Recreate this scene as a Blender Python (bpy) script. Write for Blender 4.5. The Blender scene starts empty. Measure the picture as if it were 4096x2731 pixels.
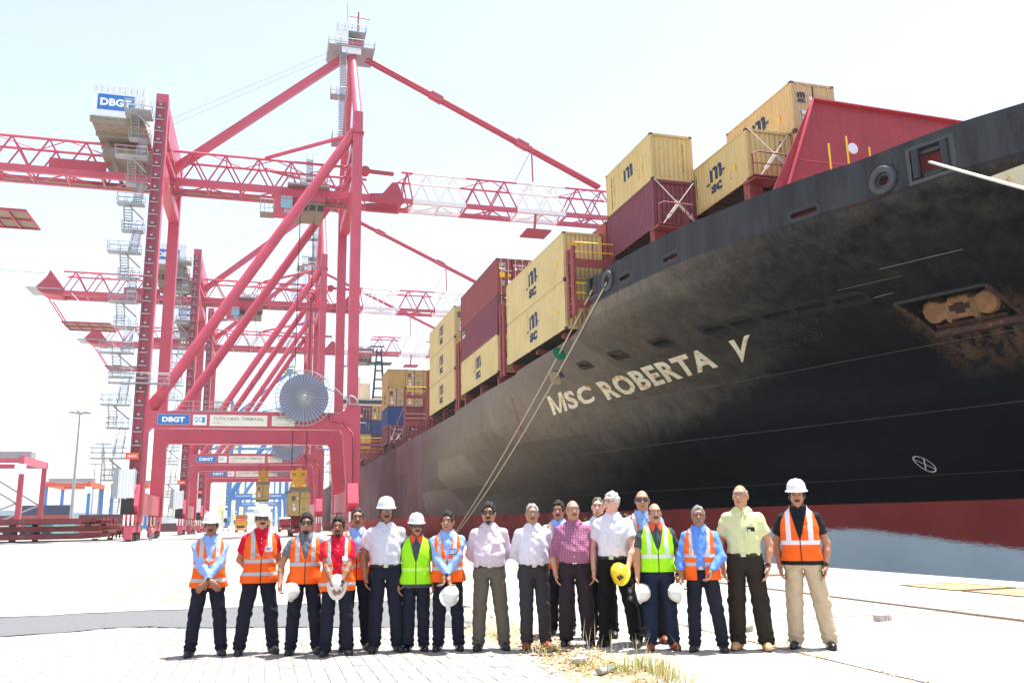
import bpy, bmesh, math, random
import numpy as np
from mathutils import Vector, Matrix, Quaternion
random.seed(7); RNG = np.random.default_rng(7)
S = bpy.context.scene
COL = S.collection
R = math.radians
# ------------------------------------------------------------------ camera
F_PX, CAM_H = 3420.0, 1.56            # focal length in photo pixels (photo 4096 wide), eye height
YAW, PITCH, ROLL = R(16.25), R(11.82), R(1.05)
def _rot(yaw, pitch, roll):
    cy, sy, cp, sp, cr, sr = math.cos(yaw), math.sin(yaw), math.cos(pitch), math.sin(pitch), math.cos(roll), math.sin(roll)
    f = np.array([sy*cp, cy*cp, sp]); r = np.array([cy, -sy, 0.0]); d = -np.cross(r, f)
    return np.array([cr*r + sr*d, -sr*r + cr*d, f])
CR = _rot(YAW, PITCH, ROLL); CC = np.array([0, 0, CAM_H])
def ray(x, y): return CR.T @ (np.array([x-2048, y-1365.5, F_PX])/F_PX)
def at(x, y, axis, val):
    d = ray(x, y); return CC + d*((val-CC[axis])/d[axis])
def dsp(x, y, axis, val): return at(x*4096/2352, y*4096/2352, axis, val)
def proj(p):
    q = CR @ (np.asarray(p, float)-CC); return np.array([2048+F_PX*q[0]/q[2], 1365.5+F_PX*q[1]/q[2]])
cam = bpy.data.cameras.new('camera'); cam.sensor_width = 36; cam.lens = 36*F_PX/4096
cam.clip_start = .1; cam.clip_end = 6000
camo = bpy.data.objects.new('camera', cam); COL.objects.link(camo); S.camera = camo
M4 = Matrix.Identity(4)
for i in range(3):
    M4[i][0] = CR[0][i]; M4[i][1] = -CR[1][i]; M4[i][2] = -CR[2][i]; M4[i][3] = CC[i]
camo.matrix_world = M4
# ------------------------------------------------------------------ sky, sun, exposure
SUN_DIR = Vector((.215, .045, .975)).normalized()
W = bpy.data.worlds.new('World'); S.world = W; W.use_nodes = True
nt = W.node_tree; nt.nodes.clear()
sky = nt.nodes.new('ShaderNodeTexSky'); sky.sky_type = 'NISHITA'; sky.sun_disc = False
sky.sun_elevation = math.asin(SUN_DIR.z); sky.sun_rotation = math.atan2(SUN_DIR.x, SUN_DIR.y)
sky.air_density = 1.0; sky.dust_density = 1.2; sky.ozone_density = 1.0; sky.altitude = 0
bg = nt.nodes.new('ShaderNodeBackground'); bg.inputs[1].default_value = SKY_STRENGTH = .125
out = nt.nodes.new('ShaderNodeOutputWorld')
hz = nt.nodes.new('ShaderNodeHueSaturation'); hz.inputs['Saturation'].default_value = .62   # milky tropical haze
nt.links.new(sky.outputs[0], hz.inputs['Color']); nt.links.new(hz.outputs[0], bg.inputs[0]); nt.links.new(bg.outputs[0], out.inputs[0])
sl = bpy.data.lights.new('sun', 'SUN'); sl.energy = 5.0; sl.angle = R(.53); sl.color = (1, .965, .91)
so = bpy.data.objects.new('sun', sl); COL.objects.link(so)
so.rotation_euler = SUN_DIR.to_track_quat('Z', 'Y').to_euler(); so.location = (0, 0, 120)
S.view_settings.view_transform = 'Standard'; S.view_settings.look = 'None'
S.view_settings.gamma = 1; S.view_settings.exposure = 1.32; S.view_settings.use_curve_mapping = False
S.render.engine = 'CYCLES'
S.cycles.max_bounces = 6; S.cycles.diffuse_bounces = 3; S.cycles.glossy_bounces = 3
S.cycles.transmission_bounces = 4; S.cycles.transparent_max_bounces = 6; S.cycles.volume_bounces = 0
S.cycles.caustics_reflective = False; S.cycles.caustics_refractive = False
S.cycles.use_denoising = True; S.cycles.use_adaptive_sampling = True; S.cycles.adaptive_threshold = .02

# ------------------------------------------------------------------ materials
def lin(c):
    return tuple((x/12.92 if x <= .04045 else ((x+.055)/1.055)**2.4) for x in [v/255 for v in c])
MATS = {}
def mat(name, rgb=(128, 128, 128), rough=.6, var=.18, scale=3.0, bump=0., bscale=40., metal=0., rust=0., rustcol=(105, 58, 32), spec=.5, coat=0., streak=0., linear=False, trans=0., alpha=1., emit=0.):
    """procedural paint/fabric/stone: noise-varied colour, optional rust blotches, streaks and fine bump"""
    if name in MATS: return MATS[name]
    m = bpy.data.materials.new(name); m.use_nodes = True; t = m.node_tree; N = t.nodes; L = t.links
    b = N['Principled BSDF']; c = rgb if linear else lin(rgb)
    tc = N.new('ShaderNodeTexCoord'); src = tc.outputs['Object']
    n1 = N.new('ShaderNodeTexNoise'); n1.inputs['Scale'].default_value = scale; n1.inputs['Detail'].default_value = 6; n1.inputs['Roughness'].default_value = .65
    L.new(src, n1.inputs['Vector'])
    rp = N.new('ShaderNodeValToRGB'); e = rp.color_ramp.elements
    e[0].position = .3; e[1].position = .7
    e[0].color = (*[x*(1-var) for x in c], 1); e[1].color = (*[min(1, x*(1+var*.6)) for x in c], 1)
    L.new(n1.outputs['Fac'], rp.inputs['Fac']); col = rp.outputs['Color']
    if streak:
        mp = N.new('ShaderNodeMapping'); mp.inputs['Scale'].default_value = (6, 6, .35); L.new(src, mp.inputs['Vector'])
        n3 = N.new('ShaderNodeTexNoise'); n3.inputs['Scale'].default_value = 2; n3.inputs['Detail'].default_value = 5; L.new(mp.outputs[0], n3.inputs['Vector'])
        r3 = N.new('ShaderNodeValToRGB'); r3.color_ramp.elements[0].position = .5; r3.color_ramp.elements[1].position = .72
        r3.color_ramp.elements[1].color = (streak, streak, streak, 1); L.new(n3.outputs['Fac'], r3.inputs['Fac'])
        mx = N.new('ShaderNodeMix'); mx.data_type = 'RGBA'; L.new(r3.outputs['Color'], mx.inputs[0]); L.new(col, mx.inputs[6])
        mx.inputs[7].default_value = (*[x*.45 for x in c], 1); col = mx.outputs[2]
    if rust:
        n2 = N.new('ShaderNodeTexNoise'); n2.inputs['Scale'].default_value = scale*2.3; n2.inputs['Detail'].default_value = 9; n2.inputs['Roughness'].default_value = .75
        L.new(src, n2.inputs['Vector'])
        r2 = N.new('ShaderNodeValToRGB'); r2.color_ramp.elements[0].position = .68-rust*.25; r2.color_ramp.elements[1].position = .74-rust*.2
        L.new(n2.outputs['Fac'], r2.inputs['Fac'])
        mx = N.new('ShaderNodeMix'); mx.data_type = 'RGBA'; L.new(r2.outputs['Color'], mx.inputs[0]); L.new(col, mx.inputs[6])
        mx.inputs[7].default_value = (*lin(rustcol), 1); col = mx.outputs[2]
    L.new(col, b.inputs['Base Color'])
    b.inputs['Roughness'].default_value = rough; b.inputs['Metallic'].default_value = metal
    b.inputs['Specular IOR Level'].default_value = spec; b.inputs['Coat Weight'].default_value = coat
    if trans: b.inputs['Transmission Weight'].default_value = trans
    if alpha < 1: b.inputs['Alpha'].default_value = alpha
    if emit: b.inputs['Emission Color'].default_value = (*c, 1); b.inputs['Emission Strength'].default_value = emit
    if bump:
        nb = N.new('ShaderNodeTexNoise'); nb.inputs['Scale'].default_value = bscale; nb.inputs['Detail'].default_value = 4; L.new(src, nb.inputs['Vector'])
        bp = N.new('ShaderNodeBump'); bp.inputs['Strength'].default_value = bump; bp.inputs['Distance'].default_value = .02
        L.new(nb.outputs['Fac'], bp.inputs['Height']); L.new(bp.outputs[0], b.inputs['Normal'])
    MATS[name] = m; return m

# ------------------------------------------------------------------ mesh helpers
ORG = {}
def tag(o, label=None, cat=None, group=None, kind=None):
    if label: o['label'] = label
    if cat: o['category'] = cat
    if group: o['group'] = group
    if kind: o['kind'] = kind
    return o
def root(name, loc, label, cat, group=None, rz=0):
    o = bpy.data.objects.new(name, None); COL.objects.link(o); o.location = loc; o.rotation_euler = (0, 0, rz)
    o.empty_display_size = .2
    ORG[o.name] = Vector(loc); return tag(o, label, cat, group)
def link(name, me, parent=None, loc=None):
    o = bpy.data.objects.new(name, me); COL.objects.link(o)
    if parent is not None: o.parent = parent
    if loc is not None: o.location = loc
    return o
def copy_tree(o, parent=None, skip=()):
    c = o.copy(); COL.objects.link(c)
    if parent is not None: c.parent = parent
    for ch in o.children:
        if ch.name.split('.')[0] not in skip: copy_tree(ch, c, skip)
    return c
class MB:
    def __init__(s): s.v = []; s.f = []; s.mi = []; s.cur = 0
    def add(s, vs, fs):
        o = len(s.v); s.v.extend([tuple(map(float, p)) for p in vs]); s.f.extend([tuple(i+o for i in f) for f in fs]); s.mi.extend([s.cur]*len(fs)); return s
    def box(s, c, sz, rz=0., M=None):
        x, y, z = [k/2 for k in sz]; cs, sn = math.cos(rz), math.sin(rz); vs = []
        for dz in (-z, z):
            for dx, dy in ((-x, -y), (x, -y), (x, y), (-x, y)):
                p = (dx*cs-dy*sn, dx*sn+dy*cs, dz)
                if M is not None: p = M @ Vector(p)
                vs.append((c[0]+p[0], c[1]+p[1], c[2]+p[2]))
        return s.add(vs, [(0, 3, 2, 1), (4, 5, 6, 7), (0, 1, 5, 4), (1, 2, 6, 5), (2, 3, 7, 6), (3, 0, 4, 7)])
    def bb(s, x0, x1, y0, y1, z0, z1): return s.box(((x0+x1)/2, (y0+y1)/2, (z0+z1)/2), (abs(x1-x0), abs(y1-y0), abs(z1-z0)))
    def beam(s, p, q, w, h, w1=None, h1=None, up=(0, 0, 1)):
        p = Vector(p); q = Vector(q); d = (q-p).normalized(); u = Vector(up)
        if abs(d.dot(u)) > .995: u = Vector((0, 1, 0)) if abs(d.y) < .9 else Vector((1, 0, 0))
        sx = d.cross(u).normalized(); sz = sx.cross(d).normalized(); vs = []
        for c, a, b in ((p, w/2, h/2), (q, (w1 or w)/2, (h1 or h)/2)):
            for i, j in ((-1, -1), (1, -1), (1, 1), (-1, 1)): vs.append(c+sx*a*i+sz*b*j)
        return s.add(vs, [(0, 3, 2, 1), (4, 5, 6, 7), (0, 1, 5, 4), (1, 2, 6, 5), (2, 3, 7, 6), (3, 0, 4, 7)][::1])
    def tube(s, p, q, r, r1=None, n=8, caps=True):
        p = Vector(p); q = Vector(q); d = (q-p).normalized(); u = Vector((0, 0, 1)) if abs(d.z) < .95 else Vector((1, 0, 0))
        a = d.cross(u).normalized(); b = a.cross(d).normalized(); r1 = r if r1 is None else r1; vs = []
        for c, rr in ((p, r), (q, r1)):
            for k in range(n):
                t = 2*math.pi*k/n; vs.append(c+a*math.cos(t)*rr+b*math.sin(t)*rr)
        fs = [(k, (k+1) % n, n+(k+1) % n, n+k) for k in range(n)]
        if caps: fs += [tuple(range(n))[::-1], tuple(range(n, 2*n))]
        return s.add(vs, fs)
    def path(s, pts, r, n=6, closed=False):
        P = [Vector(p) for p in pts]; m = len(P); vs = []; prev = None
        for i, p in enumerate(P):
            t = (P[(i+1) % m]-P[i-1]) if closed else (P[min(i+1, m-1)]-P[max(i-1, 0)])
            t.normalize(); rr = r[i] if hasattr(r, '__len__') else r
            if prev is None:
                u = Vector((0, 0, 1)) if abs(t.z) < .9 else Vector((1, 0, 0)); a = t.cross(u).normalized()
            else: a = (prev-t*prev.dot(t)).normalized()
            prev = a; b = t.cross(a)
            for k in range(n):
                w = 2*math.pi*k/n; vs.append(p+a*math.cos(w)*rr+b*math.sin(w)*rr)
        fs = []
        for i in range(m if closed else m-1):
            j = (i+1) % m
            for k in range(n): fs.append((i*n+k, i*n+(k+1) % n, j*n+(k+1) % n, j*n+k))
        if not closed: fs += [tuple(range(n))[::-1], tuple(range((m-1)*n, m*n))]
        return s.add(vs, fs)
    def prism(s, poly, fn, d0, d1):
        """poly: 2-D outline (ccw); fn(u,v,d)->xyz"""
        n = len(poly); vs = [fn(u, v, d0) for u, v in poly]+[fn(u, v, d1) for u, v in poly]
        return s.add(vs, [tuple(range(n))[::-1], tuple(range(n, 2*n))]+[(k, (k+1) % n, n+(k+1) % n, n+k) for k in range(n)])
    def lathe(s, prof, c=(0, 0, 0), n=16, ax='z', sx=1, sy=1):
        vs = []
        for r, h in prof:
            for k in range(n):
                t = 2*math.pi*k/n; a, b = r*math.cos(t)*sx, r*math.sin(t)*sy
                p = (a, b, h) if ax == 'z' else ((a, h, b) if ax == 'y' else (h, a, b))
                vs.append((c[0]+p[0], c[1]+p[1], c[2]+p[2]))
        fs = [(i*n+k, i*n+(k+1) % n, (i+1)*n+(k+1) % n, (i+1)*n+k) for i in range(len(prof)-1) for k in range(n)]
        fs += [tuple(range(n))[::-1], tuple(range((len(prof)-1)*n, len(prof)*n))]
        return s.add(vs, fs)
    def mesh(s, name, mats, org=(0, 0, 0), smooth=False):
        me = bpy.data.meshes.new(name); o = Vector(org)
        me.from_pydata([(x-o[0], y-o[1], z-o[2]) for x, y, z in s.v], [], s.f)
        for m in (mats if isinstance(mats, (list, tuple)) else [mats]): me.materials.append(m)
        if any(s.mi): me.polygons.foreach_set('material_index', s.mi)
        bm = bmesh.new(); bm.from_mesh(me); bmesh.ops.recalc_face_normals(bm, faces=bm.faces); bm.to_mesh(me); bm.free()
        if smooth:
            me.polygons.foreach_set('use_smooth', [True]*len(me.polygons))
            if smooth is not True: me.set_sharp_from_angle(angle=R(smooth))
        me.update(); return me
    def build(s, name, mats, parent=None, smooth=False):
        org = ORG.get(parent.name, Vector((0, 0, 0))) if parent is not None else Vector((0, 0, 0))
        o = link(name, s.mesh(name, mats, org, smooth), parent)
        if parent is not None: ORG[o.name] = org
        return o
_txt = {}
def text_mesh(string, bold=0.0, spacing=1.0):
    """flat glyph mesh in the unit box: height 1 = cap height, x from 0"""
    k = (string, bold, spacing)
    if k in _txt: return _txt[k]
    cu = bpy.data.curves.new('t', 'FONT'); cu.body = string; cu.size = 1; cu.offset = bold; cu.space_character = spacing; cu.resolution_u = 3
    ob = bpy.data.objects.new('t', cu); me = bpy.data.meshes.new_from_object(ob)
    v = np.array([p.co[:2] for p in me.vertices], float); f = [tuple(p.vertices) for p in me.polygons]
    bpy.data.objects.remove(ob); bpy.data.curves.remove(cu); bpy.data.meshes.remove(me)
    v -= v.min(0); w, h = v.max(0); _txt[k] = (v, f, w, h); return _txt[k]
def text_obj(string, fn, width, height, mats, name, parent, bold=.02, spacing=1.0, refine=None):
    """lettering laid on a surface: fn(u,v)->xyz with u in 0..width, v in 0..height"""
    v, f, w, h = text_mesh(string, bold, spacing)
    vs = v*np.array([width/w, height/h])
    if refine:
        bm = bmesh.new(); bv = [bm.verts.new((x, y, 0)) for x, y in vs]
        for q in f:
            try: bm.faces.new([bv[i] for i in q])
            except ValueError: pass
        for ax, ks in refine:
            for k in ks:
                bmesh.ops.bisect_plane(bm, geom=bm.verts[:]+bm.edges[:]+bm.faces[:], dist=1e-5, plane_co=((k, 0, 0) if ax == 0 else (0, k, 0)), plane_no=((1, 0, 0) if ax == 0 else (0, 1, 0)))
        bm.verts.index_update(); vs = [(p.co.x, p.co.y) for p in bm.verts]; f = [tuple(p.index for p in q.verts) for q in bm.faces]; bm.free()
    mb = MB(); mb.add([fn(u, t) for u, t in vs], f)
    org = ORG.get(parent.name, Vector((0, 0, 0))) if parent is not None else Vector((0, 0, 0))
    me = bpy.data.meshes.new(name); me.from_pydata([(x-org[0], y-org[1], z-org[2]) for x, y, z in mb.v], [], mb.f); me.materials.append(mats); me.update()
    return link(name, me, parent)
def pchip(xs, ys):
    xs = np.array(xs, float); ys = np.array(ys, float)
    if xs[0] > xs[-1]: xs = xs[::-1]; ys = ys[::-1]
    h = np.diff(xs); d = np.diff(ys)/h; m = np.zeros(len(xs)); m[0] = d[0]; m[-1] = d[-1]
    for i in range(1, len(xs)-1):
        if d[i-1]*d[i] > 0: m[i] = 2*d[i-1]*d[i]/(d[i-1]+d[i])
    def fn(x):
        x = np.clip(np.asarray(x, float), xs[0], xs[-1]); i = np.clip(np.searchsorted(xs, x)-1, 0, len(h)-1)
        t = (x-xs[i])/h[i]; t2 = t*t; t3 = t2*t
        return (2*t3-3*t2+1)*ys[i]+(t3-2*t2+t)*h[i]*m[i]+(-2*t3+3*t2)*ys[i+1]+(t3-t2)*h[i]*m[i+1]
    return fn
# ------------------------------------------------------------------ ground, quay, water
def stone(name, rgb, var, scale, bump, rough=.9, stains=0.):
    m = mat(name, rgb, rough, var, scale, bump, 60, spec=.25)
    if stains:      # oil drips, tyre-rubbed lanes along the quay and damp patches
        t = m.node_tree; N, L = t.nodes, t.links; b = N['Principled BSDF']; tc = N.new('ShaderNodeTexCoord'); col = b.inputs['Base Color'].links[0].from_socket
        for sc, mp_, lo, hi, k in ((.35, (1, .12, 1), .52, .7, .6), (.9, (1, .5, 1), .6, .72, .72), (3.5, (1, 1, 1), .68, .72, .5), (.25, (.16, 1, 1), .55, .66, .8)):
            mp = N.new('ShaderNodeMapping'); mp.inputs['Scale'].default_value = mp_; L.new(tc.outputs['Object'], mp.inputs[0]); n = N.new('ShaderNodeTexNoise'); n.inputs['Scale'].default_value = sc; n.inputs['Detail'].default_value = 8; n.inputs['Roughness'].default_value = .7; L.new(mp.outputs[0], n.inputs['Vector'])
            r = N.new('ShaderNodeMapRange'); r.inputs[1].default_value = lo; r.inputs[2].default_value = hi; r.inputs[4].default_value = stains; L.new(n.outputs['Fac'], r.inputs[0])
            mx = N.new('ShaderNodeMix'); mx.data_type = 'RGBA'; mx.blend_type = 'MULTIPLY'; L.new(r.outputs[0], mx.inputs[0]); L.new(col, mx.inputs[6]); mx.inputs[7].default_value = (k, k*.97, k*.93, 1); col = mx.outputs[2]
        L.new(col, b.inputs['Base Color'])
    return m
M_CONC = stone('concrete', (166, 162, 156), .2, .9, .25, stains=.75)
M_CONC2 = stone('concrete_quay', (168, 163, 155), .2, 1.3, .3, stains=.75)
M_PAVER = [stone('paver_%d' % i, c, .12, 14, .35) for i, c in enumerate([(150, 146, 142), (143, 137, 133), (155, 152, 148), (146, 137, 131)])]
M_SAND = stone('joint_sand', (124, 114, 104), .3, 25, .6)
M_ASPH = mat('asphalt', (118, 119, 121), .95, .4, 55, .9, 160, spec=.2)
M_DIRT = mat('dirt', (172, 156, 134), 1, .4, 14, .9, 70, spec=.1)
M_YELLOW = mat('road_yellow', (232, 214, 120), .8, .25, 6, spec=.2)
M_STEEL = mat('rail_steel', (120, 100, 90), .45, .3, 8, metal=.6)
def sheet(name, x0, x1, y0, y1, z, m, kind='structure'):
    mb = MB(); mb.add([(x0, y0, z), (x1, y0, z), (x1, y1, z), (x0, y1, z)], [(0, 1, 2, 3)])
    return tag(mb.build(name, m), kind=kind)
QX = 15.5
sheet('ground', -3000, QX-.3, -300, 3500, -.07, M_CONC)
M_SEA = mat('sea', (58, 84, 88), .12, .2, .4, .5, 3.5, spec=.5)
sheet('water', QX-.2, 4000, -600, 3500, -2.9, M_SEA)
q = MB(); q.bb(QX-.35, QX, -120, 900, -6, -.02); tag(q.build('quay_wall', M_CONC2), kind='structure')
# yard concrete beyond the asphalt trench, broken front edge
def wavy(x, a=.07, f=2.1, ph=0): return a*(math.sin(x*f+ph)+.6*math.sin(x*f*2.7+ph*2)+.35*math.sin(x*f*6.1))
mb = MB(); xs = [-400, -60, -20]+[-9+i*.18 for i in range(71)]; top = []; n = len(xs)
for x in xs: top.append((x, 17.22+wavy(x), .1))
vs = top+[(x, 900, .1) for x in xs]+[(x, y-.02, -.06) for x, y, z in top]
fs = [(i, i+1, n+i+1, n+i) for i in range(n-1)]+[(2*n+i, 2*n+i+1, i+1, i) for i in range(n-1)]
mb.add(vs, fs); apron = tag(mb.build('concrete_apron', M_CONC), kind='structure')
xr = xs[-1]
# quay strip: separate cast slabs with open joints
mb = MB(); mb.bb(3.5, QX-.02, -60, 900, -.06, .035); strip = tag(mb.build('quay_strip', M_DIRT), kind='structure')
xb = [3.56, 5.68, 10.55, QX+.02]; k = 0
yb = [-20, -8, 0, 5.6, 11.2, 16.9, 23, 29, 35, 41, 47, 60, 80, 110, 160, 240, 400]
for i in range(3):
    for j in range(len(yb)-1):
        a, b, c, d = xb[i]+.02, xb[i+1]-.02, yb[j]+.012, yb[j+1]-.012
        if i == 0 and b > 3 and j >= 5: a = 3.58
        s_ = MB(); z = .1+random.uniform(-.004, .004)
        if i == 0:    # worn left edge
            ys = np.linspace(c, d, max(4, int((d-c)/.25)) if d < 20 else 4); L = [(a+.04*math.sin(y*3.1)+.03*math.sin(y*8.3), y) for y in ys]
            m_ = len(L); v_ = [(x, y, z) for x, y in L]+[(b, y, z) for x, y in L]+[(x-.03, y, .0) for x, y in L]+[(b, y, .0) for x, y in L]
            f_ = [(t, m_+t, m_+t+1, t+1) for t in range(m_-1)]+[(2*m_+t, t, t+1, 2*m_+t+1) for t in range(m_-1)]+[(m_+t, 3*m_+t, 3*m_+t+1, m_+t+1) for t in range(m_-1)]
            f_ += [(0, 2*m_, 3*m_, m_), (m_-1, 2*m_-1, 4*m_-1, 3*m_-1)]
            s_.add(v_, f_)
        else: s_.bb(a, b, c, d, .0, z)
        s_.build('slab', M_CONC2, strip)
# fill between apron and quay strip
mb = MB(); mb.bb(xr-.01, 3.6, 17.3, 900, 0, .096); mb.build('slab', M_CONC2, strip)
# asphalt ramp
mb = MB(); n = 80; rows = 8
def asph_lo(x): return float(np.interp(x, [-9, -3.7, -3, -2, -1.2, -.26, 1.5, 3.3, 3.6], [14.6, 14.93, 15.15, 15.45, 15.05, 14.6, 13.9, 12.9, 12.6]))
v = []; f = []
for i in range(n):
    x = -9+i*12.62/(n-1)
    lo, hi = asph_lo(x)+wavy(x, .05, 3, 1), 17.26+wavy(x)
    for j in range(rows):
        t = j/(rows-1); v.append((x, lo+(hi-lo)*t, .012+.074*t**1.3+random.uniform(-.004, .004)))
for i in range(n-1):
    for j in range(rows-1): f.append((i*rows+j, (i+1)*rows+j, (i+1)*rows+j+1, i*rows+j+1))
mb.add(v, f); tag(mb.build('asphalt_strip', M_ASPH, smooth=True), kind='structure')
# pavers: running bond, courses along the quay
mb = MB(); mb.add([(-9, 4, -.009), (3.7, 4, -.009), (3.7, 15.6, -.009), (-9, 15.6, -.009)], [(0, 1, 2, 3)])
pavebed = tag(mb.build('paving', M_SAND), kind='structure')
PW, PL, G = .16, .205, .0026
def paver_mesh(i):
    mb = MB(); a, b, c = PW/2-G, PL/2-G, .004; h = [random.uniform(-.0012, .0012) for _ in range(4)]
    v = [(-a, -b, -.03), (a, -b, -.03), (a, b, -.03), (-a, b, -.03), (-a, -b, -c), (a, -b, -c), (a, b, -c), (-a, b, -c),
         (-a+c, -b+c, h[0]), (a-c, -b+c, h[1]), (a-c, b-c, h[2]), (-a+c, b-c, h[3])]
    mb.add(v, [(8, 9, 10, 11)]+[(k, (k+1) % 4, 4+(k+1) % 4, 4+k) for k in range(4)]+[(4+k, 4+(k+1) % 4, 8+(k+1) % 4, 8+k) for k in range(4)])
    return mb
PM = [paver_mesh(i) for i in range(8)]; PME = [p.mesh('paver', M_PAVER[i % 4]) for i, p in enumerate(PM)]
cells = []
for i in range(-62, 25):
    x = i*PW+.02
    if x < -4.6 or x > 3.28: continue
    for j in range(28, 76):
        y = j*PL+(PL/2 if i % 2 else 0)
        if y < 7.4 or y > asph_lo(x)+.1: continue
        p = proj((x, y, 0)); vis = -60 < p[0] < 4150 and p[1] < 2790
        if not vis: continue
        cells.append((x, y))
cells.sort(key=lambda c: c[0]**2+c[1]**2)
rest = MB()
for n_, (x, y) in enumerate(cells):
    z = random.uniform(-.003, .003); k = random.randrange(8); rz = random.gauss(0, .008)
    if n_ < 300:
        o = link('paver', PME[k], pavebed, (x, y, z)); o.rotation_euler = (random.gauss(0, .006), random.gauss(0, .006), rz)
    else:
        rest.cur = k % 4; cs, sn = math.cos(rz), math.sin(rz)
        rest.add([(x+a*cs-b*sn, y+a*sn+b*cs, c+z) for a, b, c in PM[k].v], PM[k].f)
tag(rest.build('far_pavers', M_PAVER, pavebed), kind='stuff')
# dirt shoulder covering the step between pavers and quay slab, litter and stones on it
mb = MB(); ny, nx = 90, 12; v = []; f = []
for i in range(ny):
    y = 6+i*9/(ny-1); w = .34+.16*math.sin(y*1.7)+.1*math.sin(y*4.1)
    if y > 12: w += (y-12)*.12
    for j in range(nx):
        t = j/(nx-1); x = 3.62-w*1.9*(1-t)+.05*math.sin(y*7)
        prof = -.012+.118*(t**1.6)+(.012*math.sin(x*23+y*17)+random.uniform(-.008, .012))*(0 if j in (0,) else 1)
        v.append((x, y, prof if j else -.03))
for i in range(ny-1):
    for j in range(nx-1): f.append((i*nx+j, i*nx+j+1, (i+1)*nx+j+1, (i+1)*nx+j))
mb.add(v, f); tag(mb.build('dirt_shoulder', M_DIRT, smooth=True), 'bare sandy dirt banked against the edge of the quay slab', kind='stuff')
LIT = [mat('straw_%d' % i, c, .95, .2, 30, spec=.1) for i, c in enumerate([(206, 176, 128), (186, 146, 96), (222, 200, 160), (160, 122, 84)])]
lm = MB()
def flake(x, y, z, s, mi):
    a = random.uniform(0, 6.28); l, w = s*random.uniform(.7, 1.6), s*random.uniform(.2, .5); t = random.uniform(-.5, .5)*s
    c, d = math.cos(a), math.sin(a); lm.cur = mi
    lm.add([(x-c*l-d*w, y-d*l+c*w, z+.004), (x+c*l-d*w, y+d*l+c*w, z+.004+abs(t)), (x+c*l+d*w, y+d*l-c*w, z+.006+abs(t)), (x-c*l+d*w, y-d*l-c*w, z+.004)], [(0, 1, 2, 3)])
for _ in range(1900):
    y = random.triangular(6.6, 13.5, 8.6); x = random.gauss(3.36, .2)
    t = np.clip((x-2.9)/.7, 0, 1); flake(x, y, -.005+.115*t**1.6, random.uniform(.008, .028), random.randrange(4))
for _ in range(500):      # along the joint at x=5.7
    y = random.uniform(6.2, 11.5); flake(random.gauss(5.7, .04), y, .1, random.uniform(.006, .02), random.randrange(4))
for _ in range(350):
    flake(random.uniform(1.2, 3.2), random.uniform(8, 13.6), .004, random.uniform(.004, .01), random.randrange(4))
for _ in range(220):
    flake(random.gauss(-1.4, .4), random.gauss(19.2, .5), .1, random.uniform(.01, .04), random.choice((1, 3)))
tag(lm.build('dry_litter', LIT), 'dry straw and leaf litter strewn along the slab edges', 'litter', kind='stuff')
GR = [mat('grass_dry', (204, 186, 140), .9, .2, 9, spec=.1), mat('grass_green', (150, 168, 78), .9, .25, 9, spec=.1)]
gm = MB()
def blade(x, y, z, h, lean, mi, w=.004):
    a = random.uniform(0, 6.28); dx, dy = math.cos(a)*lean*h, math.sin(a)*lean*h; px, py = -math.sin(a)*w, math.cos(a)*w; gm.cur = mi
    gm.add([(x-px, y-py, z), (x+px, y+py, z), (x+dx*.35+px*.7, y+dy*.35+py*.7, z+h*.6), (x+dx*.35-px*.7, y+dy*.35-py*.7, z+h*.6), (x+dx, y+dy, z+h)], [(0, 1, 2, 3), (3, 2, 4)])
for cx, cy, n_, h0, sp, green in [(3.52, 8.28, 260, .17, .12, .55), (3.72, 8.05, 240, .2, .13, .35), (3.36, 8.75, 160, .12, .12, .3), (3.5, 9.3, 90, .1, .16, .15), (3.3, 10.1, 110, .09, .15, .2), (3.15, 11.6, 90, .1, .2, .4), (3.6, 7.6, 200, .16, .18, .3), (3.05, 12.4, 70, .1, .2, .3), (5.75, 9.3, 60, .07, .12, .05), (5.72, 8.2, 40, .06, .1, .05)]:
    for _ in range(n_):
        x, y = random.gauss(cx, sp*.7), random.gauss(cy, sp*1.2); blade(x, y, .03 if x < 3.6 else .09, h0*random.uniform(.3, 1.15), random.uniform(.1, .7), int(random.random() < green))
for cx, cy, n_ in [(3.62, 8.5, 14), (3.8, 8.35, 9), (3.4, 8.9, 7)]:     # tall seed stalks
    for _ in range(n_):
        x, y = random.gauss(cx, .13), random.gauss(cy, .2); h = random.uniform(.22, .46); l = random.uniform(.1, .45); blade(x, y, .05, h, l, 0, .0035)
for _ in range(26): blade(random.gauss(5.76, .08), random.gauss(9.0, .1), .1, random.uniform(.12, .34), random.uniform(.2, .6), 0, .003)
tag(gm.build('dry_grass', GR), 'dry grass tufts growing at the slab edge between pavers and concrete', 'grass', kind='stuff')
# loose stones and broken brick
M_STONE = mat('rubble', (176, 164, 156), .95, .3, 18, .8, 50, spec=.2); M_BRICKB = mat('block_grey', (186, 176, 172), .95, .25, 12, .6, 60, spec=.2)
def rock(name, loc, sz, label, m=M_STONE, cat='stone', group=None):
    bm = bmesh.new(); bmesh.ops.create_icosphere(bm, subdivisions=2, radius=1)
    sd = random.random()*50
    for p in bm.verts:
        n_ = 1+.22*math.sin(p.co.x*3+sd)+.18*math.sin(p.co.y*4+sd*2)+.15*math.sin(p.co.z*5+sd)
        p.co = Vector((p.co.x*sz[0]*n_, p.co.y*sz[1]*n_, max(p.co.z*sz[2]*n_, -sz[2]*.55)))
    me = bpy.data.meshes.new(name); bm.to_mesh(me); bm.free(); me.materials.append(m)
    return tag(link(name, me, None, (loc[0], loc[1], loc[2]+sz[2]*.5)), label, cat, group)
rock('stone', (6.05, 10.32, .1), (.11, .09, .07), 'pinkish broken stone by the slab joint beside tan shoes')
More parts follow.
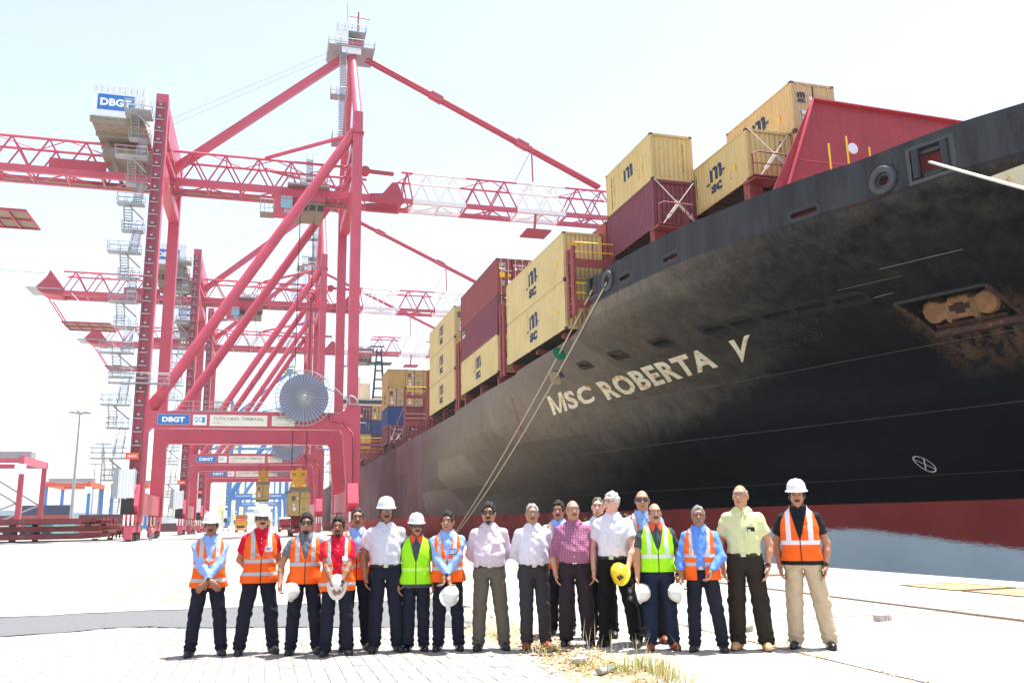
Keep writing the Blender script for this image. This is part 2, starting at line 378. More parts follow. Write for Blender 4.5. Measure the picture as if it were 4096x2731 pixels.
rock('stone', (3.3, 9.02, .06), (.1, .06, .06), 'angular grey stone half sunk in dry grass')
rock('stone', (2.88, 12.9, .02), (.13, .1, .07), 'rounded stone on the sandy asphalt edge')
mb = MB(); bk = root('concrete_block', (8.4, 10.57, .1), 'small broken grey concrete block lying alone on the quay', 'block', rz=.25)
mb.prism([(-.13, 0), (.13, 0), (.135, .05), (.05, .085), (.03, .075), (-.02, .09), (-.05, .08), (-.13, .085)], lambda u, v, d: (u, d, v), -.06, .06)
o = link('block_body', mb.mesh('block_body', M_BRICKB), bk); 
for gx in (-.03, .04): mb = MB(); mb.box((gx, -.062, .042), (.012, .006, .065)); link('block_groove', mb.mesh('g', M_DIRT), bk)
rock('stone', (7.6, 11.6, .1), (.06, .05, .035), 'small pebble near tan trousers')
# plastic bottle in the grass
M_PET = mat('clear_plastic', (232, 236, 238), .15, .05, 5, trans=.75, spec=.5); M_CAP = mat('bottle_cap', (190, 215, 235), .4)
bt = root('plastic_bottle', (3.4, 8.42, .085), 'crumpled clear plastic water bottle lying in dry grass', 'bottle', rz=.35)
mb = MB(); prof = [(.004, -.14), (.04, -.138), (.045, -.12), (.041, -.09), (.046, -.06), (.042, -.03), (.046, 0), (.042, .03), (.046, .055), (.04, .085), (.022, .115), (.014, .125), (.014, .14)]
mb.lathe(prof, n=14, ax='x', sx=1, sy=.85); link('bottle_body', mb.mesh('bottle_body', M_PET, smooth=True), bt)
mb = MB(); mb.lathe([(.004, .138), (.017, .138), (.017, .158), (.004, .158)], n=12, ax='x'); link('cap', mb.mesh('cap', M_CAP), bt)
# crane rails set flush in the concrete, worn yellow lines, steel pit covers, rope lying by the edge
for x in (-13.5, 10.0):
    mb = MB(); mb.bb(x-.11, x+.11, 19 if x < 0 else -40, 800, .101, .104); o = tag(mb.build('crane_rail', mat('rail_groove', (138, 128, 118), .9, .3, 3)), kind='structure')
    mb = MB(); mb.bb(x-.055, x+.055, 19 if x < 0 else -40, 800, .105, .118); mb.build('rail_head', M_STEEL, o)
for x, y0, y1, w in [(-2.92, 19, 40, .11), (-1.8, 19.2, 28, .1), (-6.4, 20, 34, .1), (-7.4, 22, 60, .1), (1.2, 60, 200, .15), (4.6, 60, 200, .15)]:
    sheet('painted_line', x-w, x+w, y0, y1, .1045, M_YELLOW)
M_PLATE = mat('pit_cover_steel', (176, 156, 100), .7, .2, 4, .2, 50); M_RUSTE = mat('rust_edge', (104, 76, 68), .9, .3, 9)
for k, y in enumerate((14.65, 13.0)):
    pc = root('pit_cover', (13.46, y, .1), ['flush steel pit cover with rusty frame in the quay near the hull', 'second flush pit cover, next to the other along the quay edge'][k], 'cover', 'flush pit covers in the quay')
    mb = MB()
    for a, b, c, d in ((-.72, .72, -.76, -.68), (-.72, .72, .68, .76), (-.72, -.64, -.68, .68), (.64, .72, -.68, .68)): mb.bb(13.46+a, 13.46+b, y+c, y+d, .102, .118)
    mb.build('frame', M_RUSTE, pc)
    mb = MB(); mb.bb(13.46-.635, 13.46+.635, y-.675, y+.675, .102, .112); mb.build('plate', M_PLATE, pc)
    for dx in (-.3, .3):
        mb = MB(); mb.box((13.46+dx, y, .114), (.14, .05, .008)); mb.build('lift_hole', M_RUSTE, pc)
M_ROPE = mat('rope', (192, 176, 150), .95, .25, 30, .8, 90); M_ROPEW = mat('white_rope', (226, 222, 210), .9, .15, 30, .8, 90)
for k, (pts, lab) in enumerate([([(10.6, 20.2), (11.4, 20.9), (12.3, 20.4), (12.9, 21.2), (12.2, 21.6), (11.2, 21.2)], 'old mooring rope coiled loosely on the quay by the hull'), ([(9.2, 19.4), (10.2, 19.2), (11.6, 19.6), (13.4, 18.8)], 'length of worn rope stretched along the quay surface')]):
    cv = []; P = [Vector((a, b, .13)) for a, b in pts]
    for i in range(len(P)-1):
        for t in np.linspace(0, 1, 6, endpoint=False): cv.append(P[i].lerp(P[i+1], t)+Vector((.06*math.sin(i*2+t*5), .05*math.cos(i+t*7), 0)))
    mb = MB(); mb.path(cv+[P[-1]], .032, 6); tag(mb.build('mooring_rope', mat('rope_old', (172, 138, 118), .95, .3, 20)), lab, 'rope')
# ------------------------------------------------------------------ container ship: hull form from plan curves at fixed heights
ZT = [(-6, [(230, 30), (120, 20.5), (100, 20.6), (85, 22.2), (65, 26), (45, 30.4), (30, 34), (24, 36)]),
      (0, [(230, 16.3), (110, 16), (98, 16.3), (85, 18.9), (75, 21.4), (65, 24.2), (50, 28.4), (35, 32.3), (25, 34.8), (20, 36)]),
      (2.1, [(230, 16), (100, 16), (94, 16.3), (85, 18.2), (75, 20.8), (65, 23.6), (50, 27.9), (35, 31.9), (25, 34.4), (19, 36)]),
      (3.35, [(230, 16), (96, 16), (90, 16.3), (75.6, 20), (65, 22.6), (49.5, 26.8), (41, 29.5), (30, 32.4), (18, 36)]),
      (6, [(230, 16), (82, 16), (74, 16.9), (60.6, 20.5), (46.4, 24), (39.7, 26.1), (29.8, 29.3), (20, 32.4), (10, 36)]),
      (8.6, [(230, 16), (70, 16), (64, 16.4), (55.7, 18.8), (48.1, 21.5), (37.7, 24.9), (32.2, 26.5), (20, 30.5), (5, 36)]),
      (10.6, [(230, 16), (64, 16), (53, 17.3), (44, 18.9), (40.2, 19.9), (36.8, 21), (30.2, 23.8), (20, 28), (8, 32.5), (0, 36)]),
      (12, [(230, 16), (58, 16), (45, 16.8), (40, 17.4), (35, 18.6), (30, 20.6), (22, 24.4), (10, 30), (-4, 36)]),
      (13.1, [(230, 16), (52, 16), (43, 16.9), (38, 17.5), (33.7, 18.2), (31.8, 18.8), (29.8, 19.4), (26.8, 20.6), (25.7, 21.2), (23.7, 21.9), (21.9, 22.6), (20.3, 23.5), (12, 28.4), (3, 33), (-6, 36)]),
      (14.7, [(230, 16), (52, 16), (43, 16.9), (38, 17.5), (33.7, 18.2), (31.8, 18.8), (29.8, 19.4), (26.8, 20.6), (25.7, 21.2), (23.7, 21.9), (21.9, 22.6), (20.3, 23.5), (12, 28.4), (3, 33), (-6, 36)])]
ZL = np.array([z for z, _ in ZT]); ZF = [pchip([a for a, b in t], [b for a, b in t]) for _, t in ZT]
YST = pchip(ZL, [t[-1][0] for _, t in ZT])
def hullx(y, z):
    """half-breadth curve X(Y, z) of the quay side (vectorised), cubic in z between the plan curves"""
    y = np.asarray(y, float); z = np.clip(np.asarray(z, float), ZL[0], ZL[-1]); y, z = np.broadcast_arrays(y, z)
    K = np.stack([f(y) for f in ZF]); i = np.clip(np.searchsorted(ZL, z)-1, 0, len(ZL)-2)
    h = np.diff(ZL); d = np.diff(K, axis=0)/h.reshape((-1,)+(1,)*y.ndim)
    m = np.zeros_like(K); m[0] = d[0]; m[-1] = d[-1]; p = d[:-1]*d[1:]
    with np.errstate(all='ignore'): m[1:-1] = np.where(p > 0, 2*p/(d[:-1]+d[1:]), 0)
    g = lambda A, j: np.take_along_axis(A, j[None], 0)[0]
    t = (z-ZL[i])/h[i]; t2 = t*t; t3 = t2*t
    return (2*t3-3*t2+1)*g(K, i)+(t3-2*t2+t)*h[i]*g(m, i)+(-2*t3+3*t2)*g(K, i+1)+(t3-t2)*h[i]*g(m, i+1)
def hull_hit(px, py):
    d = ray(px, py); t = np.linspace(10, 240, 9000)*1.0; P = CC[None]+d[None]*t[:, None]
    s = P[:, 0]-hullx(P[:, 1], P[:, 2]); k = np.argmax(s > 0)
    return P[k]
def hull_hit_d(x, y): return hull_hit(x*4096/2352, y*4096/2352)
ZTOP = pchip([-8, 40.2, 41.6, 43.0, 44.6, 45.6, 54.5, 55.5, 72.5, 73.5, 230], [14.7, 14.7, 14.35, 12.6, 11.95, 11.85, 11.45, 11.3, 10.95, 10.78, 10.78])
SHIP = root('container_ship', (36, 90, -2.9), 'black hulled container ship moored along the quay', 'ship')
# openings in the shell: (centre y, centre z, length along y, height)
SLOTS = []
def slot_px(x, y, w, h):      # display pixels of a slot's centre, its length and height in metres
    p = hull_hit_d(x, y); SLOTS.append((float(p[1]), float(p[2]), w, h)); return p
for x, y, w in [(1280, 860, 1.1), (1343, 838, 1.1), (1420, 815, 1.15), (1520, 787, 1.2), (1640, 756, 1.25), (1707, 741, 1.3), (1785, 723, 1.35), (1863, 705, 1.4), (1950, 688, 1.4)]: slot_px(x, y, w, .2)
for x, y, w in [(1435, 637, 1.3), (1540, 592, 1.3), (1846, 489, 1.35)]: slot_px(x, y, w*.85, .3)
FAIR = [hull_hit_d(2137, 367), hull_hit_d(1362, 658)]; CHOCK = [hull_hit_d(2031, 415), hull_hit_d(1398, 645)]
SLOTS.append((float(FAIR[0][1]), float(FAIR[0][2]), 1.35, 1.15)); SLOTS.append((float(FAIR[1][1]), float(FAIR[1][2]), 1.2, 1.0))
for c in CHOCK: SLOTS.append((float(c[1]), float(c[2]), .46, .46))
ANC = hull_hit_d(2208, 712); SLOTS.append((float(ANC[1]), float(ANC[2]), 3.3, 1.15))
# hull paint: black topsides fading to dusty brown/maroon with painted-in sheen, red boot-top, worn grey-blue bottom
def hull_material():
    m = bpy.data.materials.new('hull_paint'); m.use_nodes = True; t = m.node_tree; N = t.nodes; L = t.links; b = N['Principled BSDF']
    geo = N.new('ShaderNodeNewGeometry'); sep = N.new('ShaderNodeSeparateXYZ'); L.new(geo.outputs['Position'], sep.inputs[0])
    def math_(op, a, c=None, c2=None):
        n = N.new('ShaderNodeMath'); n.operation = op
        for i, v in enumerate((a, c, c2)):
            if v is None: continue
            if isinstance(v, (int, float)): n.inputs[i].default_value = v
            else: L.new(v, n.inputs[i])
        return n.outputs[0]
    def noise(scale, mapscale=None, detail=6, rough=.65):
        n = N.new('ShaderNodeTexNoise'); n.inputs['Scale'].default_value = scale; n.inputs['Detail'].default_value = detail; n.inputs['Roughness'].default_value = rough
        if mapscale:
            mp = N.new('ShaderNodeMapping'); mp.inputs['Scale'].default_value = mapscale; L.new(geo.outputs['Position'], mp.inputs[0]); L.new(mp.outputs[0], n.inputs['Vector'])
        else: L.new(geo.outputs['Position'], n.inputs['Vector'])
        return n.outputs['Fac']
    def ramp(fac, stops):
        r = N.new('ShaderNodeValToRGB'); e = r.color_ramp.elements
        while len(e) < len(stops): e.new(.5)
        for k, (p, c) in enumerate(stops): e[k].position = p; e[k].color = (*c, 1) if len(c) == 3 else c
        L.new(fac, r.inputs[0]); return r.outputs[0]
    def mix(f, a, c):
        n = N.new('ShaderNodeMix'); n.data_type = 'RGBA'
        if isinstance(f, (int, float)): n.inputs[0].default_value = f
        else: L.new(f, n.inputs[0])
        for i, v in ((6, a), (7, c)):
            if isinstance(v, tuple): n.inputs[i].default_value = (*v, 1)
            else: L.new(v, n.inputs[i])
        return n.outputs[2]
    def mapr(v, a, b_, c=0., d=1.):
        n = N.new('ShaderNodeMapRange'); n.clamp = True; L.new(v, n.inputs[0]); n.inputs[1].default_value = a; n.inputs[2].default_value = b_; n.inputs[3].default_value = c; n.inputs[4].default_value = d; return n.outputs[0]
    Y, Z = sep.outputs[1], sep.outputs[2]
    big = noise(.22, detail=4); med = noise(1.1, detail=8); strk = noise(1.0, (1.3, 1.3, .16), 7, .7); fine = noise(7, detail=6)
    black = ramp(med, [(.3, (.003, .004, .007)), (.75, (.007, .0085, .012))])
    # faded dusty zone on the bow shoulder, reflected quay light painted in, streaked vertically
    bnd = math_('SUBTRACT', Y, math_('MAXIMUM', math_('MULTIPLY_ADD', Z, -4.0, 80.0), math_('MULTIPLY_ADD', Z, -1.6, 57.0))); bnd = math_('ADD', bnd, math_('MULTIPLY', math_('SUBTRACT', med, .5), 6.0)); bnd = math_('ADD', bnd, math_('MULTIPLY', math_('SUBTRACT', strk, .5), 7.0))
    fade_sheen = math_('MULTIPLY', mapr(bnd, -9, 9), mapr(strk, .25, .65, .7, 1.0))
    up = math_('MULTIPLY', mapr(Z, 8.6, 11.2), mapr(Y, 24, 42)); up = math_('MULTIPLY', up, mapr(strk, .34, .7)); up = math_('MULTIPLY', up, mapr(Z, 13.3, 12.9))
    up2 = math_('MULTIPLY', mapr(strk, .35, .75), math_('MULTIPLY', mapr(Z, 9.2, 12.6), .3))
    fade_sheen = math_('MAXIMUM', fade_sheen, math_('MULTIPLY', up, .42)); fade_sheen = math_('MAXIMUM', fade_sheen, math_('MULTIPLY', up2, mapr(Z, 13.1, 12.9)))
    c = mix(fade_sheen, black, ramp(fine, [(.3, (.15, .125, .095)), (.7, (.24, .20, .155))]))
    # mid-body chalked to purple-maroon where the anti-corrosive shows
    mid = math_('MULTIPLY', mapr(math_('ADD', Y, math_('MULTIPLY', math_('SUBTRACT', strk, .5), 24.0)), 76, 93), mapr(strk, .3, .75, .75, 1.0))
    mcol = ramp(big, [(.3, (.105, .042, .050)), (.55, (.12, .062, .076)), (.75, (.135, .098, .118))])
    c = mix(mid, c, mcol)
    # bulwark strake above the knuckle: dark grey, lightened to paint in sky light
    bul = math_('MULTIPLY', mapr(Z, 13.02, 13.1), mapr(Y, 46, 43)); c = mix(bul, c, ramp(strk, [(.3, (.016, .017, .02)), (.72, (.05, .052, .056))]))
    shr = math_('MULTIPLY', mapr(Z, 9.6, 10.9), mapr(Y, 42, 48)); shr = math_('MULTIPLY', shr, mapr(strk, .3, .7)); shr = math_('MULTIPLY', shr, .6); c = mix(shr, c, (.10, .10, .115))
    # plate-to-plate tone differences
    pl_ = N.new('ShaderNodeCombineXYZ'); L.new(math_('FLOOR', math_('DIVIDE', Y, 9.0)), pl_.inputs[0]); L.new(math_('FLOOR', math_('DIVIDE', math_('ADD', Z, .6), 2.6)), pl_.inputs[1])
    wn = N.new('ShaderNodeTexWhiteNoise'); wn.noise_dimensions = '2D'; L.new(pl_.outputs[0], wn.inputs['Vector']); tone = mapr(wn.outputs['Value'], 0, 1, .8, 1.2)
    mt = N.new('ShaderNodeMix'); mt.data_type = 'RGBA'; mt.blend_type = 'MULTIPLY'; mt.inputs[0].default_value = 1; L.new(c, mt.inputs[6]); L.new(tone, mt.inputs[7]); c = mt.outputs[2]
    # rust spots and bare red primer scuffs
    sp = math_('MULTIPLY', mapr(noise(1.9, detail=9, rough=.8), .665, .69), mapr(Y, 20, 30, .9, .5)); sp = math_('MULTIPLY', sp, mapr(Z, 2.4, 5)); c = mix(sp, c, (.22, .045, .03))
    sp2 = math_('MULTIPLY', mapr(noise(2.6, (1.6, 1.6, .3), 8, .75), .66, .74), mapr(Z, 6, 12, 0, .7)); c = mix(sp2, c, (.13, .07, .035))
    ra = math_('MULTIPLY', mapr(math_('ABSOLUTE', math_('SUBTRACT', Y, float(ANC[1]))), 2.6, 1.4), math_('MULTIPLY', mapr(Z, float(ANC[2])-2.6, float(ANC[2])-.8), mapr(Z, float(ANC[2])+.6, float(ANC[2])+.3)))
    ra = math_('MULTIPLY', ra, mapr(noise(1.6, (1.2, 1.2, .5), 9, .75), .42, .56)); c = mix(ra, c, ramp(fine, [(.3, (.10, .055, .032)), (.7, (.17, .10, .06))]))
    # boot-top with brush-worn lower edge
    edge = math_('ADD', Z, math_('MULTIPLY', math_('SUBTRACT', med, .5), .035))
    red = ramp(big, [(.3, (.30, .045, .042)), (.7, (.38, .065, .056))])
    mred = mix(mapr(strk, .45, .7), red, (.10, .05, .045)); red = mix(mapr(Y, 45, 60), red, mred)
    c = mix(mapr(edge, 2.13, 2.09), c, red)
    scr = noise(4.5, (.45, .45, 3.0), 10, .85)
    lim = math_('MULTIPLY', math_('SUBTRACT', Y, 38), .115)
    lim = math_('MINIMUM', math_('ADD', lim, .55), .75); lim = math_('SUBTRACT', lim, math_('MAXIMUM', math_('MULTIPLY', math_('SUBTRACT', Y, 47), .5), 0.0))
    low = math_('ADD', math_('SUBTRACT', Z, lim), math_('MULTIPLY', math_('SUBTRACT', scr, .5), 1.3))
    c = mix(mapr(low, .12, -.1), c, ramp(big, [(.3, (.62, .70, .74)), (.7, (.74, .82, .85))]))
    L.new(c, b.inputs['Base Color'])
    L.new(mapr(math_('MAXIMUM', fade_sheen, mid), 0, 1, .4, .85), b.inputs['Roughness']); b.inputs['Specular IOR Level'].default_value = .14
    # plating: welded seams as fine relief plus slight oil-canning
    def seam(v, period, off):
        w = math_('PINGPONG', math_('ADD', v, off), period/2); return mapr(w, 0, .02, 1, 0)
    s1 = math_('MAXIMUM', seam(Z, 2.6, .6), seam(Y, 9.0, 2.0))
    h = math_('ADD', math_('MULTIPLY', s1, .35), math_('MULTIPLY', noise(.55, detail=2), .9)); h = math_('ADD', h, math_('MULTIPLY', fine, .03))
    bp = N.new('ShaderNodeBump'); bp.inputs['Strength'].default_value = .35; bp.inputs['Distance'].default_value = .05; L.new(h, bp.inputs['Height']); L.new(bp.outputs[0], b.inputs['Normal'])
    return m
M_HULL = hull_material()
us = np.unique(np.concatenate([np.linspace(0, 9, 30), np.linspace(9, 62, 330), np.linspace(62, 90, 70), np.linspace(90, 250, 60)]))
ts = np.unique(np.concatenate([np.linspace(-6, -2, 4), np.linspace(-2, 8, 34), np.linspace(8, 10, 14), np.linspace(10, 15, 45)]))
ts = (ts+6)/21
U, T = np.meshgrid(us, ts, indexing='ij')
Ysec = YST(13.)+U; zt = ZTOP(YST(13.1)+us); Z_ = -6+T*(zt[:, None]+6)
# stations run parallel to the raked stem near the bow and vertical aft
blend = np.clip(1-U/70, 0, 1)**1.5
Y_ = YST(13.)+U+blend*(YST(Z_)-YST(13.)); X_ = hullx(Y_, Z_)
def hull_sheet(sign):
    nu, nt_ = U.shape; V = np.stack([36+sign*(X_-36), Y_, Z_], -1).reshape(-1, 3)
    idx = np.arange(nu*nt_).reshape(nu, nt_)
    Fq = np.stack([idx[:-1, :-1], idx[1:, :-1], idx[1:, 1:], idx[:-1, 1:]], -1).reshape(-1, 4)
    if sign > 0:
        C_ = V[Fq].mean(1); keep = np.ones(len(Fq), bool)
        for y, z, w, h in SLOTS: keep &= ~((abs(C_[:, 1]-y) < w/2) & (abs(C_[:, 2]-z) < h/2))
        Fq = Fq[keep]
    return V, Fq
for sgn, nm in ((1, 'hull_side'), (-1, 'hull_side')):
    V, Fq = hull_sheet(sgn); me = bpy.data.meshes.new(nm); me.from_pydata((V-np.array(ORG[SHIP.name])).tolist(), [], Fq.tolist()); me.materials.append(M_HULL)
    me.polygons.foreach_set('use_smooth', [True]*len(me.polygons)); me.update(); link(nm, me, SHIP)
M_DECK = mat('deck_red', (122, 44, 48), .75, .25, 1.2, .2, 20, rust=.12, streak=.5)
M_RED2 = mat('breakwater_red', (158, 46, 58), .6, .14, .8, .15, 10, streak=.35)
M_STAN = mat('stanchion_red', (138, 60, 56), .65, .22, 2, rust=.2, streak=.5)
M_DARK = mat('dark_steel', (34, 32, 34), .6, .3, 4); M_BLKP = mat('black_rail', (22, 22, 24), .5, .2, 4)
M_YRAIL = mat('safety_yellow', (236, 196, 40), .5, .12, 5); M_CREAM = mat('ship_cream', (226, 214, 186), .6, .1, 2, streak=.3)
M_INNER = mat('bulwark_inner', (120, 28, 34), .8, .2, 2)
# decks and coamings
mb = MB()
ya = [230, 150, 90, 70, 58, 50, 45.5, 43]; L1 = [(float(hullx(y, 10.7))+.05, y) for y in ya]
for (x0, y0), (x1, y1) in zip(L1, L1[1:]): mb.add([(x0, y0, 10.68), (72-x0, y0, 10.68), (72-x1, y1, 10.68), (x1, y1, 10.68)], [(0, 1, 2, 3)])
mb.build('main_deck', M_DECK, SHIP)
mb = MB(); ya = [43, 38, 33, 28, 23, 18, 10, 2, -4]; L1 = [(float(hullx(y, 13.0))+.06, y) for y in ya]
for (x0, y0), (x1, y1) in zip(L1, L1[1:]): mb.add([(x0, y0, 13.0), (72-x0, y0, 13.0), (72-x1, y1, 13.0), (x1, y1, 13.0)], [(0, 1, 2, 3)])
hx_ = [float(hullx(43, z))+.15 for z in (10.7, 11.8, 13.0)]; mb.prism([(hx_[0], 10.7), (54, 10.7), (54, 13), (hx_[2], 13), (hx_[1], 11.8)], lambda u, v, d: (u, d, v), 42.9, 43.0); mb.build('forecastle_deck', M_DECK, SHIP)
mb = MB(); ya = np.linspace(42, -3, 60)          # inner face of the bulwark and its cap rail
P = [(float(hullx(y, 14))+.12, y) for y in ya]
for (x0, y0), (x1, y1) in zip(P, P[1:]):
    if any(abs((y0+y1)/2-s[0]) < s[2]/2+.1 and s[1] > 12.8 for s in SLOTS): continue
    mb = MB(); mb.add([(x0, y0, 13), (x1, y1, 13), (x1, y1, 14.66), (x0, y0, 14.66)], [(0, 1, 2, 3)]); mb.build('bulwark_lining', M_INNER, SHIP)
mb = MB(); mb.bb(19.2, 52.8, 46, 178, 10.7, 12.1); mb.build('hatch_coaming', M_DECK, SHIP)
# rims and recesses of the openings
def surf_frame(y, z):
    e = .05; p = np.array([float(hullx(y, z)), y, z]); a = np.array([float(hullx(y-e, z)), y-e, z])-p; b_ = np.array([float(hullx(y, z+e)), y, z+e])-p
    a /= np.linalg.norm(a); b_ -= a*a.dot(b_); b_ /= np.linalg.norm(b_); n_ = np.cross(b_, a); n_ /= np.linalg.norm(n_)
    if n_[0] > 0: n_ = -n_
    return p, a, b_, n_
def on_hull(y, z, off=.012):
    p, a, b_, n_ = surf_frame(y, z); return p+n_*off
M_SLOTR = mat('slot_rim', (34, 30, 30), .6, .4, 4, rust=.15)
def stadium(w, h, k=7):
    r = min(h, w)/2*.98; pts = []
    for cx, cz, a0 in ((w/2-r, h/2-r, 0), (-w/2+r, h/2-r, 90), (-w/2+r, -h/2+r, 180), (w/2-r, -h/2+r, 270)):
        for i in range(k): a = R(a0+90*i/(k-1)); pts.append((cx+r*math.cos(a), cz+r*math.sin(a)))
    return pts
for i, (y, z, w, h) in enumerate(SLOTS[:-1]):
    square = i in (12, 13); ring = i > 13
    pin = stadium(w-.06, h-.03 if i < 9 else h-.08) if not square else [(w/2, h/2), (-w/2, h/2), (-w/2, -h/2), (w/2, -h/2)]
    g = .13 if not ring else .16; gz = .11 if i < 9 else g; pout = stadium(w+2*g, h+2*gz) if not square else [(w/2+g, h/2+g), (-w/2-g, h/2+g), (-w/2-g, -h/2-g), (w/2+g, -h/2-g)]
    mb = MB(); n = len(pin); V = []
    for pl, off in ((pout, .008), (pin, .02), (pin, -.3)):
        for u, t in pl:
            q_ = on_hull(y-u, z+t, off); V.append(q_)
    mb.add(V, [(k, (k+1) % n, n+(k+1) % n, n+k) for k in range(n)]+[(n+k, n+(k+1) % n, 2*n+(k+1) % n, 2*n+k) for k in range(n)])
    rim = mb.build('mooring_opening' if not ring else 'mooring_chock', [M_SLOTR if i < 12 else mat('chock_grey', (56, 58, 62), .5, .25, 3, rust=.15)], SHIP)
    if ring:
        p, a, b_, n_ = surf_frame(y, z); pts = [Vector(p+n_*.05+a*math.cos(t)*.42+b_*math.sin(t)*.42) for t in np.linspace(0, 2*math.pi, 20, endpoint=False)]
        mb = MB(); mb.path(pts, .15, 8, closed=True); mb.build('chock_ring', mat('chock_grey'), SHIP, smooth=True)
    mb = MB(); p, a, b_, n_ = surf_frame(y, z); C0 = p-n_*.55
    W2, H2 = w/2+.25, h/2+.2; mb.add([C0+a*i_*W2+b_*j_*H2 for i_, j_ in ((-1, -1), (1, -1), (1, 1), (-1, 1))], [(0, 1, 2, 3)])
    mb.build('opening_recess', M_INNER, SHIP)
    if square:
        for sx in (-1, 1):
            mb = MB(); c0 = p-n_*.02+a*sx*(w/2-.16); mb.tube(c0-b_*(h/2-.03), c0+b_*(h/2-.03), .15, n=14); mb.build('fairlead_roller', mat('roller_black', (26, 28, 31), .4, .3, 5, rust=.15), SHIP, smooth=40)
        for sx in (-1, 1):
            mb = MB(); c0 = p-n_*.2+b_*sx*(h/2-.14); mb.tube(c0-a*(w/2-.3), c0+a*(w/2-.3), .13, n=14); mb.build('fairlead_roller', mat('roller_black'), SHIP, smooth=40)
# anchor pocket and rusty anchor, stowed upright in its recess
AY, AZ, AW, AH = SLOTS[-1]; p, a, b_, n_ = surf_frame(AY, AZ); P0 = p; a = a-np.array([0, 0, a[2]]); a /= np.linalg.norm(a); b_ = np.array([0, 0, 1.0])*.94+np.cross(a, [0, 0, 1.0])*(.34 if np.cross(a, [0, 0, 1.0])[0] < 0 else -.34); b_ /= np.linalg.norm(b_); n_ = np.cross(b_, a); n_ = n_ if n_[0] < 0 else -n_
def AP(u, v, d): return P0+a*u+b_*v+n_*d
M_PKT = mat('anchor_pocket', (34, 26, 26), .6, .4, 1.5, rust=.45); M_RUST = mat('anchor_rust', (136, 100, 70), .95, .45, 2.2, .9, 14, rust=.45, rustcol=(172, 100, 50)); M_BOLS = mat('bolster_rust', (70, 46, 40), .8, .4, 2, .4, 12, rust=.5, rustcol=(150, 84, 48))
V = [on_hull(AY-u, AZ+v, .01) for u, v in ((-AW/2-.12, AH/2+.1), (AW/2+.12, AH/2+.1), (AW/2+.12, -AH/2-.1), (-AW/2-.12, -AH/2-.1))]; Bk = [AP(u, v, -1.3) for u, v in ((-2.0, 1.5), (2.0, 1.5), (2.0, -1.6), (-2.0, -1.6))]
mb = MB(); mb.add(V+Bk, [(0, 1, 5, 4), (1, 2, 6, 5), (2, 3, 7, 6), (3, 0, 4, 7), (4, 5, 6, 7)]); mb.build('anchor_pocket', M_PKT, SHIP)
def edge(q0, q1): return [on_hull(AY-(q0[0]+(q1[0]-q0[0])*t), AZ+q0[1]+(q1[1]-q0[1])*t, .03) for t in np.linspace(0, 1, 10)]
cor = [(-AW/2-.05, AH/2+.04), (AW/2+.05, AH/2+.04), (AW/2+.05, -AH/2-.04), (-AW/2-.05, -AH/2-.04)]
for k in range(4): mb = MB(); mb.path(edge(cor[k], cor[(k+1) % 4]), .09 if k != 2 else .2, 8); mb.build('pocket_bolster', M_DARK if k == 0 else M_BOLS, SHIP, smooth=True)
mb = MB(); mb.prism([(-1.45, -.5), (1.45, -.5), (1.2, -1.5), (-1.2, -1.5)], lambda u, v, d: AP(u, v, d+(v+.5)*.5), -1.0, -.55); mb.build('anchor_bed', M_BOLS, SHIP)
half = [(.0, .50), (.42, .50), (.45, .36), (.72, .34), (.86, .44), (1.15, .52), (1.42, .42), (1.56, .14), (1.52, -.16), (1.34, -.42), (1.06, -.5), (.84, -.4), (.7, -.36), (.62, -.56), (.5, -.56), (.46, -.44), (0, -.44)]
anc = half+[(-u, v) for u, v in half[::-1][1:-1]]; M_ = len(anc)
mb = MB(); mb.prism(anc, lambda u, v, d: AP(u, v+.1, d), -.75, -.08); mb.add([AP(u, v+.1, -.08) for u, v in anc]+[AP(u*.93, v*.88+.1, .03) for u, v in anc], [(k, (k+1) % M_, M_+(k+1) % M_, M_+k) for k in range(M_)]+[tuple(range(M_, 2*M_))])
ANCO = mb.build('anchor', M_RUST, SHIP)
ring_in = [(-.42, -.1), (-.2, -.1), (-.2, -.24), (.2, -.24), (.2, -.1), (.42, -.1), (.42, .14), (.2, .14), (.2, .22), (-.2, .22), (-.2, .14), (-.42, .14)]
mb = MB(); mb.prism(ring_in, lambda u, v, d: AP(u, v+.12, d), .0, .036); mb.build('anchor_notch', mat('notch_dark', (52, 30, 20), .9), SHIP)
# ship's name, ghost letters, thruster mark, bow logo
M_NAME = mat('name_paint', (244, 236, 212), .6, .16, .8, rust=.62, rustcol=(214, 160, 84))
def quad_fn(bl, br, tl, tr, W_, H_, off=.02):
    B = [hull_hit_d(*q)[1:] for q in (bl, br, tl, tr)]
    def fn(u, v):
        s, t = u/W_, v/H_; yz = (B[0]*(1-s)+B[1]*s)*(1-t)+(B[2]*(1-s)+B[3]*s)*t
        return on_hull(float(yz[0]), float(yz[1]), off)
    return fn
_txt[('M', .04, 1.12)] = (np.array([(0, 0), (.2, 0), (.2, 1), (0, 1), (.8, 0), (1, 0), (1, 1), (.8, 1), (.2, 1), (.2, .62), (.42, 0), (.5, 0), (.5, .24), (.8, 1), (.8, .62), (.58, 0), (.5, 0), (.5, .24)], float), [(0, 1, 2, 3), (4, 5, 6, 7), (8, 9, 10, 11, 12), (13, 17, 16, 15, 14)], 1., 1.)
rf = lambda W_, H_: [(0, np.arange(.35, W_, .35)), (1, np.arange(.3, H_, .3))]
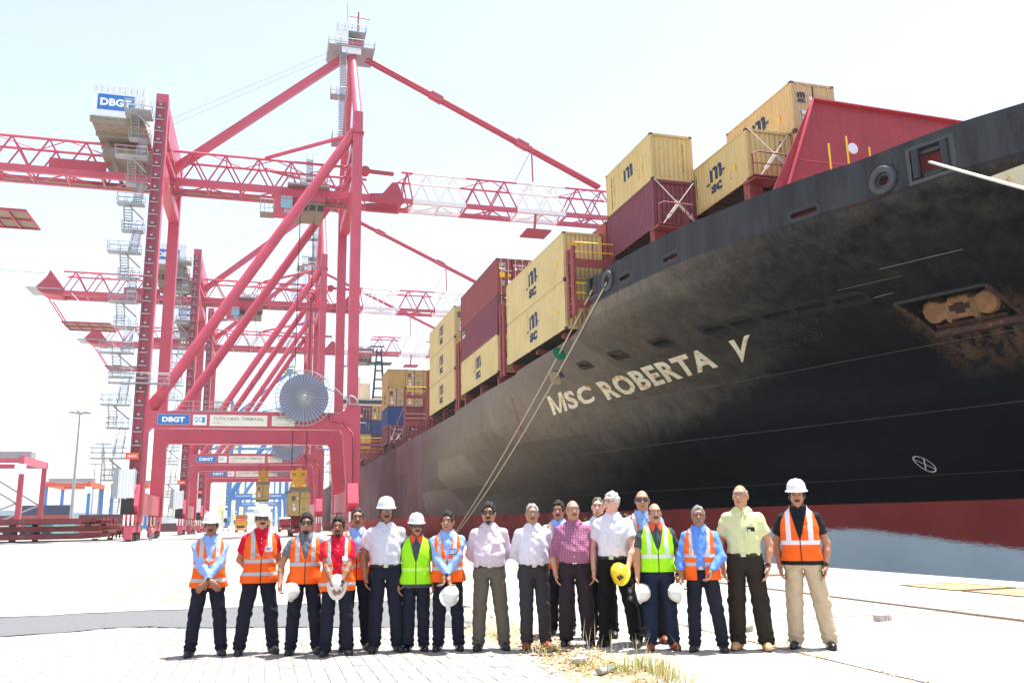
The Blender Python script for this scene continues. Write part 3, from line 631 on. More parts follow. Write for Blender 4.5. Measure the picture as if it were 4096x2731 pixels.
for word, bl, br, tl, tr, W_ in [('M', (1272, 953), (1304, 942), (1256, 911), (1289, 899), 1.7), ('SC', (1309, 941), (1368, 921), (1291, 901), (1352, 882), 3.3), ('ROBERTA', (1397, 919), (1651, 842), (1367, 878), (1625, 796), 13.0), ('V', (1690, 834), (1722, 828), (1674, 783), (1722, 767), 2.0)]:
    text_obj(word, quad_fn(bl, br, tl, tr, W_, 2.0), W_, 2.0, M_NAME, 'name_letters', SHIP, bold=.04, spacing=1.12, refine=rf(W_, 2.0))
M_GHOST = mat('ghost_weld', (58, 50, 46), .6, .3, 4)
for word, x0, x1 in [('E', 1752, 1790), ('S', 1797, 1838), ('S', 1846, 1888)]:
    y0, y1 = 806-(x0-1752)*.2, 806-(x1-1752)*.2
    v, f, w, h = text_mesh(word, .0); fn = quad_fn((x0+4, y0), (x1+4, y1), (x0-8, y0-50), (x1-10, y1-50), 1.6, 1.9, .0)
    # raised weld outline left from an earlier name
    edges = {}
    for q in f:
        for k in range(len(q)):
            e = tuple(sorted((q[k], q[(k+1) % len(q)]))); edges[e] = edges.get(e, 0)+1
    mb = MB()
    for (i, j), c in edges.items():
        if c == 1: mb.tube(fn(v[i][0]/w*1.6, v[i][1]/h*1.9), fn(v[j][0]/w*1.6, v[j][1]/h*1.9), .014, n=4, caps=False)
    mb.build('weld_letter', M_GHOST, SHIP)
M_MARKW = mat('mark_white', (228, 232, 230), .6, .08, 3)
c0 = hull_hit_d(2125, 1065); pt = hull_hit_d(2125, 1044); rr = abs(pt[2]-c0[2])
mb = MB()
def mk(ang, rad): return on_hull(c0[1]-math.cos(ang)*rad*.98, c0[2]+math.sin(ang)*rad, .02)
V = []; n = 36
for k in range(n): V += [mk(2*math.pi*k/n, rr*.86), mk(2*math.pi*k/n, rr)]
mb.add(V, [(2*k, 2*k+1, (2*k+3) % (2*n), (2*k+2) % (2*n)) for k in range(n)])
for ang in (math.pi/4, 3*math.pi/4):
    V = []
    for t in np.linspace(-.86, .86, 9):
        for s in (-.06, .06):
            V.append(on_hull(c0[1]-(math.cos(ang)*t-math.sin(ang)*s)*rr*.98, c0[2]+(math.sin(ang)*t+math.cos(ang)*s)*rr, .02))
    mb.add(V, [(2*k, 2*k+1, 2*k+3, 2*k+2) for k in range(8)])
mb.build('bow_thruster_mark', M_MARKW, SHIP)
mb = MB(); fn = quad_fn((2290, 413), (2400, 440), (2268, 408), (2400, 360), 1, 1)
mb.add([fn(u, v) for v in (0, 1) for u in np.linspace(0, 1, 8)], [(k, k+1, 9+k, 8+k) for k in range(7)]); mb.build('bow_letter_stroke', M_NAME, SHIP)
# raised weld seams that catch the light
M_SEAM = mat('weld_seam', (112, 106, 100), .5, .35, 1.5)
for z, y0, y1 in [(3.35, 88, 24), (6.0, 74, 22), (8.6, 66, 24), (10.9, 30, 27.4)]:
    ys = np.linspace(y0, y1, 70); mb = MB(); mb.path([on_hull(y, z, .004) for y in ys], .011, 4); mb.build('weld_seam', M_SEAM, SHIP)
for x0, y0, x1, y1 in [(2022, 618, 2213, 572), (2008, 684, 2052, 672)]:
    A_, B_ = hull_hit_d(x0, y0), hull_hit_d(x1, y1); mb = MB(); mb.path([on_hull(*(A_[1:]*(1-t)+B_[1:]*t), .01) for t in np.linspace(0, 1, 14)], .02, 5); mb.build('weld_seam', M_SEAM, SHIP)
for x0, y0, x1, y1 in [(1176, 912, 1290, 1100), (1105, 935, 1135, 1030)]:     # rust runs below scuppers
    A_, B_ = hull_hit_d(x0, y0), hull_hit_d(x1, y1); mb = MB(); V = []
    for t in np.linspace(0, 1, 24):
        yz = A_[1:]*(1-t)+B_[1:]*t; w = .1*(1-.6*t)
        V += [on_hull(yz[0]-w, yz[1], .006), on_hull(yz[0]+w, yz[1], .006)]
    mb.add(V, [(2*k, 2*k+1, 2*k+3, 2*k+2) for k in range(23)]); mb.build('rust_run', mat('rust_run', (120, 84, 58), .9, .4, 4), SHIP)
# side rail along the main deck
rail = MB(); ys = np.arange(75, 222, 1.5)
for y in ys: rail.tube((16.12, y, 10.7), (16.12, y, 11.8), .03, n=5)
for z in (11.05, 11.42, 11.8):
    rail.tube((16.12, 74, z), (16.12, 222, z), .022, n=5)
rail.build('deck_rail', M_BLKP, SHIP)
# breakwater plate on the forecastle
Yb = 30.4; bw = [at(x*4096/2352, y*4096/2352, 1, Yb) for x, y in ((1775, 437), (1863, 232), (2215, 287), (2420, 318))]
def BWP(k, dz=0, dy=0): return (bw[k][0], bw[k][1]+dy, bw[k][2]+dz)
mb = MB(); pl = [(bw[0][0]-.35, 13.0), (bw[0][0], bw[0][2]), (bw[1][0], bw[1][2]), (bw[2][0], bw[2][2]), (bw[3][0], bw[3][2]), (bw[3][0], 13.0)]
mb.prism(pl, lambda u, v, d: (u, Yb+d, v), -.03, .03); BW = mb.build('breakwater', M_RED2, SHIP)
mb = MB(); mb.beam((bw[0][0]-.35, Yb-.1, 13), (bw[1][0], Yb-.1, bw[1][2]), .3, .05); mb.beam((bw[1][0], Yb-.12, bw[1][2]), (bw[3][0], Yb-.12, bw[3][2]), .28, .06); mb.build('breakwater_flange', mat('flange_pink', (196, 78, 86), .5, .1, 2), BW)
for k in range(1, 6):
    x = bw[1][0]+(bw[2][0]-bw[1][0])*k/6; mb = MB(); mb.bb(x-.02, x+.02, Yb+.03, Yb+.9, 13, bw[1][2]-.3); mb.build('breakwater_stiffener', M_RED2, BW)
for zz in (15.2, 16.9):
    mb = MB(); mb.bb(bw[1][0]-.9, bw[1][0]+1.6, Yb-.05, Yb-.03, zz, zz+.05); mb.build('plate_seam', mat('flange_pink'), BW)
c1 = at(1958*4096/2352, 342*4096/2352, 1, Yb); mb = MB(); mb.lathe([(.001, 0), (.25, 0), (.27, .02), (.001, .02)], (c1[0], Yb-.055, c1[2]), 20, 'y'); mb.build('breakwater_porthole', mat('porthole_sky', (226, 238, 244), .3, .04, 2), BW)
for x, y0, y1 in [(1903, 330, 392), (1943, 313, 385), (1996, 338, 362)]:
    A_ = at(x*4096/2352, y0*4096/2352, 1, 29.4); mb = MB(); mb.tube((A_[0], 29.4, 13), tuple(A_), .045, n=8); mb.build('yellow_vent_pole', M_YRAIL, SHIP)
# accommodation block, wheelhouse wing and mast far aft
mb = MB(); mb.bb(18, 54, 187, 200, 10.7, 24.5); mb.build('accommodation', M_CREAM, SHIP)
mb = MB(); mb.bb(15.6, 56.4, 186.5, 191, 26.2, 28.2); mb.bb(20, 52, 187.5, 199, 24.5, 26.2); WH = mb.build('bridge_wing', M_CREAM, SHIP)
mb = MB(); mb.bb(15.8, 56.2, 186.42, 186.5, 27.0, 27.8); mb.build('bridge_windows', mat('ship_glass', (30, 38, 46), .15, .1, 2), WH)
mb = MB(); m0 = at(1513, 1620, 1, 190); X0 = m0[0]
for dx in (-.9, .9):
    for dy in (-.9, .9): mb.tube((X0+dx*1.4, 190+dy*1.4, 28.2), (X0+dx*.5, 190+dy*.5, 40), .14, n=6)
for k in range(6):
    z = 29+k*2; mb.box((X0, 190, z), (2.2-.2*k, 2.2-.2*k, .12))
mb.box((X0, 190, 36.6), (5.5, 3.2, .2)); mb.box((X0-.6, 189.5, 40.4), (3.2, .3, .3)); mb.tube((X0-1.8, 190, 36.6), (X0-1.8, 190, 42), .06, n=5); mb.build('signal_mast', mat('mast_black', (38, 44, 50), .6, .2, 1), SHIP)
mb = MB(); mb.tube((X0-4.6, 191, 28), (X0-4.6, 191, 33.5), .9, n=12); mb.box((X0-3, 191, 30.2), (2.4, 2, 3.6)); mb.build('satellite_dome', M_CREAM, SHIP)
mb = MB(); mb.bb(17, 34, 226, 236, 10.7, 20.5); mb.bb(16.2, 34, 224, 238, 17.2, 17.6); mb.build('stern_house', M_CREAM, SHIP)
for k in range(5):
    mb = MB(); mb.bb(16.96, 16.99, 227.2+k*1.7, 228+k*1.7, 14.5, 15.3); mb.build('stern_house_window', mat('ship_glass'), SHIP)
# mooring lines to a quay bollard, with rat guards
BOL = at(1044*4096/2352, 1205*4096/2352, 0, 14.9)
def sagline(a, c, sag, n=40):
    a = Vector(a); c = Vector(c); return [a.lerp(c, t)-Vector((0, 0, sag*4*t*(1-t))) for t in np.linspace(0, 1, n)]
def rope(name, pts, r, m, label):
    mb = MB(); mb.path(pts, r, 7); o = tag(mb.build(name, m, smooth=True), label, 'rope'); return o
fr0 = on_hull(SLOTS[13][0], SLOTS[13][1]-.2, .05); ck0 = on_hull(SLOTS[15][0], SLOTS[15][1]-.1, .12)
b0 = Vector((14.9, BOL[1], .62)); L_A = sagline(fr0, b0, .5); L_B = sagline(ck0, b0+Vector((.1, -.1, -.05)), .75)
rope('mooring_line', L_A, .045, M_ROPE, 'tan mooring line running from the roller fairlead to the quay bollard')
rope('mooring_line', L_B, .045, M_ROPE, 'slack tan mooring line running from the ring chock to the quay bollard')
bl = root('bollard', (14.9, BOL[1], .1), 'yellow cast bollard holding two tan mooring lines', 'bollard')
mb = MB(); mb.lathe([(.42, 0), (.42, .06), (.24, .14), (.2, .5), (.3, .6), (.34, .68), (.24, .74), (.02, .76)], (14.9, BOL[1], .1), 18); mb.build('bollard_body', M_YRAIL, bl, smooth=50)
mb = MB(); mb.box((14.9, BOL[1], .115), (1.0, 1.0, .03)); mb.build('base_plate', mat('bollard_base', (90, 80, 70), .8), bl)
def disc_on(path, t, r, m, name, label, sq=0):
    k = int(t*(len(path)-1)); c = path[k]; d = (path[k+1]-path[k-1]).normalized(); a_ = d.cross(Vector((0, 0, 1))).normalized(); b2 = a_.cross(d).normalized()
    poly = [(math.cos(w)*r*(1 if not sq else 1.0/max(abs(math.cos(w)), abs(math.sin(w)))), math.sin(w)*r*(1.15 if not sq else 1.5/max(abs(math.cos(w)), abs(math.sin(w))))) for w in np.linspace(0, 2*math.pi, 28, endpoint=False)]
    poly = [(u*.999, v) for u, v in poly]
    mb = MB(); mb.prism(poly, lambda u, v, d_: c+a_*u+b2*v+d*d_, -.02, .02); o = tag(mb.build(name, m), label, 'rat guard', 'rat guards on the mooring lines'); return o
disc_on(L_A, .2, .42, mat('ratguard_green', (24, 128, 92), .5, .12, 4), 'rat_guard', 'green rounded rat guard threaded on the mooring lines')
disc_on(L_B, .27, .3, mat('ratguard_tan', (186, 160, 124), .7, .12, 4), 'rat_guard', 'tan notched rat guard threaded on the slack mooring line', 1)
# forward spring line leaving the square fairlead
best = None
for xe in np.linspace(2400, 6500, 300):
    q_ = at(xe*4096/2352, (372+(xe-2140)*.25)*4096/2352, 0, 13.5)
    if q_[2] < 1.0 and q_[1] < 40: best = q_; break
a0 = on_hull(SLOTS[12][0], SLOTS[12][1]-.1, .1)
if best is None: best = np.array([13.5, -6, .6])
rope('mooring_line', sagline(a0, best, .12), .05, M_ROPEW, 'pale white mooring line leading forward from the square bow fairlead')
bl = root('bollard', (float(best[0]), float(best[1]), .1), 'yellow bollard ahead of the bow holding the pale mooring line', 'bollard')
mb = MB(); mb.lathe([(.42, 0), (.42, .06), (.24, .14), (.2, .5), (.3, .6), (.34, .68), (.24, .74), (.02, .76)], (float(best[0]), float(best[1]), .1), 18); mb.build('bollard_body', M_YRAIL, bl, smooth=50)
# rubber fenders between hull and quay
for k, y in enumerate(range(98, 200, 14)):
    fd = root('quay_fender', (QX+.02, y, -2), 'black rubber fender panel hung on the quay face beside the hull', 'fender', 'rubber fenders along the quay face')
    mb = MB(); mb.bb(QX+.02, QX+.45, y-.8, y+.8, -2, -.1); mb.build('fender_panel', M_BLKP, fd)
    mb = MB(); mb.tube((QX+.02, y, -1), (QX+.3, y, -1), .4, n=12); mb.build('fender_cone', M_DARK, fd)
# ------------------------------------------------------------------ shipping containers
PITCH_, DEP = .278, .036
def corr(L):
    """trapezoid corrugation knots along a wall of length L: [(s, depth)]"""
    n = max(1, round(L/PITCH_)); p = L/n; k = []
    for i in range(n):
        a = i*p; k += [(a, 0), (a+p*.26, 0), (a+p*.5, -DEP), (a+p*.76, -DEP)]
    k.append((L, 0)); return k
def corr_at(s, K):
    for (a, x), (b, y) in zip(K, K[1:]):
        if a <= s <= b: return x+(y-x)*((s-a)/(b-a) if b > a else 0)
    return 0
def paint_container(name, rgb, rust=.1): return mat('box_'+name, rgb, .55, .13, .5, .08, 12, rust=rust, streak=.3, rustcol=(120, 66, 40))
PAINT = {'msc': paint_container('msc', (200, 178, 122), .04), 'mscold': paint_container('mscold', (200, 174, 114), .28), 'tan': paint_container('tan', (206, 172, 116), .1), 'gold': paint_container('gold', (186, 158, 90), .05),
         'maroon': paint_container('maroon', (112, 42, 58), .06), 'red': paint_container('red', (134, 56, 52), .1), 'blue': paint_container('blue', (28, 62, 120), .03), 'navy': paint_container('navy', (44, 60, 96), .05),
         'teal': paint_container('teal', (46, 138, 124), .05), 'brown': paint_container('brown', (160, 74, 62), .06), 'plum': paint_container('plum', (92, 40, 52), .05), 'rust': paint_container('rust', (150, 66, 58), .1), 'cyan': paint_container('cyan', (126, 196, 190), .05), 'white': paint_container('white', (206, 214, 220), .05)}
M_CAST = mat('corner_casting', (96, 62, 54), .7, .3, 6, rust=.3); M_ROD = mat('lock_rod', (190, 190, 186), .4, .15, 8, metal=.3)
M_INKN = mat('logo_ink', (38, 50, 78), .7, .2, 3); M_INKW = mat('logo_white', (232, 232, 228), .7, .1, 3); M_INKY = mat('sticker_yellow', (226, 176, 48), .7, .15, 4); M_INKG = mat('sticker_green', (70, 160, 90), .7); M_GASKET = mat('door_gasket', (40, 36, 36), .8); M_FLOOR = mat('underfloor', (44, 34, 32), .9, .3, 3)
CW = 2.438; _cm = {}
def glyph_m():
    V = []; F = []
    def q(*p): o = len(V); V.extend(p); F.append(tuple(range(o, o+len(p))))
    for a, b in ((0, .24), (.38, .62), (.76, 1.0)): q((a, 0), (b, 0), (b, .72), (a, .72 if a else 1.0))
    for a, b in ((.24, .38), (.62, .76)):
        q((a, .62), (a+.05, .74), (b-.04, .76), (b, .72), (b+.12, .97), (b-.02, 1.0), (a+.02, .93), (a, .86))
        q((b, .72), (b+.24, .72), (b+.21, .88), (b+.12, .97))
    return np.array(V, float), F, 1.0, 1.0
_txt[('m', .09, 1.0)] = glyph_m()
def cmesh(key, fn, m):
    if key not in _cm: _cm[key] = fn()
    k2 = (key, m.name)
    if k2 not in _cm:
        me = _cm[key].mesh(key[0], m); _cm[k2] = me
    return _cm[k2]
def c_side(L, H):
    K = corr(L-.3); mb = MB(); n = len(K); V = []
    for z in (.17, H-.1): V += [(-CW/2+.012-d-.0, -L/2+.15+s, z) for s, d in K]
    mb.add([(x, y, z) for x, y, z in V], [(i, i+1, n+i+1, n+i) for i in range(n-1)]); return mb
def c_end(H):
    K = corr(CW-.3); mb = MB(); n = len(K); V = []
    for z in (.17, H-.1): V += [(-CW/2+.15+s, .02-d, z) for s, d in K]
    mb.add(V, [(i, i+1, n+i+1, n+i) for i in range(n-1)]); return mb
def c_frame(L, H):
    mb = MB(); w = CW/2
    for sx in (-1, 1):
        for sy in (-1, 1): mb.box((sx*(w-.075), sy*(L/2-.08), H/2), (.15, .16, H-.24))
        mb.box((sx*(w-.03), 0, .09), (.06, L-.3, .16)); mb.box((sx*(w-.03), 0, H-.06), (.06, L-.3, .09))
    for sy in (-1, 1): mb.box((0, sy*(L/2-.06), H-.07), (CW-.34, .12, .12)); mb.box((0, sy*(L/2-.06), .09), (CW-.34, .12, .16))
    mb.box((0, 0, H-.045), (CW-.12, L-.24, .02)); return mb
def c_floor(L):
    mb = MB(); mb.box((0, 0, .12), (CW-.14, L-.26, .02))
    for y in np.arange(-L/2+.5, L/2-.3, .6): mb.box((0, y, .06), (CW-.14, .06, .1))
    return mb
def c_cast(): mb = MB(); mb.box((0, 0, 0), (.175, .19, .118)); return mb
def c_door(H):
    mb = MB(); w = CW/2-.17; mb.box((0, 0, H/2+.02), (w-.012, .05, H-.34))
    for k in range(5):      # pressed horizontal swages
        z = .45+k*(H-.8)/4.4; mb.box((0, -.028, z), (w-.16, .022, (H-.8)/4.4*.55))
    return mb
def c_rod(H):
    mb = MB(); mb.tube((0, 0, .1), (0, 0, H-.08), .019, n=6); mb.box((0, 0, .14), (.07, .05, .1)); mb.box((0, 0, H-.12), (.07, .05, .1)); mb.box((.1, -.02, 1.05), (.34, .03, .05)); mb.box((0, .0, 1.35), (.08, .06, .05)); return mb
def container(loc, L, H, paint, end='corr', logo=None, label='', group=None, rz=0, detail=2, back='corr', name='shipping_container', sides=(1,)):
    """origin: centre of the base; length along local Y; quay side is local -X, near end local -Y"""
    m = PAINT[paint]; r_ = root(name, loc, label, 'container', group, rz); ORG[r_.name] = Vector((0, 0, 0))
    link('side_wall', cmesh(('side', L, H), lambda: c_side(L, H), m), r_)
    o = link('side_wall', cmesh(('side', L, H), lambda: c_side(L, H), m), r_); o.rotation_euler = (0, 0, math.pi)
    link('frame', cmesh(('frame', L, H), lambda: c_frame(L, H), m), r_)
    link('underfloor', cmesh(('floor', L), lambda: c_floor(L), M_FLOOR), r_)
    for sy, kind in ((-1, end), (1, back)):
        if kind == 'corr':
            o = link('end_wall', cmesh(('end', H), lambda: c_end(H), m), r_, (0, sy*(L/2-.04), 0)); o.rotation_euler = (0, 0, 0 if sy < 0 else math.pi)
        else:
            for sx in (-1, 1):
                o = link('door', cmesh(('door', H), lambda: c_door(H), m), r_, (sx*(CW/4-.045), sy*(L/2-.035), 0))
                if sy > 0: o.rotation_euler = (0, 0, math.pi)
                if detail:
                    for dx in (-.28, .28): 
                        q_ = link('lock_rod', cmesh(('rod', H), lambda: c_rod(H), M_ROD if detail == 2 else m), r_, (sx*(CW/4-.045)+dx, sy*(L/2+.012), 0))
                        if sy > 0: q_.rotation_euler = (0, 0, math.pi)
            mb = MB(); mb.box((0, sy*(L/2-.03), H/2), (.02, .06, H-.3)); link('door_gasket', mb.mesh('door_gasket', M_GASKET), r_)
    if detail == 2:
        for sx in (-1, 1):
            for sy in (-1, 1):
                for z in (.059, H-.059): link('corner_casting', cmesh(('cast',), c_cast, M_CAST), r_, (sx*(CW/2-.085), sy*(L/2-.093), z))
    K = corr(L-.3)
    def side_fn(y0, z0):
        return lambda u, v: (-CW/2+.012-.004-corr_at(min(max(y0-u+L/2-.15, 0), L-.3), K), y0-u, z0+v)
    def side_text(s, yc, z0, w, h, m_, bold=.03, nm='logo'):
        y0 = yc+w/2; kn = sorted(set([round(y0-(s_-L/2+.15), 4) for s_, d in K if 0 < y0-(s_-L/2+.15) < w]))
        key = ('txt', s, L, round(yc, 2), round(z0, 2), round(w, 2), h, m_.name)
        if key not in _cm:
            o = text_obj(s, side_fn(y0, z0), w, h, m_, nm, r_, bold, refine=[(0, kn)]); _cm[key] = o.data
        else: link(nm, _cm[key], r_)
    if logo and 'msc' in logo:
        big = logo == 'msc'; hh = 1.75 if big else 1.35; y_ = 0. if big else -.1
        side_text('m', y_, H*.5-.1, 1.75 if big else 1.2, hh*.55, M_INKN, .09)
        if logo != 'mscm': [link('logo_tick', (lambda b: (b.box((-CW/2-.028, y_+dy, z), (.012, .3, .1)), b.mesh('logo_tick', M_INKN))[1])(MB()), r_) for dy, z in ((1.05 if big else .75, H*.5-.16), (-1.05 if big else -.75, H*.5+.12))]; side_text('sc', y_, H*.5-.1-hh*.47, 1.5 if big else 1.05, hh*.34, M_INKN, .05)
        if L < 7:
            for k, ch in enumerate('SHIPPING CO'):
                if ch != ' ': side_text(ch, 1.9, H-.55-k*.17, .13, .13, M_INKN, .03, 'side_lettering')
            for k, ch in enumerate('MEDITERRANEAN'): side_text(ch, 2.25, H-.55-k*.15, .11, .12, M_INKN, .03, 'side_lettering')
        mbx = MB(); mbx.box((-CW/2-.026, -L/2+1.1, H*.42), (.008, .16, .3)); link('sticker', mbx.mesh('sticker', M_INKY), r_)
    def end_text(s, xc, z, w, h, m_, bold=.02, y=-.055): text_obj(s, lambda u, v: (xc-w/2+u, -L/2+y, z+v), w, h, m_, 'end_lettering', r_, bold)
    def end_card(xc, z, w, h, m_, y=-.05): mb = MB(); mb.box((xc, -L/2+y, z), (w, .006, h)); link('sticker', mb.mesh('sticker', m_), r_)
    if end == 'door' and detail == 2:
        if logo and 'msc' in logo:
            end_text('m', -.72, H-.86, .42, .3, M_INKN, .09, -.062); end_text('sc', -.72, H-1.1, .42, .19, M_INKN, .05, -.062); end_text('MELJ  696984 2', .62, H-.92, .85, .13, M_INKN, .02, -.066)
            end_card(-.2, H-.85, .17, .17, M_INKW, -.062); end_card(-.65, H-1.62, .22, .22, M_INKW, -.062); end_card(-.6, H-2.1, .3, .42, M_INKW, -.06); end_card(.5, .75, .34, .2, M_INKG, -.06)
        if logo == 'florens':
            end_card(-.78, H-.62, .46, .5, M_INKW, -.06); end_card(-.78, H-.58, .4, .38, PAINT['blue'], -.066); end_text('F', -.78, H-.74, .26, .3, M_INKY, .05, -.072)
            end_text('FCIU  885235 9', .58, H-.62, .95, .15, M_INKW, .02, -.066); end_text('4561', .66, H-.86, .3, .14, M_INKW, .02, -.066); end_card(.3, H-.82, .18, .2, M_INKW, -.066)
            end_text('www.florens.com', -.45, H-1.02, .9, .12, M_INKW, .01, -.066); end_card(-.78, H-1.3, .4, .4, M_INKY, -.06); end_card(-.22, H-1.34, .26, .22, M_INKY, -.066); end_card(-.75, H-1.95, .3, .38, mat('plate_grey', (150, 146, 140), .5), -.06); end_card(-.22, H-1.85, .26, .24, M_INKW, -.066)
        if logo == 'beacon':
            end_text('BEACON', -.7, H-.75, .6, .16, M_INKW, .02, -.066); end_card(-.7, H-.5, .5, .14, M_INKG, -.06); end_card(-.7, H-1.3, .3, .25, M_INKY, -.066)
        if logo == 'white': end_text('TGHU 483920 1', .55, H-.7, .9, .14, M_INKW, .02, -.066); end_card(-.6, H-1.9, .3, .4, M_INKW, -.06); end_card(-.15, H-.6, .2, .2, M_INKW, -.066)
    if end == 'corr' and detail == 2:
        if logo == 'msc': end_card(-.62, H-.78, .5, .24, M_INKY, -.03)
        if logo and 'msc' in logo:
            for k, ch in enumerate('MSMU728433'): end_text(ch, .62, H-.62-k*.16, .08, .11, M_INKN, .02, -.025)
    if logo == 'cronos':
        end_text('CRONOS', -.35, H-.62, 1.25, .22, M_INKW, .06, -.03); end_card(.35, H-1.0, .22, .4, mat('cronos_light', (70, 140, 210), .5), -.03)
        for k in range(8): end_card(.78, H-.6-k*.17, .05, .1, M_INKW, -.03)
    if logo == 'beacon': side_text('BEACON', L/2-1.1, H-.95, 1.1, .3, M_INKW, .03, 'side_lettering'); mb = MB(); mb.box((-CW/2-.027, L/2-1.1, H-.5), (.008, 1.0, .2)); link('sticker', mb.mesh('sticker', M_INKG), r_)
    return r_
HC, ST = 2.896, 2.591; X0R = 16.25+CW/2; RP = 2.5
GC = 'containers stacked on the ship'
def ship_box(row, y0, L, z, H, paint, **k): return container((X0R+row*RP, y0+L/2, z), L, H, paint, group=GC, **k)
L40, L20 = 12.192, 6.058; Z0 = 12.22
# bay nearest the forecastle
ship_box(0, 44.8, L40, Z0, HC, 'msc', logo='msc', label='lower of two pale yellow forty foot boxes behind the red lashing tower with yellow rails')
ship_box(0, 44.8, L40, Z0+HC+.02, HC, 'msc', logo='msc', label='upper of two pale yellow forty foot boxes, yellow caution sticker on its end')
ship_box(1, 44.3, L20, 16.07, ST, 'rust', label='red twenty foot box wedged behind the yellow pair and the dark red box')
ship_box(1, 37.9, L20, 16.13, ST, 'maroon', label='dark red twenty foot box under the dented yellow box, lashed by a crossed rod')
ship_box(1, 37.9, L20, 16.13+ST+.02, ST, 'mscold', logo='mscm', label='dented rust-streaked yellow box perched on a dark red box')
ship_box(2, 32.9, L20, 16.93, ST, 'mscold', logo='mscsc', label='rusty yellow box with big dark logo standing just behind the red breakwater')
ship_box(3, 32.6, L20, 16.93, ST, 'tan', end='door', logo='mscsc', label='tan box hidden low behind the rusty yellow one, next to the breakwater')
ship_box(3, 32.6, L20, 16.93+ST+.02, ST, 'tan', end='door', logo='mscsc', label='topmost tan box with silver door rods rising behind the red breakwater')
# second bay: yellow, purple-red, red
ship_box(0, 59.6, L40, Z0, HC, 'msc', logo='msc', end='door', label='pale yellow forty foot box at the bottom, under a purple-red one')
ship_box(0, 59.6, L40, Z0+HC+.02, HC, 'maroon', logo='beacon', end='door', label='purple-red forty foot box between a yellow box below and a red box above')
ship_box(0, 59.6, L40, Z0+2*HC+.04, HC, 'red', logo='florens', end='door', label='brick red box with blue square badge on its doors, topmost of its stack')
ship_box(1, 59.6, L40, Z0+2*HC+.04, HC, 'gold', label='yellow box tucked beside the brick red box with blue badge')
# third bay: three yellow
for k, t in enumerate(['bottom', 'middle', 'top']):
    ship_box(0, 74.5, L40, Z0+k*(HC+.02), HC, 'msc', logo='msc', end='door' if k == 2 else 'corr', label='%s box in the stack of three pale yellow forty footers' % t)
# stack abreast the crane: four tiers, three rows
far = [[('maroon', 'door', 'white', 'purple-red box with crossed lashing rods at the foot of the four-high stack'), ('blue', 'corr', None, 'blue box above a purple-red one in the four-high stack'), ('gold', 'door', 'mscsc', 'yellow box with door rods above the blue box'), ('gold', 'corr', 'mscx', 'yellow box with plain ribbed end on top of the four-high stack')],
       [('plum', 'door', 'white', 'dark red box behind the red lashing house'), ('maroon', 'corr', None, 'dark red ribbed box partly behind the red lashing house'), ('gold', 'door', 'mscsc', 'yellow box with green sticker beside a teal box'), ('gold', 'door', 'mscsc', 'top yellow box with door rods in the middle of the four-high stack')],
       [('red', 'corr', None, 'red box low behind the lashing house'), ('gold', 'corr', None, 'yellow box hidden under the teal box'), ('teal', 'door', 'white', 'teal box peeping out beside yellow boxes'), ('gold', 'corr', None, 'yellow ribbed box at the end of the top tier, above the teal box')]]
for row, tiers in enumerate(far):
    for k, (p_, e_, lg, lab) in enumerate(tiers): ship_box(row, 118, L20, Z0+k*(ST+.015), ST, p_, end=e_, logo=lg if lg != 'mscx' else None, label=lab)
far2 = [[('red', 'corr', None, 'red ribbed box with crossed rods in the farthest stack'), ('gold', 'corr', None, 'yellow ribbed box under the blue lettered one'), ('navy', 'corr', 'cronos', 'blue box with white CRONOS lettering in the farthest stack'), ('plum', 'door', 'white', 'dark red box with door rods on top of the blue lettered one')],
        [('red', 'door', 'white', 'red box low in the second row of the farthest stack'), ('plum', 'door', 'white', 'dark red box behind a yellow railing in the farthest stack'), ('blue', 'corr', None, 'plain blue box beside the blue lettered one'), ('gold', 'door', 'mscsc', 'small looking yellow box at the top beside the dark red one')]]
for row, tiers in enumerate(far2):
    for k, (p_, e_, lg, lab) in enumerate(tiers): ship_box(row, 157, L20, Z0+k*(ST+.015), ST, p_, end=e_, logo=lg, label=lab, detail=2 if k > 1 else 1)
# ---- lashing bridges: red towers with rungs, platforms and yellow rails
def base_z(x, y):
    for z in np.linspace(10.7, 12.7, 21):
        if float(hullx(y, z)) <= x-.3: return float(z)
    return 12.7
def lashing_bridge(y, z1, nrow=6, first=False):
    for sx in range(0, nrow+1):
        x = 16.3+sx*RP if sx else 16.35
        mb = MB(); zb_ = base_z(x, y-.6); mb.box((x, y-.4, (zb_+z1)/2), (.16, .42, z1-zb_)); mb.box((x, y+.4, (zb_+z1)/2), (.16, .3, z1-zb_))
        for z in np.arange(max(11.6, zb_+.3), z1, .75): mb.box((x, y, z), (.12, .5, .06))
        mb.build('lashing_post', M_STAN, SHIP)
        if sx == 0:
            mb = MB()
            for z in np.arange(max(11.5, zb_+.2), z1, .33): mb.tube((x-.1, y-.14, z), (x-.1, y+.14, z), .015, n=4)
            mb.build('lashing_ladder', M_STAN, SHIP)
    xe = 16.3+nrow*RP
    for z in (13.4, z1-.9):
        mb = MB(); mb.bb(16.3, xe, y-.62, y+.55, z, z+.1); mb.bb(16.3, xe, y-.66, y-.62, z-.35, z+.12); mb.build('lashing_platform', M_STAN, SHIP)
        mb = MB()
        for dz in (.55, 1.1): mb.tube((16.4, y-.6, z+dz), (xe, y-.6, z+dz), .035, n=6)
        mb.build('yellow_rail', M_YRAIL, SHIP)
        mb = MB()
        for x in np.arange(17.5, xe, 1.25): mb.tube((x, y-.6, z+.1), (x, y-.6, z+1.1), .025, n=5)
        mb.build('rail_post', M_STAN, SHIP)
    mb = MB(); mb.bb(18.8, xe, y-.15, y-.1, 10.7, 13.4); mb.build('lashing_wall', M_STAN, SHIP)
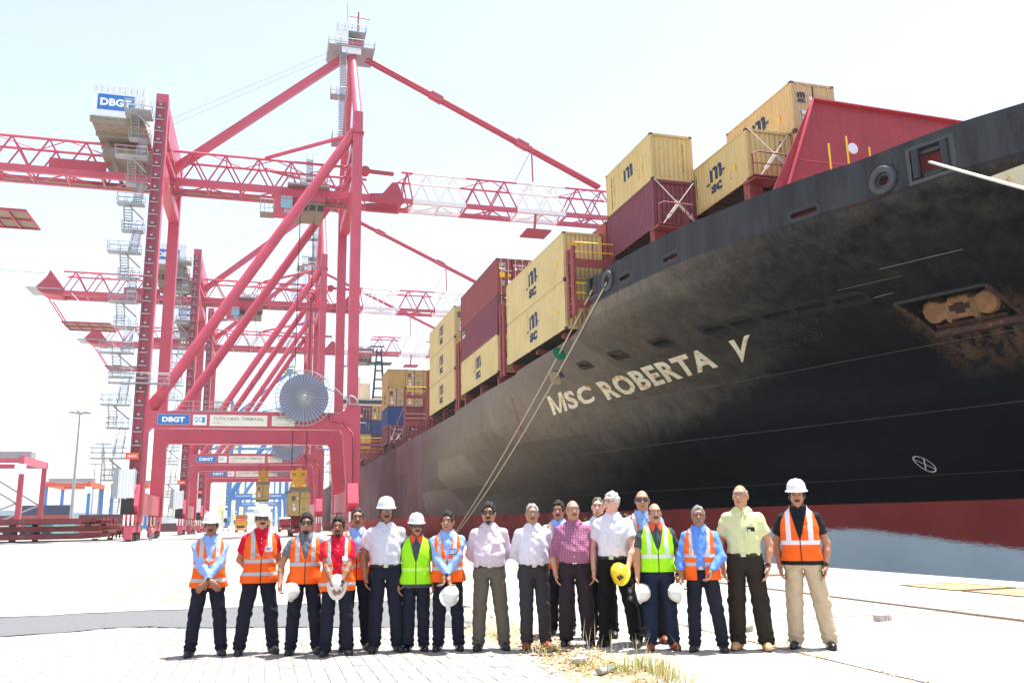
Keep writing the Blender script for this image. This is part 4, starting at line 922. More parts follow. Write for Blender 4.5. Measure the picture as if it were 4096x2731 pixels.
lashing_bridge(43.9, 16.7, 3); lashing_bridge(58.5, 17.2, 4); lashing_bridge(73.4, 17.2, 4); lashing_bridge(88.0, 17.2, 5); lashing_bridge(103.5, 17.6, 5); lashing_bridge(154, 16.2, 4)
mb = MB(); mb.bb(19.4, 24.2, 104.4, 107.5, 10.7, 17.0); LH = mb.build('lashing_house', mat('lash_red', (150, 62, 66), .6, .15, 1.5, streak=.3), SHIP)
mb = MB(); mb.bb(19.9, 22.0, 104.35, 104.39, 12.2, 14.6); mb.build('house_opening', PAINT['plum'], LH)
mb = MB(); mb.box((22.9, 104.33, 15.9), (.5, .1, .5)); mb.build('floodlight', mat('lamp_white', (245, 245, 240), .4), LH)
# support stanchions under the outboard boxes, lashing rods with turnbuckles
for y in (46, 51, 56.4, 60.4, 65.7, 71.3, 75.3, 80.6, 86.2, 90, 95, 100, 107, 112, 118.5, 123.5, 129, 135, 141, 147, 157.5, 162.5):
    mb = MB(); zt_ = Z0-.02; zb = min(base_z(16.4, y-.2), zt_-.1); mb.box((16.75, y, (zb+zt_)/2), (.5, .42, zt_-zb)); mb.box((17.6, y, zt_-.15), (2.2, .3, .28)); mb.build('box_pedestal', M_STAN, SHIP)
for (x, y, zt_) in [(19.0, 38.0, 16.1), (19.0, 44.0, 16.1), (21.5, 33.0, 16.9), (21.5, 38.8, 16.9), (23.9, 32.8, 16.9), (20.9, 44.0, 16.1), (26, 33, 16.9)]:
    mb = MB(); mb.box((x, y, (13+zt_)/2), (.7, .5, zt_-13), 0); mb.box((x+.2, y-.45, zt_-.2), (1.3, .9, .08)); mb.build('box_pedestal', M_STAN, SHIP)
for (x0, y0, x1) in [(18.7, 37.2, 20.6), (21.0, 32.1, 23.2)]:      # small lashing platforms with rails by the forward boxes
    z = 16.05 if x0 < 20 else 16.8; mb = MB(); mb.bb(x0, x1, y0, y0+.6, z, z+.06); mb.build('lashing_platform', M_STAN, SHIP)
    mb = MB(); pts = [(x0, y0, z), (x0, y0, z+1.05), (x0+.3, y0, z+1.2), (x1, y0, z+1.15)]; mb.path(pts, .035, 6); mb.tube((x0, y0, z+.6), (x1, y0, z+.6), .025, n=5); mb.tube((x1-.4, y0, z), (x1-.4, y0, z+1.15), .03, n=5); mb.build('platform_rail', M_STAN, SHIP)
M_LROD = mat('lashing_rod', (206, 196, 186), .45, .2, 6)
def rod(a, b_):
    a = Vector(a); b_ = Vector(b_); mb = MB(); mb.tube(a, b_, .026, n=6); d = (b_-a).normalized(); s_ = d.cross(Vector((0, 1, 0))).normalized()
    m0, m1 = a+d*.5, a+d*1.75
    mb.tube(m0+s_*.06, m1+s_*.06, .025, n=5); mb.tube(m0-s_*.06, m1-s_*.06, .025, n=5)
    for k in range(6): c = m0.lerp(m1, k/5); mb.tube(c-s_*.07, c+s_*.07, .022, n=5)
    mb.build('lashing_rod', M_LROD, SHIP)
rod((18.95, 37.3, 16.1), (21.1, 37.85, 18.7)); rod((21.0, 37.4, 16.2), (18.85, 37.85, 18.75)); rod((21.5, 32.3, 16.9), (23.6, 32.85, 19.5)); rod((23.7, 32.4, 17), (21.35, 32.85, 19.5))
rod((16.5, 117.5, 12.2), (18.5, 117.9, 17.4)); rod((18.5, 117.5, 12.2), (16.5, 117.9, 14.8)); rod((17, 117.3, 12.2), (18.9, 117.9, 14.8)); rod((16.5, 156.5, 12.2), (18.5, 156.9, 14.8)); rod((18.5, 156.5, 12.2), (16.5, 156.9, 14.8))
# ------------------------------------------------------------------ ship-to-shore cranes
M_CRED = mat('crane_red', (196, 74, 96), .42, .14, .3, .05, 8, streak=.2, coat=.1); M_CREDD = mat('crane_red_deep', (174, 54, 74), .5, .14, .5)
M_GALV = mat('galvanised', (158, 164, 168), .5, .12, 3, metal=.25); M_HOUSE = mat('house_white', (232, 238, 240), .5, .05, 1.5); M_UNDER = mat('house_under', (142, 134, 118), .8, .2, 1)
M_BLUE = mat('sign_blue', (22, 112, 190), .5, .06, 2); M_WHITE = mat('sign_white', (238, 240, 238), .5, .06, 2); M_INKB = mat('sign_ink_blue', (60, 140, 190), .6); M_INKD = mat('sign_ink_grey', (110, 128, 136), .6); M_INKR = mat('sign_ink_red', (206, 120, 120), .6)
M_PANEL = mat('sign_panel', (228, 224, 208), .6, .12, 1.2, rust=.12, rustcol=(206, 176, 130)); M_REEL = mat('reel_disc', (132, 138, 170), .55, .06, 1.5); M_BLK = mat('cable_black', (24, 24, 26), .6); M_ORANGE = mat('orange_sign', (226, 92, 54), .5); M_GLASS = mat('cab_glass', (120, 176, 190), .1, .1, 1, spec=.8)
M_CBLUE = mat('crane_blue', (52, 122, 190), .45, .1, .35, streak=.1); M_CYEL = mat('crane_yellow', (214, 206, 60), .5, .1, 2)
XL, XW, CD = -13.5, 10.0, 20.0       # landside / waterside leg centre, frame spacing
def crane(Y0, name, label, num=None, red=True, group='quay cranes along the berth'):
    c1, c2 = (M_CRED, M_CREDD) if red else (M_CBLUE, M_CBLUE); trim = M_GALV if red else M_CYEL
    rt = root(name, ((XL+XW)/2, Y0+CD/2, .1), label, 'crane', group)
    yf, yr = Y0, Y0+CD; B = lambda nm, mb, m=c1, p=rt, sm=False: mb.build(nm, m, p, sm)
    def yprism(poly, y, d=1.5): mb = MB(); mb.prism(poly, lambda u, v, k: (u, y+k, v), -d/2, d/2); return mb
    for y in (yf, yr):
        B('land_leg', yprism([(-14.25, 2.9), (-12.6, 2.9), (-12.62, 12.0), (-12.3, 12.5), (-12.3, 14.5), (-12.8, 15.4), (-12.82, 53.0), (-14.2, 53.0)], y))
        B('water_leg', yprism([(9.5, 5.9), (11.0, 5.9), (11.0, 15.3), (10.64, 15.32), (10.62, 53.6), (9.4, 53.6), (9.42, 15.4), (9.1, 14.8), (8.6, 14.5), (8.6, 12.5), (8.95, 12.0)], y))
        B('water_leg_foot', yprism([(9.45, 2.9), (11.05, 2.9), (11.05, 5.85), (9.45, 5.85)], y, 1.7))
        mb = MB(); mb.box((10.25, y, 5.9), (1.95, 2.0, .12)); B('leg_flange', mb)
        mb = MB(); mb.box((10.0, y, 50.7), (1.55, 1.9, .22)); B('leg_flange', mb, c2)
        mb = MB(); mb.bb(-12.32, 8.62, y-.72, y+.72, 12.58, 14.42); pb = B('portal_beam', mb)
        mb = MB(); mb.bb(-12.32, 8.62, y-.84, y+.84, 12.5, 12.58); B('beam_flange', mb, c1, pb)
        mb = MB(); mb.bb(-10, 8.6, y-.84, y+.84, 14.42, 14.5); B('beam_flange', mb, M_GALV, pb)
        mb = MB(); mb.tube((-12.6, y, 14.6), (9.7, y, 51.2), .62, n=20); B('diagonal_brace', mb, c1, rt, 40)
        mb = MB(); mb.tube((-12.9, y, 14.1), (-11.7, y, 16.0), .72, n=16); B('brace_collar', mb, c2, rt, 40)
        if red:
            for x in (-9.2, 6.6):
                mb = MB()
                for k in range(9): mb.box((x, y-.74, 12.75+k*.19), (.05, .04, .05))
                tag(B('bolt_row', mb), kind='stuff')
        mb = MB(); yy = y+(-.5 if y == yf else .5); ap = Y0+CD/2+(-1.0 if y == yf else 1.0)
        mb.tube((10.0, y, 53.5), (9.95, ap, 67.6), .62, .48, n=18); B('mast_leg', mb, c1, rt, 40)
    for x, nm in ((XL, 'land'), (XW+.2, 'water')):       # longitudinal members between the two frames
        mb = MB(); mb.prism([(-2.2, 3.9), (-1.4, 3.0), (21.4, 3.0), (22.2, 3.9), (21.2, 6.2), (18.6, 5.4), (1.4, 5.4), (-1.2, 6.2)], lambda u, v, k: (x+k, Y0+u, v), -.62, .62); B('sill_beam', mb)
        mb = MB(); mb.bb(x-.66, x+.66, yf+1.2, yr-1.2, 43.4, 44.8); B('cross_girder', mb)
        for y in (yf, yr):
            bg_ = MB(); bg_.bb(x-.55, x+.55, y-3.3, y+3.3, 2.1, 2.95); bo = B('bogie_beam', bg_, c2)
            for s in (-1, 1):
                mb = MB(); mb.prism([(-1.5, 1.05), (1.5, 1.05), (1.2, 1.9), (.3, 2.1), (-.3, 2.1), (-1.2, 1.9)], lambda u, v, k: (x+k, y+s*1.75+u, v), -.45, .45); B('equaliser', mb, c1, bo)
                for w in (-.95, -.32, .32, .95):
                    mb = MB(); mb.tube((x-.3, y+s*1.75+w*1.1, .5), (x+.3, y+s*1.75+w*1.1, .5), .38, n=14); B('wheel', mb, M_BLK, bo)
                    mb = MB(); mb.bb(x-.42, x-.34, y+s*1.75+w*1.1-.25, y+s*1.75+w*1.1+.25, .35, 1.1); B('axle_plate', mb, c1, bo)
                mb = MB(); mb.bb(x-.4, x+.4, y+s*3.45-.25, y+s*3.45+.25, .3, 1.7); B('buffer', mb, c1, bo)
                for k in range(3 if red else 0):
                    mb = MB(); mb.bb(x-.6+k*.42, x-.39+k*.42, y+s*3.32-.03, y+s*3.32+.03, 1.75, 2.9); B('hazard_panel', mb, M_WHITE, bo)
            mb = MB(); mb.bb(x-.35, x+.35, y-.8, y+.8, 1.4, 2.2); B('pivot', mb, c2, bo)
    mb = MB(); mb.bb(-14.1, -12.9, yf+.75, yr-.75, 50.8, 52.6); B('top_beam', mb)
    mb = MB(); mb.prism([(yf+.8, 50.9), (yr, 49.5), (yr, 47.6), (yf+.8, 47.9)], lambda u, v, k: (-12.75+k, u, v), -.03, .03); B('gusset_plate', mb)
    mb = MB(); mb.bb(9.5, 10.5, yf+.95, yr-.95, 49.4, 50.6); B('top_beam', mb)
    # ---- trussed girder and boom
    Yn, Yf2 = Y0+8.1, Y0+11.9; zb, zt_ = 45.35, 49.55; rng = [(-38.0, 12.6, True)]
    def truss(x0, x1, m, pitch=4.1, hid=False, par=rt, full=True):
        pr = None
        for y in (Yn, Yf2):
            mb = MB(); ch_ = .45 if x1 < 13 else .3; mb.bb(x0, x1, y-.28, y+.28, zb-ch_, zb+ch_); q_ = B('lower_chord', mb, m, par); pr = pr or q_
            mb = MB(); mb.tube((x0, y, zt_), (x1, y, zt_), .19, n=8); B('upper_chord', mb, m, par)
        n = max(1, round((x1-x0)/pitch)); p = (x1-x0)/n
        for i in range(n):
            xa, xm, xb_ = x0+i*p, x0+(i+.5)*p, x0+(i+1)*p
            for y in (Yn, Yf2):
                mb = MB(); mb.tube((xa, y, zb+.3), (xm, y, zt_), .115, n=6, caps=False); B('truss_diagonal', mb, m, par)
                mb = MB(); mb.tube((xm, y, zt_), (xb_, y, zb+.3), .115, n=6, caps=False); B('truss_diagonal', mb, m, par)
            mb = MB(); mb.tube((xm, Yn, zt_), (xm, Yf2, zt_), .09, n=6, caps=False); B('truss_tie', mb, m, par)
            a_, b2 = (Yn, Yf2) if i % 2 else (Yf2, Yn)
            mb = MB(); mb.tube((xm-p/2 if i else xa, a_, zt_), (xm+p/2, b2, zt_), .075, n=5, caps=False); B('truss_tie', mb, m, par)
            mb = MB(); mb.beam((xa, Yn, zb-.3), (xa, Yf2, zb-.3), .25, .3); B('lower_tie', mb, m, par)
            mb = MB(); mb.beam((xa, a_, zb-.36), (xb_, b2, zb-.36), .14, .16); B('lower_tie', mb, m, par)
    truss(-38, 12.6, c1)
    mb = MB(); mb.bb(-33, 12, Y0+10.9, Y0+11.5, 45.0, 45.08); mb.build('girder_walkway', M_UNDER, rt)
    mb = MB(); mb.bb(-27.2, -20.6, Yn-.34, Yn-.3, 45.75, 47.0); B('girder_panel', mb, c2)
    mb = MB(); mb.prism([(-42.6, 46), (-41, 45), (-38, 44.8), (-37.6, 46), (-38.6, 47.4), (-40.2, 49.6), (-40.8, 48.2)], lambda u, v, k: (u, Y0+10+k, v), -2.3, 2.3); B('girder_tail', mb, c2)
    mb = MB(); mb.bb(-44, -38, Y0+7, Y0+13, 45.8, 45.95); mb.tube((-50, Yn, 49.2), (-41, Yn, 49.0), .09, n=6); B('tail_platform', mb, trim)
    if red:
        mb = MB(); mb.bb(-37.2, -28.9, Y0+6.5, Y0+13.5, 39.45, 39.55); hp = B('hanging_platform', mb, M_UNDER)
        for k in range(5): mb = MB(); mb.bb(-37.2+k*2.05, -37.0+k*2.05, Y0+6.4, Y0+13.6, 39.25, 39.45); B('platform_joist', mb, c2, hp)
        for k in range(3): mb = MB(); mb.bb(-37.3, -28.8, Y0+6.5+k*3.4, Y0+6.7+k*3.4, 39.2, 39.5); B('platform_joist', mb, c2, hp)
        for y in (Y0+6.6, Y0+13.4):
            mb = MB(); mb.tube((-37, y, 39.5), (-40.5, y, 44.8), .14, n=6); B('platform_hanger', mb, c2, hp)
            mb = MB(); mb.tube((-31, y, 39.5), (-36, y, 45), .06, n=5); B('platform_hanger', mb, M_WHITE if red else c1, hp)
    # boom seaward of the hinge, banded red and white
    mb = MB(); mb.prism([(12.6, 44.9), (17.2, 44.9), (17.3, 45.6), (16.4, 47.8), (15.7, 47.8), (14.4, 46.1), (12.6, 45.9)], lambda u, v, k: (u, Yn+k, v), -.4, .4); B('boom_hinge', mb, c2)
    mb = MB(); mb.prism([(12.6, 44.9), (17.2, 44.9), (17.3, 45.6), (16.4, 47.8), (15.7, 47.8), (14.4, 46.1), (12.6, 45.9)], lambda u, v, k: (u, Yf2+k, v), -.4, .4); B('boom_hinge', mb, c2)
    mb = MB(); mb.beam((12.3, Yn-.6, 49.0), (15.8, Yn-.6, 48.9), .45, .45); mb.tube((11.9, Yn-1.0, 49.0), (11.9, Yn, 49.0), .62, n=14); B('hinge_arm', mb, c2)
    for (a_, b2, m) in [(17.0, 18.6, c1), (18.6, 26.2, M_WHITE if red else c1), (26.2, 33.8, c1), (33.8, 41.2, M_WHITE if red else c1), (41.2, 49.0, c1), (49.0, 56.5, M_WHITE if red else c1), (56.5, 60, c1)]: truss(a_, b2, m, 3.8)
    mb = MB(); mb.bb(34.5, 38.2, Y0+5.8, Y0+9.5, 41.8, 42.0); mb.tube((36.3, Yn, 42), (36.6, Yn, 45), .2, n=6); B('boom_platform', mb, c2); mb = MB(); mb.tube((36.3, Yn, 50), (36.2, Yn, 55.6), .12, n=6); mb.tube((36.2, Yn, 55), (33.6, Yn, 49.8), .05, n=5); B('boom_davit', mb, c2)
    for y in (Y0+9.8, Y0+10.7):
        mb = MB(); mb.tube((10.3, y, 68.2), (47.6, y, 51.0), .27, n=10); B('forestay', mb, c2, rt, 40)
        for k, (x, z) in enumerate(((22.3, 62.7), (35.4, 56.7))):
            mb = MB(); mb.beam((x-.9, y, z+.42), (x+.9, y, z-.42), .5, .75); B('stay_link', mb, c1)
        mb = MB(); mb.tube((10.3, y+.3, 68.9), (47.6, y+.3, 51.6), .035, n=4, caps=False); B('stay_rope', mb, trim)
    mb = MB(); mb.beam((9.7, Y0+10, 67.8), (-14.2, Y0+10, 46.6), .8, 1.05); B('backstay', mb)
    for dy in (-.8, .8): mb = MB(); mb.tube((9.5, Y0+10+dy, 69), (-20, Y0+10+dy, 50.4), .03, n=4, caps=False); B('stay_rope', mb, trim)
    for y, s in ((yf, 1), (yr, -1)):
        mb = MB(); mb.tube((9.6, y+.4*s, 50.9), (-1.3, Yn if s > 0 else Yf2, 49.75), .26, n=10); B('girder_hanger', mb)
        mb = MB(); mb.beam((-13.4, y+.6*s, 47.2), (-12.6, (Yn if s > 0 else Yf2), 45.6), .5, .6); B('girder_bracket', mb)
        mb = MB(); mb.beam((9.9, y+.6*s, 46.9), (9.9, (Yn if s > 0 else Yf2), 49.6), .5, .6); B('girder_bracket', mb)
    # ---- apex works
    mb = MB(); mb.box((9.9, Y0+10, 68.2), (2.6, 3.4, 1.4)); B('apex_head', mb)
    mb = MB()
    for z, sx, sy in ((67.3, 6.4, 5.2), (70.0, 4.0, 4.0)):
        mb.box((9.7, Y0+9.6, z), (sx, sy, .14))
    B('apex_platform', mb, trim)
    for z, sx, sy in ((67.3, 6.4, 5.2), (70.0, 4.0, 4.0)):
        mb = MB()
        for dz in (.55, 1.15):
            for a_, b2 in (((-1, -1), (1, -1)), ((1, -1), (1, 1)), ((1, 1), (-1, 1)), ((-1, 1), (-1, -1))): mb.tube((9.7+a_[0]*sx/2, Y0+9.6+a_[1]*sy/2, z+dz), (9.7+b2[0]*sx/2, Y0+9.6+b2[1]*sy/2, z+dz), .04, n=5)
        for i in range(5):
            for sy_ in (-1, 1): mb.tube((9.7-sx/2+i*sx/4, Y0+9.6+sy_*sy/2, z), (9.7-sx/2+i*sx/4, Y0+9.6+sy_*sy/2, z+1.15), .04, n=5)
        tag(B('apex_rail', mb, trim), kind='stuff')
    mb = MB(); mb.bb(8.3, 11.0, Y0+7.2, Y0+7.4, 66.3, 67.5); mb.bb(7.6, 9.2, Y0+7.6, Y0+9.6, 68, 70.2); B('sheave_cover', mb, M_HOUSE if red else c1)
    mb = MB(); mb.tube((10.6, Y0+9, 70), (10.7, Y0+9, 74), .12, n=6); mb.tube((9.4, Y0+9, 73.2), (12.3, Y0+9, 73.1), .09, n=6); mb.tube((9.3, Y0+9.4, 70), (9.1, Y0+9.4, 75.6), .035, n=5); B('weather_mast', mb, c2)
    # ---- stairs: flights of treads with landings and rails, up the landside leg and the mast
    fl = None
    def flight(x, y0, y1, z0, z1, w=.85):
        mb = MB(); n = int((z1-z0)/.27)
        for s in (-1, 1):
            mb.beam((x+s*w/2, y0, z0), (x+s*w/2, y1, z1), .06, .22); mb.tube((x+s*w/2, y0, z0+1), (x+s*w/2, y1, z1+1), .035, n=5)
        for k in range(n+1):
            t = k/n; mb.box((x, y0+(y1-y0)*t, z0+(z1-z0)*t), (w, .24, .05))
        tag(B('stair_flight', mb, trim), kind='stuff')
    def landing(x0, x1, y0, y1, z, rails=True):
        mb = MB(); mb.bb(x0, x1, y0, y1, z-.12, z); B('stair_landing', mb, trim)
        mb = MB()
        for dz in (.55, 1.1):
            mb.tube((x0, y0, z+dz), (x1, y0, z+dz), .04, n=5); mb.tube((x0, y0, z+dz), (x0, y1, z+dz), .04, n=5); mb.tube((x0, y1, z+dz), (x1, y1, z+dz), .04, n=5)
        for xx in np.linspace(x0, x1, 4):
            for yy in (y0, y1): mb.tube((xx, yy, z), (xx, yy, z+1.1), .035, n=5)
        tag(B('landing_rail', mb, trim), kind='stuff')
    lv = list(np.linspace(3.2, 50.2, 9))
    for i, (z0, z1) in enumerate(zip(lv, lv[1:])):
        flight(-15.45, yf-1.2, yf+1.6, z0, z0+(z1-z0)*.62); flight(-16.55, yf+1.5, yf-.2, z0+(z1-z0)*.62, z1)
        landing(-17.3, -14.9, yf+1.3, yf+2.6, z0+(z1-z0)*.62); landing(-17.5 if i % 2 else -18.1, -14.6, yf-1.9, yf-.6, z1)
        mb = MB(); mb.beam((-14.7, yf-.3, z1-1.5), (-16.2, yf-1.2, z1-.2), .12, .15); B('landing_strut', mb, trim)
    flight(8.3, yf+3, yf+4.6, 50.8, 58.4, .9); landing(6.8, 9.0, yf+4.4, yf+6, 58.4); flight(8.5, yf+5.6, yf+7.4, 58.6, 66.6, .9); landing(7.0, 9.4, yf+2, yf+4.4, 50.8)
    flight(4.5, Yn-.6, Yn+.8, 46.4, 50.4, .8)
    # lift mast on the landside leg
    mb = MB()
    for s in (-.42, .42): mb.bb(-13.6+s-.06, -13.6+s+.06, yf-1.15, yf-.95, 6.5, 51.8)
    B('lift_mast', mb, mat('mast_rail', (92, 84, 92), .5) if red else c1); mb = MB(); mb.bb(-14.1, -13.1, yf-.86, yf-.78, 6.5, 51.8); B('lift_channel', mb, c2)
    for z in np.arange(7.4, 51.5, 1.5):
        mb = MB(); mb.bb(-14.05, -13.15, yf-1.22, yf-1.12, z, z+.12); mb.box((-13.6, yf-1.18, z+.5), (.3, .1, .22)); B('lift_mast_tie', mb, trim)
    mb = MB(); mb.bb(-14.95, -13.35, yf-2.6, yf-1.15, 4.7, 7.75); lc = B('lift_cabin', mb, M_HOUSE)
    mb = MB(); mb.bb(-15.55, -15.0, yf-2.2, yf-1.2, 4.7, 8.0); B('lift_gate', mb, trim, lc)
    mb = MB(); mb.bb(-14.5, -13.2, yf-2.0, yf-1.3, 8.9, 9.6); B('lift_sign', mb, M_ORANGE if red else M_WHITE, lc)
    if red: text_obj('ALIMAK', lambda u, v: (-14.3+u, yf-2.03, 9.12+v), .95, .24, M_WHITE, 'sign_lettering', lc, .02)
    mb = MB(); mb.bb(-14.6, -13.3, yf-2.2, yf-1.2, 3.0, 4.6); B('lift_base', mb, M_BLK, lc)
    for k in range(5): mb = MB(); mb.bb(-14.85+k*.34, -14.83+k*.34, yf-2.62, yf-2.6, 4.8, 7.7); B('lift_rib', mb, M_GALV, lc)
    # ---- machinery house
    hx0, hx1, hy0, hy1, hz0, hz1 = -21.6, -15.7, Y0+1.2, Y0+14, 50.2, 54.3
    mb = MB(); mb.prism([(hx0, hz0), (hx1, hz0), (hx1, hz1), (hx0, hz1)], lambda u, v, k: (u, k, v), hy0, hy1); mh = B('machinery_house', mb, M_HOUSE if red else M_WHITE)
    for k in range(9): mb = MB(); mb.bb(hx0+.3+k*.66, hx0+.34+k*.66, hy0-.03, hy0, hz0+3.2, hz1-.1); B('wall_rib', mb, M_GALV, mh)
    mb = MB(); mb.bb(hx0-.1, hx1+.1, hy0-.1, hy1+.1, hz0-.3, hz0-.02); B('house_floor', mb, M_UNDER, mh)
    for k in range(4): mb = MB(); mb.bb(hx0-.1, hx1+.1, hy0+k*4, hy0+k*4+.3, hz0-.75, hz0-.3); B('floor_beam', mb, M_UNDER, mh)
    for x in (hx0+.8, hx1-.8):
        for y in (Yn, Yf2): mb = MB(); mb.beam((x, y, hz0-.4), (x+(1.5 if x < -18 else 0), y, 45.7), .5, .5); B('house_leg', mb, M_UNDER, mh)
    mb = MB(); mb.bb(hx0+.6, hx1+1.0, Y0+6.5, Y0+13, 47.3, 48.6); B('winch_deck', mb, M_UNDER, mh)
    landing(-17.6, -14.6, yf-.4, hy0-.05, 50.2)
    def sign(x0, x1, z0, z1, y, m, par, txts, frame=None):
        mb = MB(); mb.bb(x0, x1, y-.04, y, z0, z1); sg = B('sign_plate', mb, m, par)
        if frame:
            for a_, b2, c_, d_ in ((x0-.07, x1+.07, z1, z1+.07), (x0-.07, x1+.07, z0-.07, z0), (x0-.07, x0, z0, z1), (x1, x1+.07, z0, z1)): mb = MB(); mb.bb(a_, b2, y-.07, y, c_, d_); B('sign_frame', mb, frame, sg if False else par)
        for s_, tx0, tx1, tz0, tz1, mt, bo in txts: text_obj(s_, lambda u, v: (tx0+u, y-.05, tz0+v), tx1-tx0, tz1-tz0, mt, 'sign_lettering', par, bo, 1.02)
    if red:
        sign(-21.0, -16.9, 51.1, 53.1, hy0-.02, M_BLUE, mh, [('DBGT', -20.7, -17.2, 51.6, 52.6, M_WHITE, .05)])
        fp = [o for o in rt.children if o.name.startswith('portal_beam')][0]; ys = yf-.74
        sign(-11.61, -8.28, 12.92, 13.99, ys, M_BLUE, fp, [('DBGT', -11.15, -8.75, 13.15, 13.75, M_WHITE, .05)], M_GALV)
        sign(-7.88, -6.41, 12.83, 14.0, ys, M_WHITE, fp, [('QC', -7.72, -6.95, 13.1, 13.75, M_INKB, .01)])
        sign(-6.07, .25, 12.76, 14.03, ys, M_PANEL, fp, [('TUTICORIN  TERMINAL', -5.7, -.15, 13.42, 13.76, M_INKD, .01), ('INDIA', -5.7, -4.7, 13.02, 13.22, M_INKR, .0)])
        sign(.77, 3.37, 12.83, 13.98, ys, M_PANEL, fp, [('LIEBHERR', 1.25, 2.9, 13.68, 13.88, mat('ink_navy', (50, 54, 96), .6), .03), ('SWL 40T UNDER SPREADER', .95, 3.1, 13.45, 13.55, M_INKD, 0), ('MANUFACTURED 2013', 1.3, 2.9, 13.0, 13.1, M_INKD, 0)])
        # cable reel on the seaward end of the portal beam
        cx, cz, ry = 4.3, 16.06, yf-1.5
        mb = MB(); mb.lathe([(.9, -.25), (2.82, -.25), (2.82, .25), (.9, .25)], (cx, ry, cz), 48, 'y'); rl = B('cable_reel', mb, M_REEL)
        mb = MB(); mb.lathe([(.02, -.62), (.3, -.6), (.5, -.45), (.5, .45), (.02, .45)], (cx, ry, cz), 20, 'y'); B('reel_hub', mb, M_GALV, rl)
        mb = MB(); mb.path([(cx+3.27*math.cos(t), ry-.32, cz+3.27*math.sin(t)) for t in np.linspace(0, 2*math.pi, 48, endpoint=False)], .05, 6, closed=True); B('reel_rim', mb, M_GALV, rl)
        for k in range(40):
            t = 2*math.pi*k/40; mb = MB(); mb.tube((cx+.45*math.cos(t), ry-.5, cz+.45*math.sin(t)), (cx+3.3*math.cos(t), ry-.33, cz+3.3*math.sin(t)), .055, n=5, caps=False); B('reel_spoke', mb, M_GALV, rl)
        mb = MB(); mb.tube((cx, ry, cz), (cx, yf, cz), .3, n=10); mb.bb(cx-.6, cx+.6, yf-.6, yf+.6, 14.5, 16.4); B('reel_bracket', mb, c1, rl)
        mb = MB(); mb.tube((cx+2.2, ry, cz+2.6), (9.4, ry, 15.9), .05, n=5); B('supply_cable', mb, M_GALV, rl)
        mb = MB(); q_ = [(9.5, 15.4), (10.7, 15.4), (10.7, 15.6), (9.7, 15.6), (9.7, 16.6), (9.5, 16.6)]; mb.prism(q_, lambda u, v, k: (u, yf-1.3+k, v), -.1, .1); mb.path([(9.6+1.0*math.sin(t), yf-1.3, 15.5+1.0*math.cos(t)) for t in np.linspace(0, math.pi/2, 8)], .1, 6); B('cable_guide', mb, M_GALV, rl)
        mb = MB(); pts = [at(1000+a_/4.704, 1560+b2/4.704, 1, yf-.95) for a_, b2 in ((1492, 470), (1500, 585), (1540, 600), (1710, 605), (1760, 640), (1905, 800), (1925, 850), (1925, 1400))]
        pts += [at(1300+428/3.92, 1760+560/3.92, 1, yf-.95), at(1300+428/3.92, 1760+720/3.92, 1, yf-.95)]; mb.path(pts, .12, 6); B('cable_conduit', mb, M_BLK, rt)
        mb = MB(); mb.path([p_+np.array([0, .12, 0]) for p_ in pts], .24, 6); B('conduit_tray', mb, c1, rt)
        mb = MB()
        for dz in (.5, 1.05): mb.tube((-9.6, yf-.7, 14.5+dz), (2.4, yf-.7, 14.5+dz), .035, n=5)
        for x in np.arange(-9.6, 2.6, 1.2): mb.tube((x, yf-.7, 14.5), (x, yf-.7, 15.55), .03, n=5)
        tag(B('beam_rail', mb, M_GALV), kind='stuff')
        landing(-16.9, -10.6, yf-2.0, yf-.9, 17.4)
    return rt
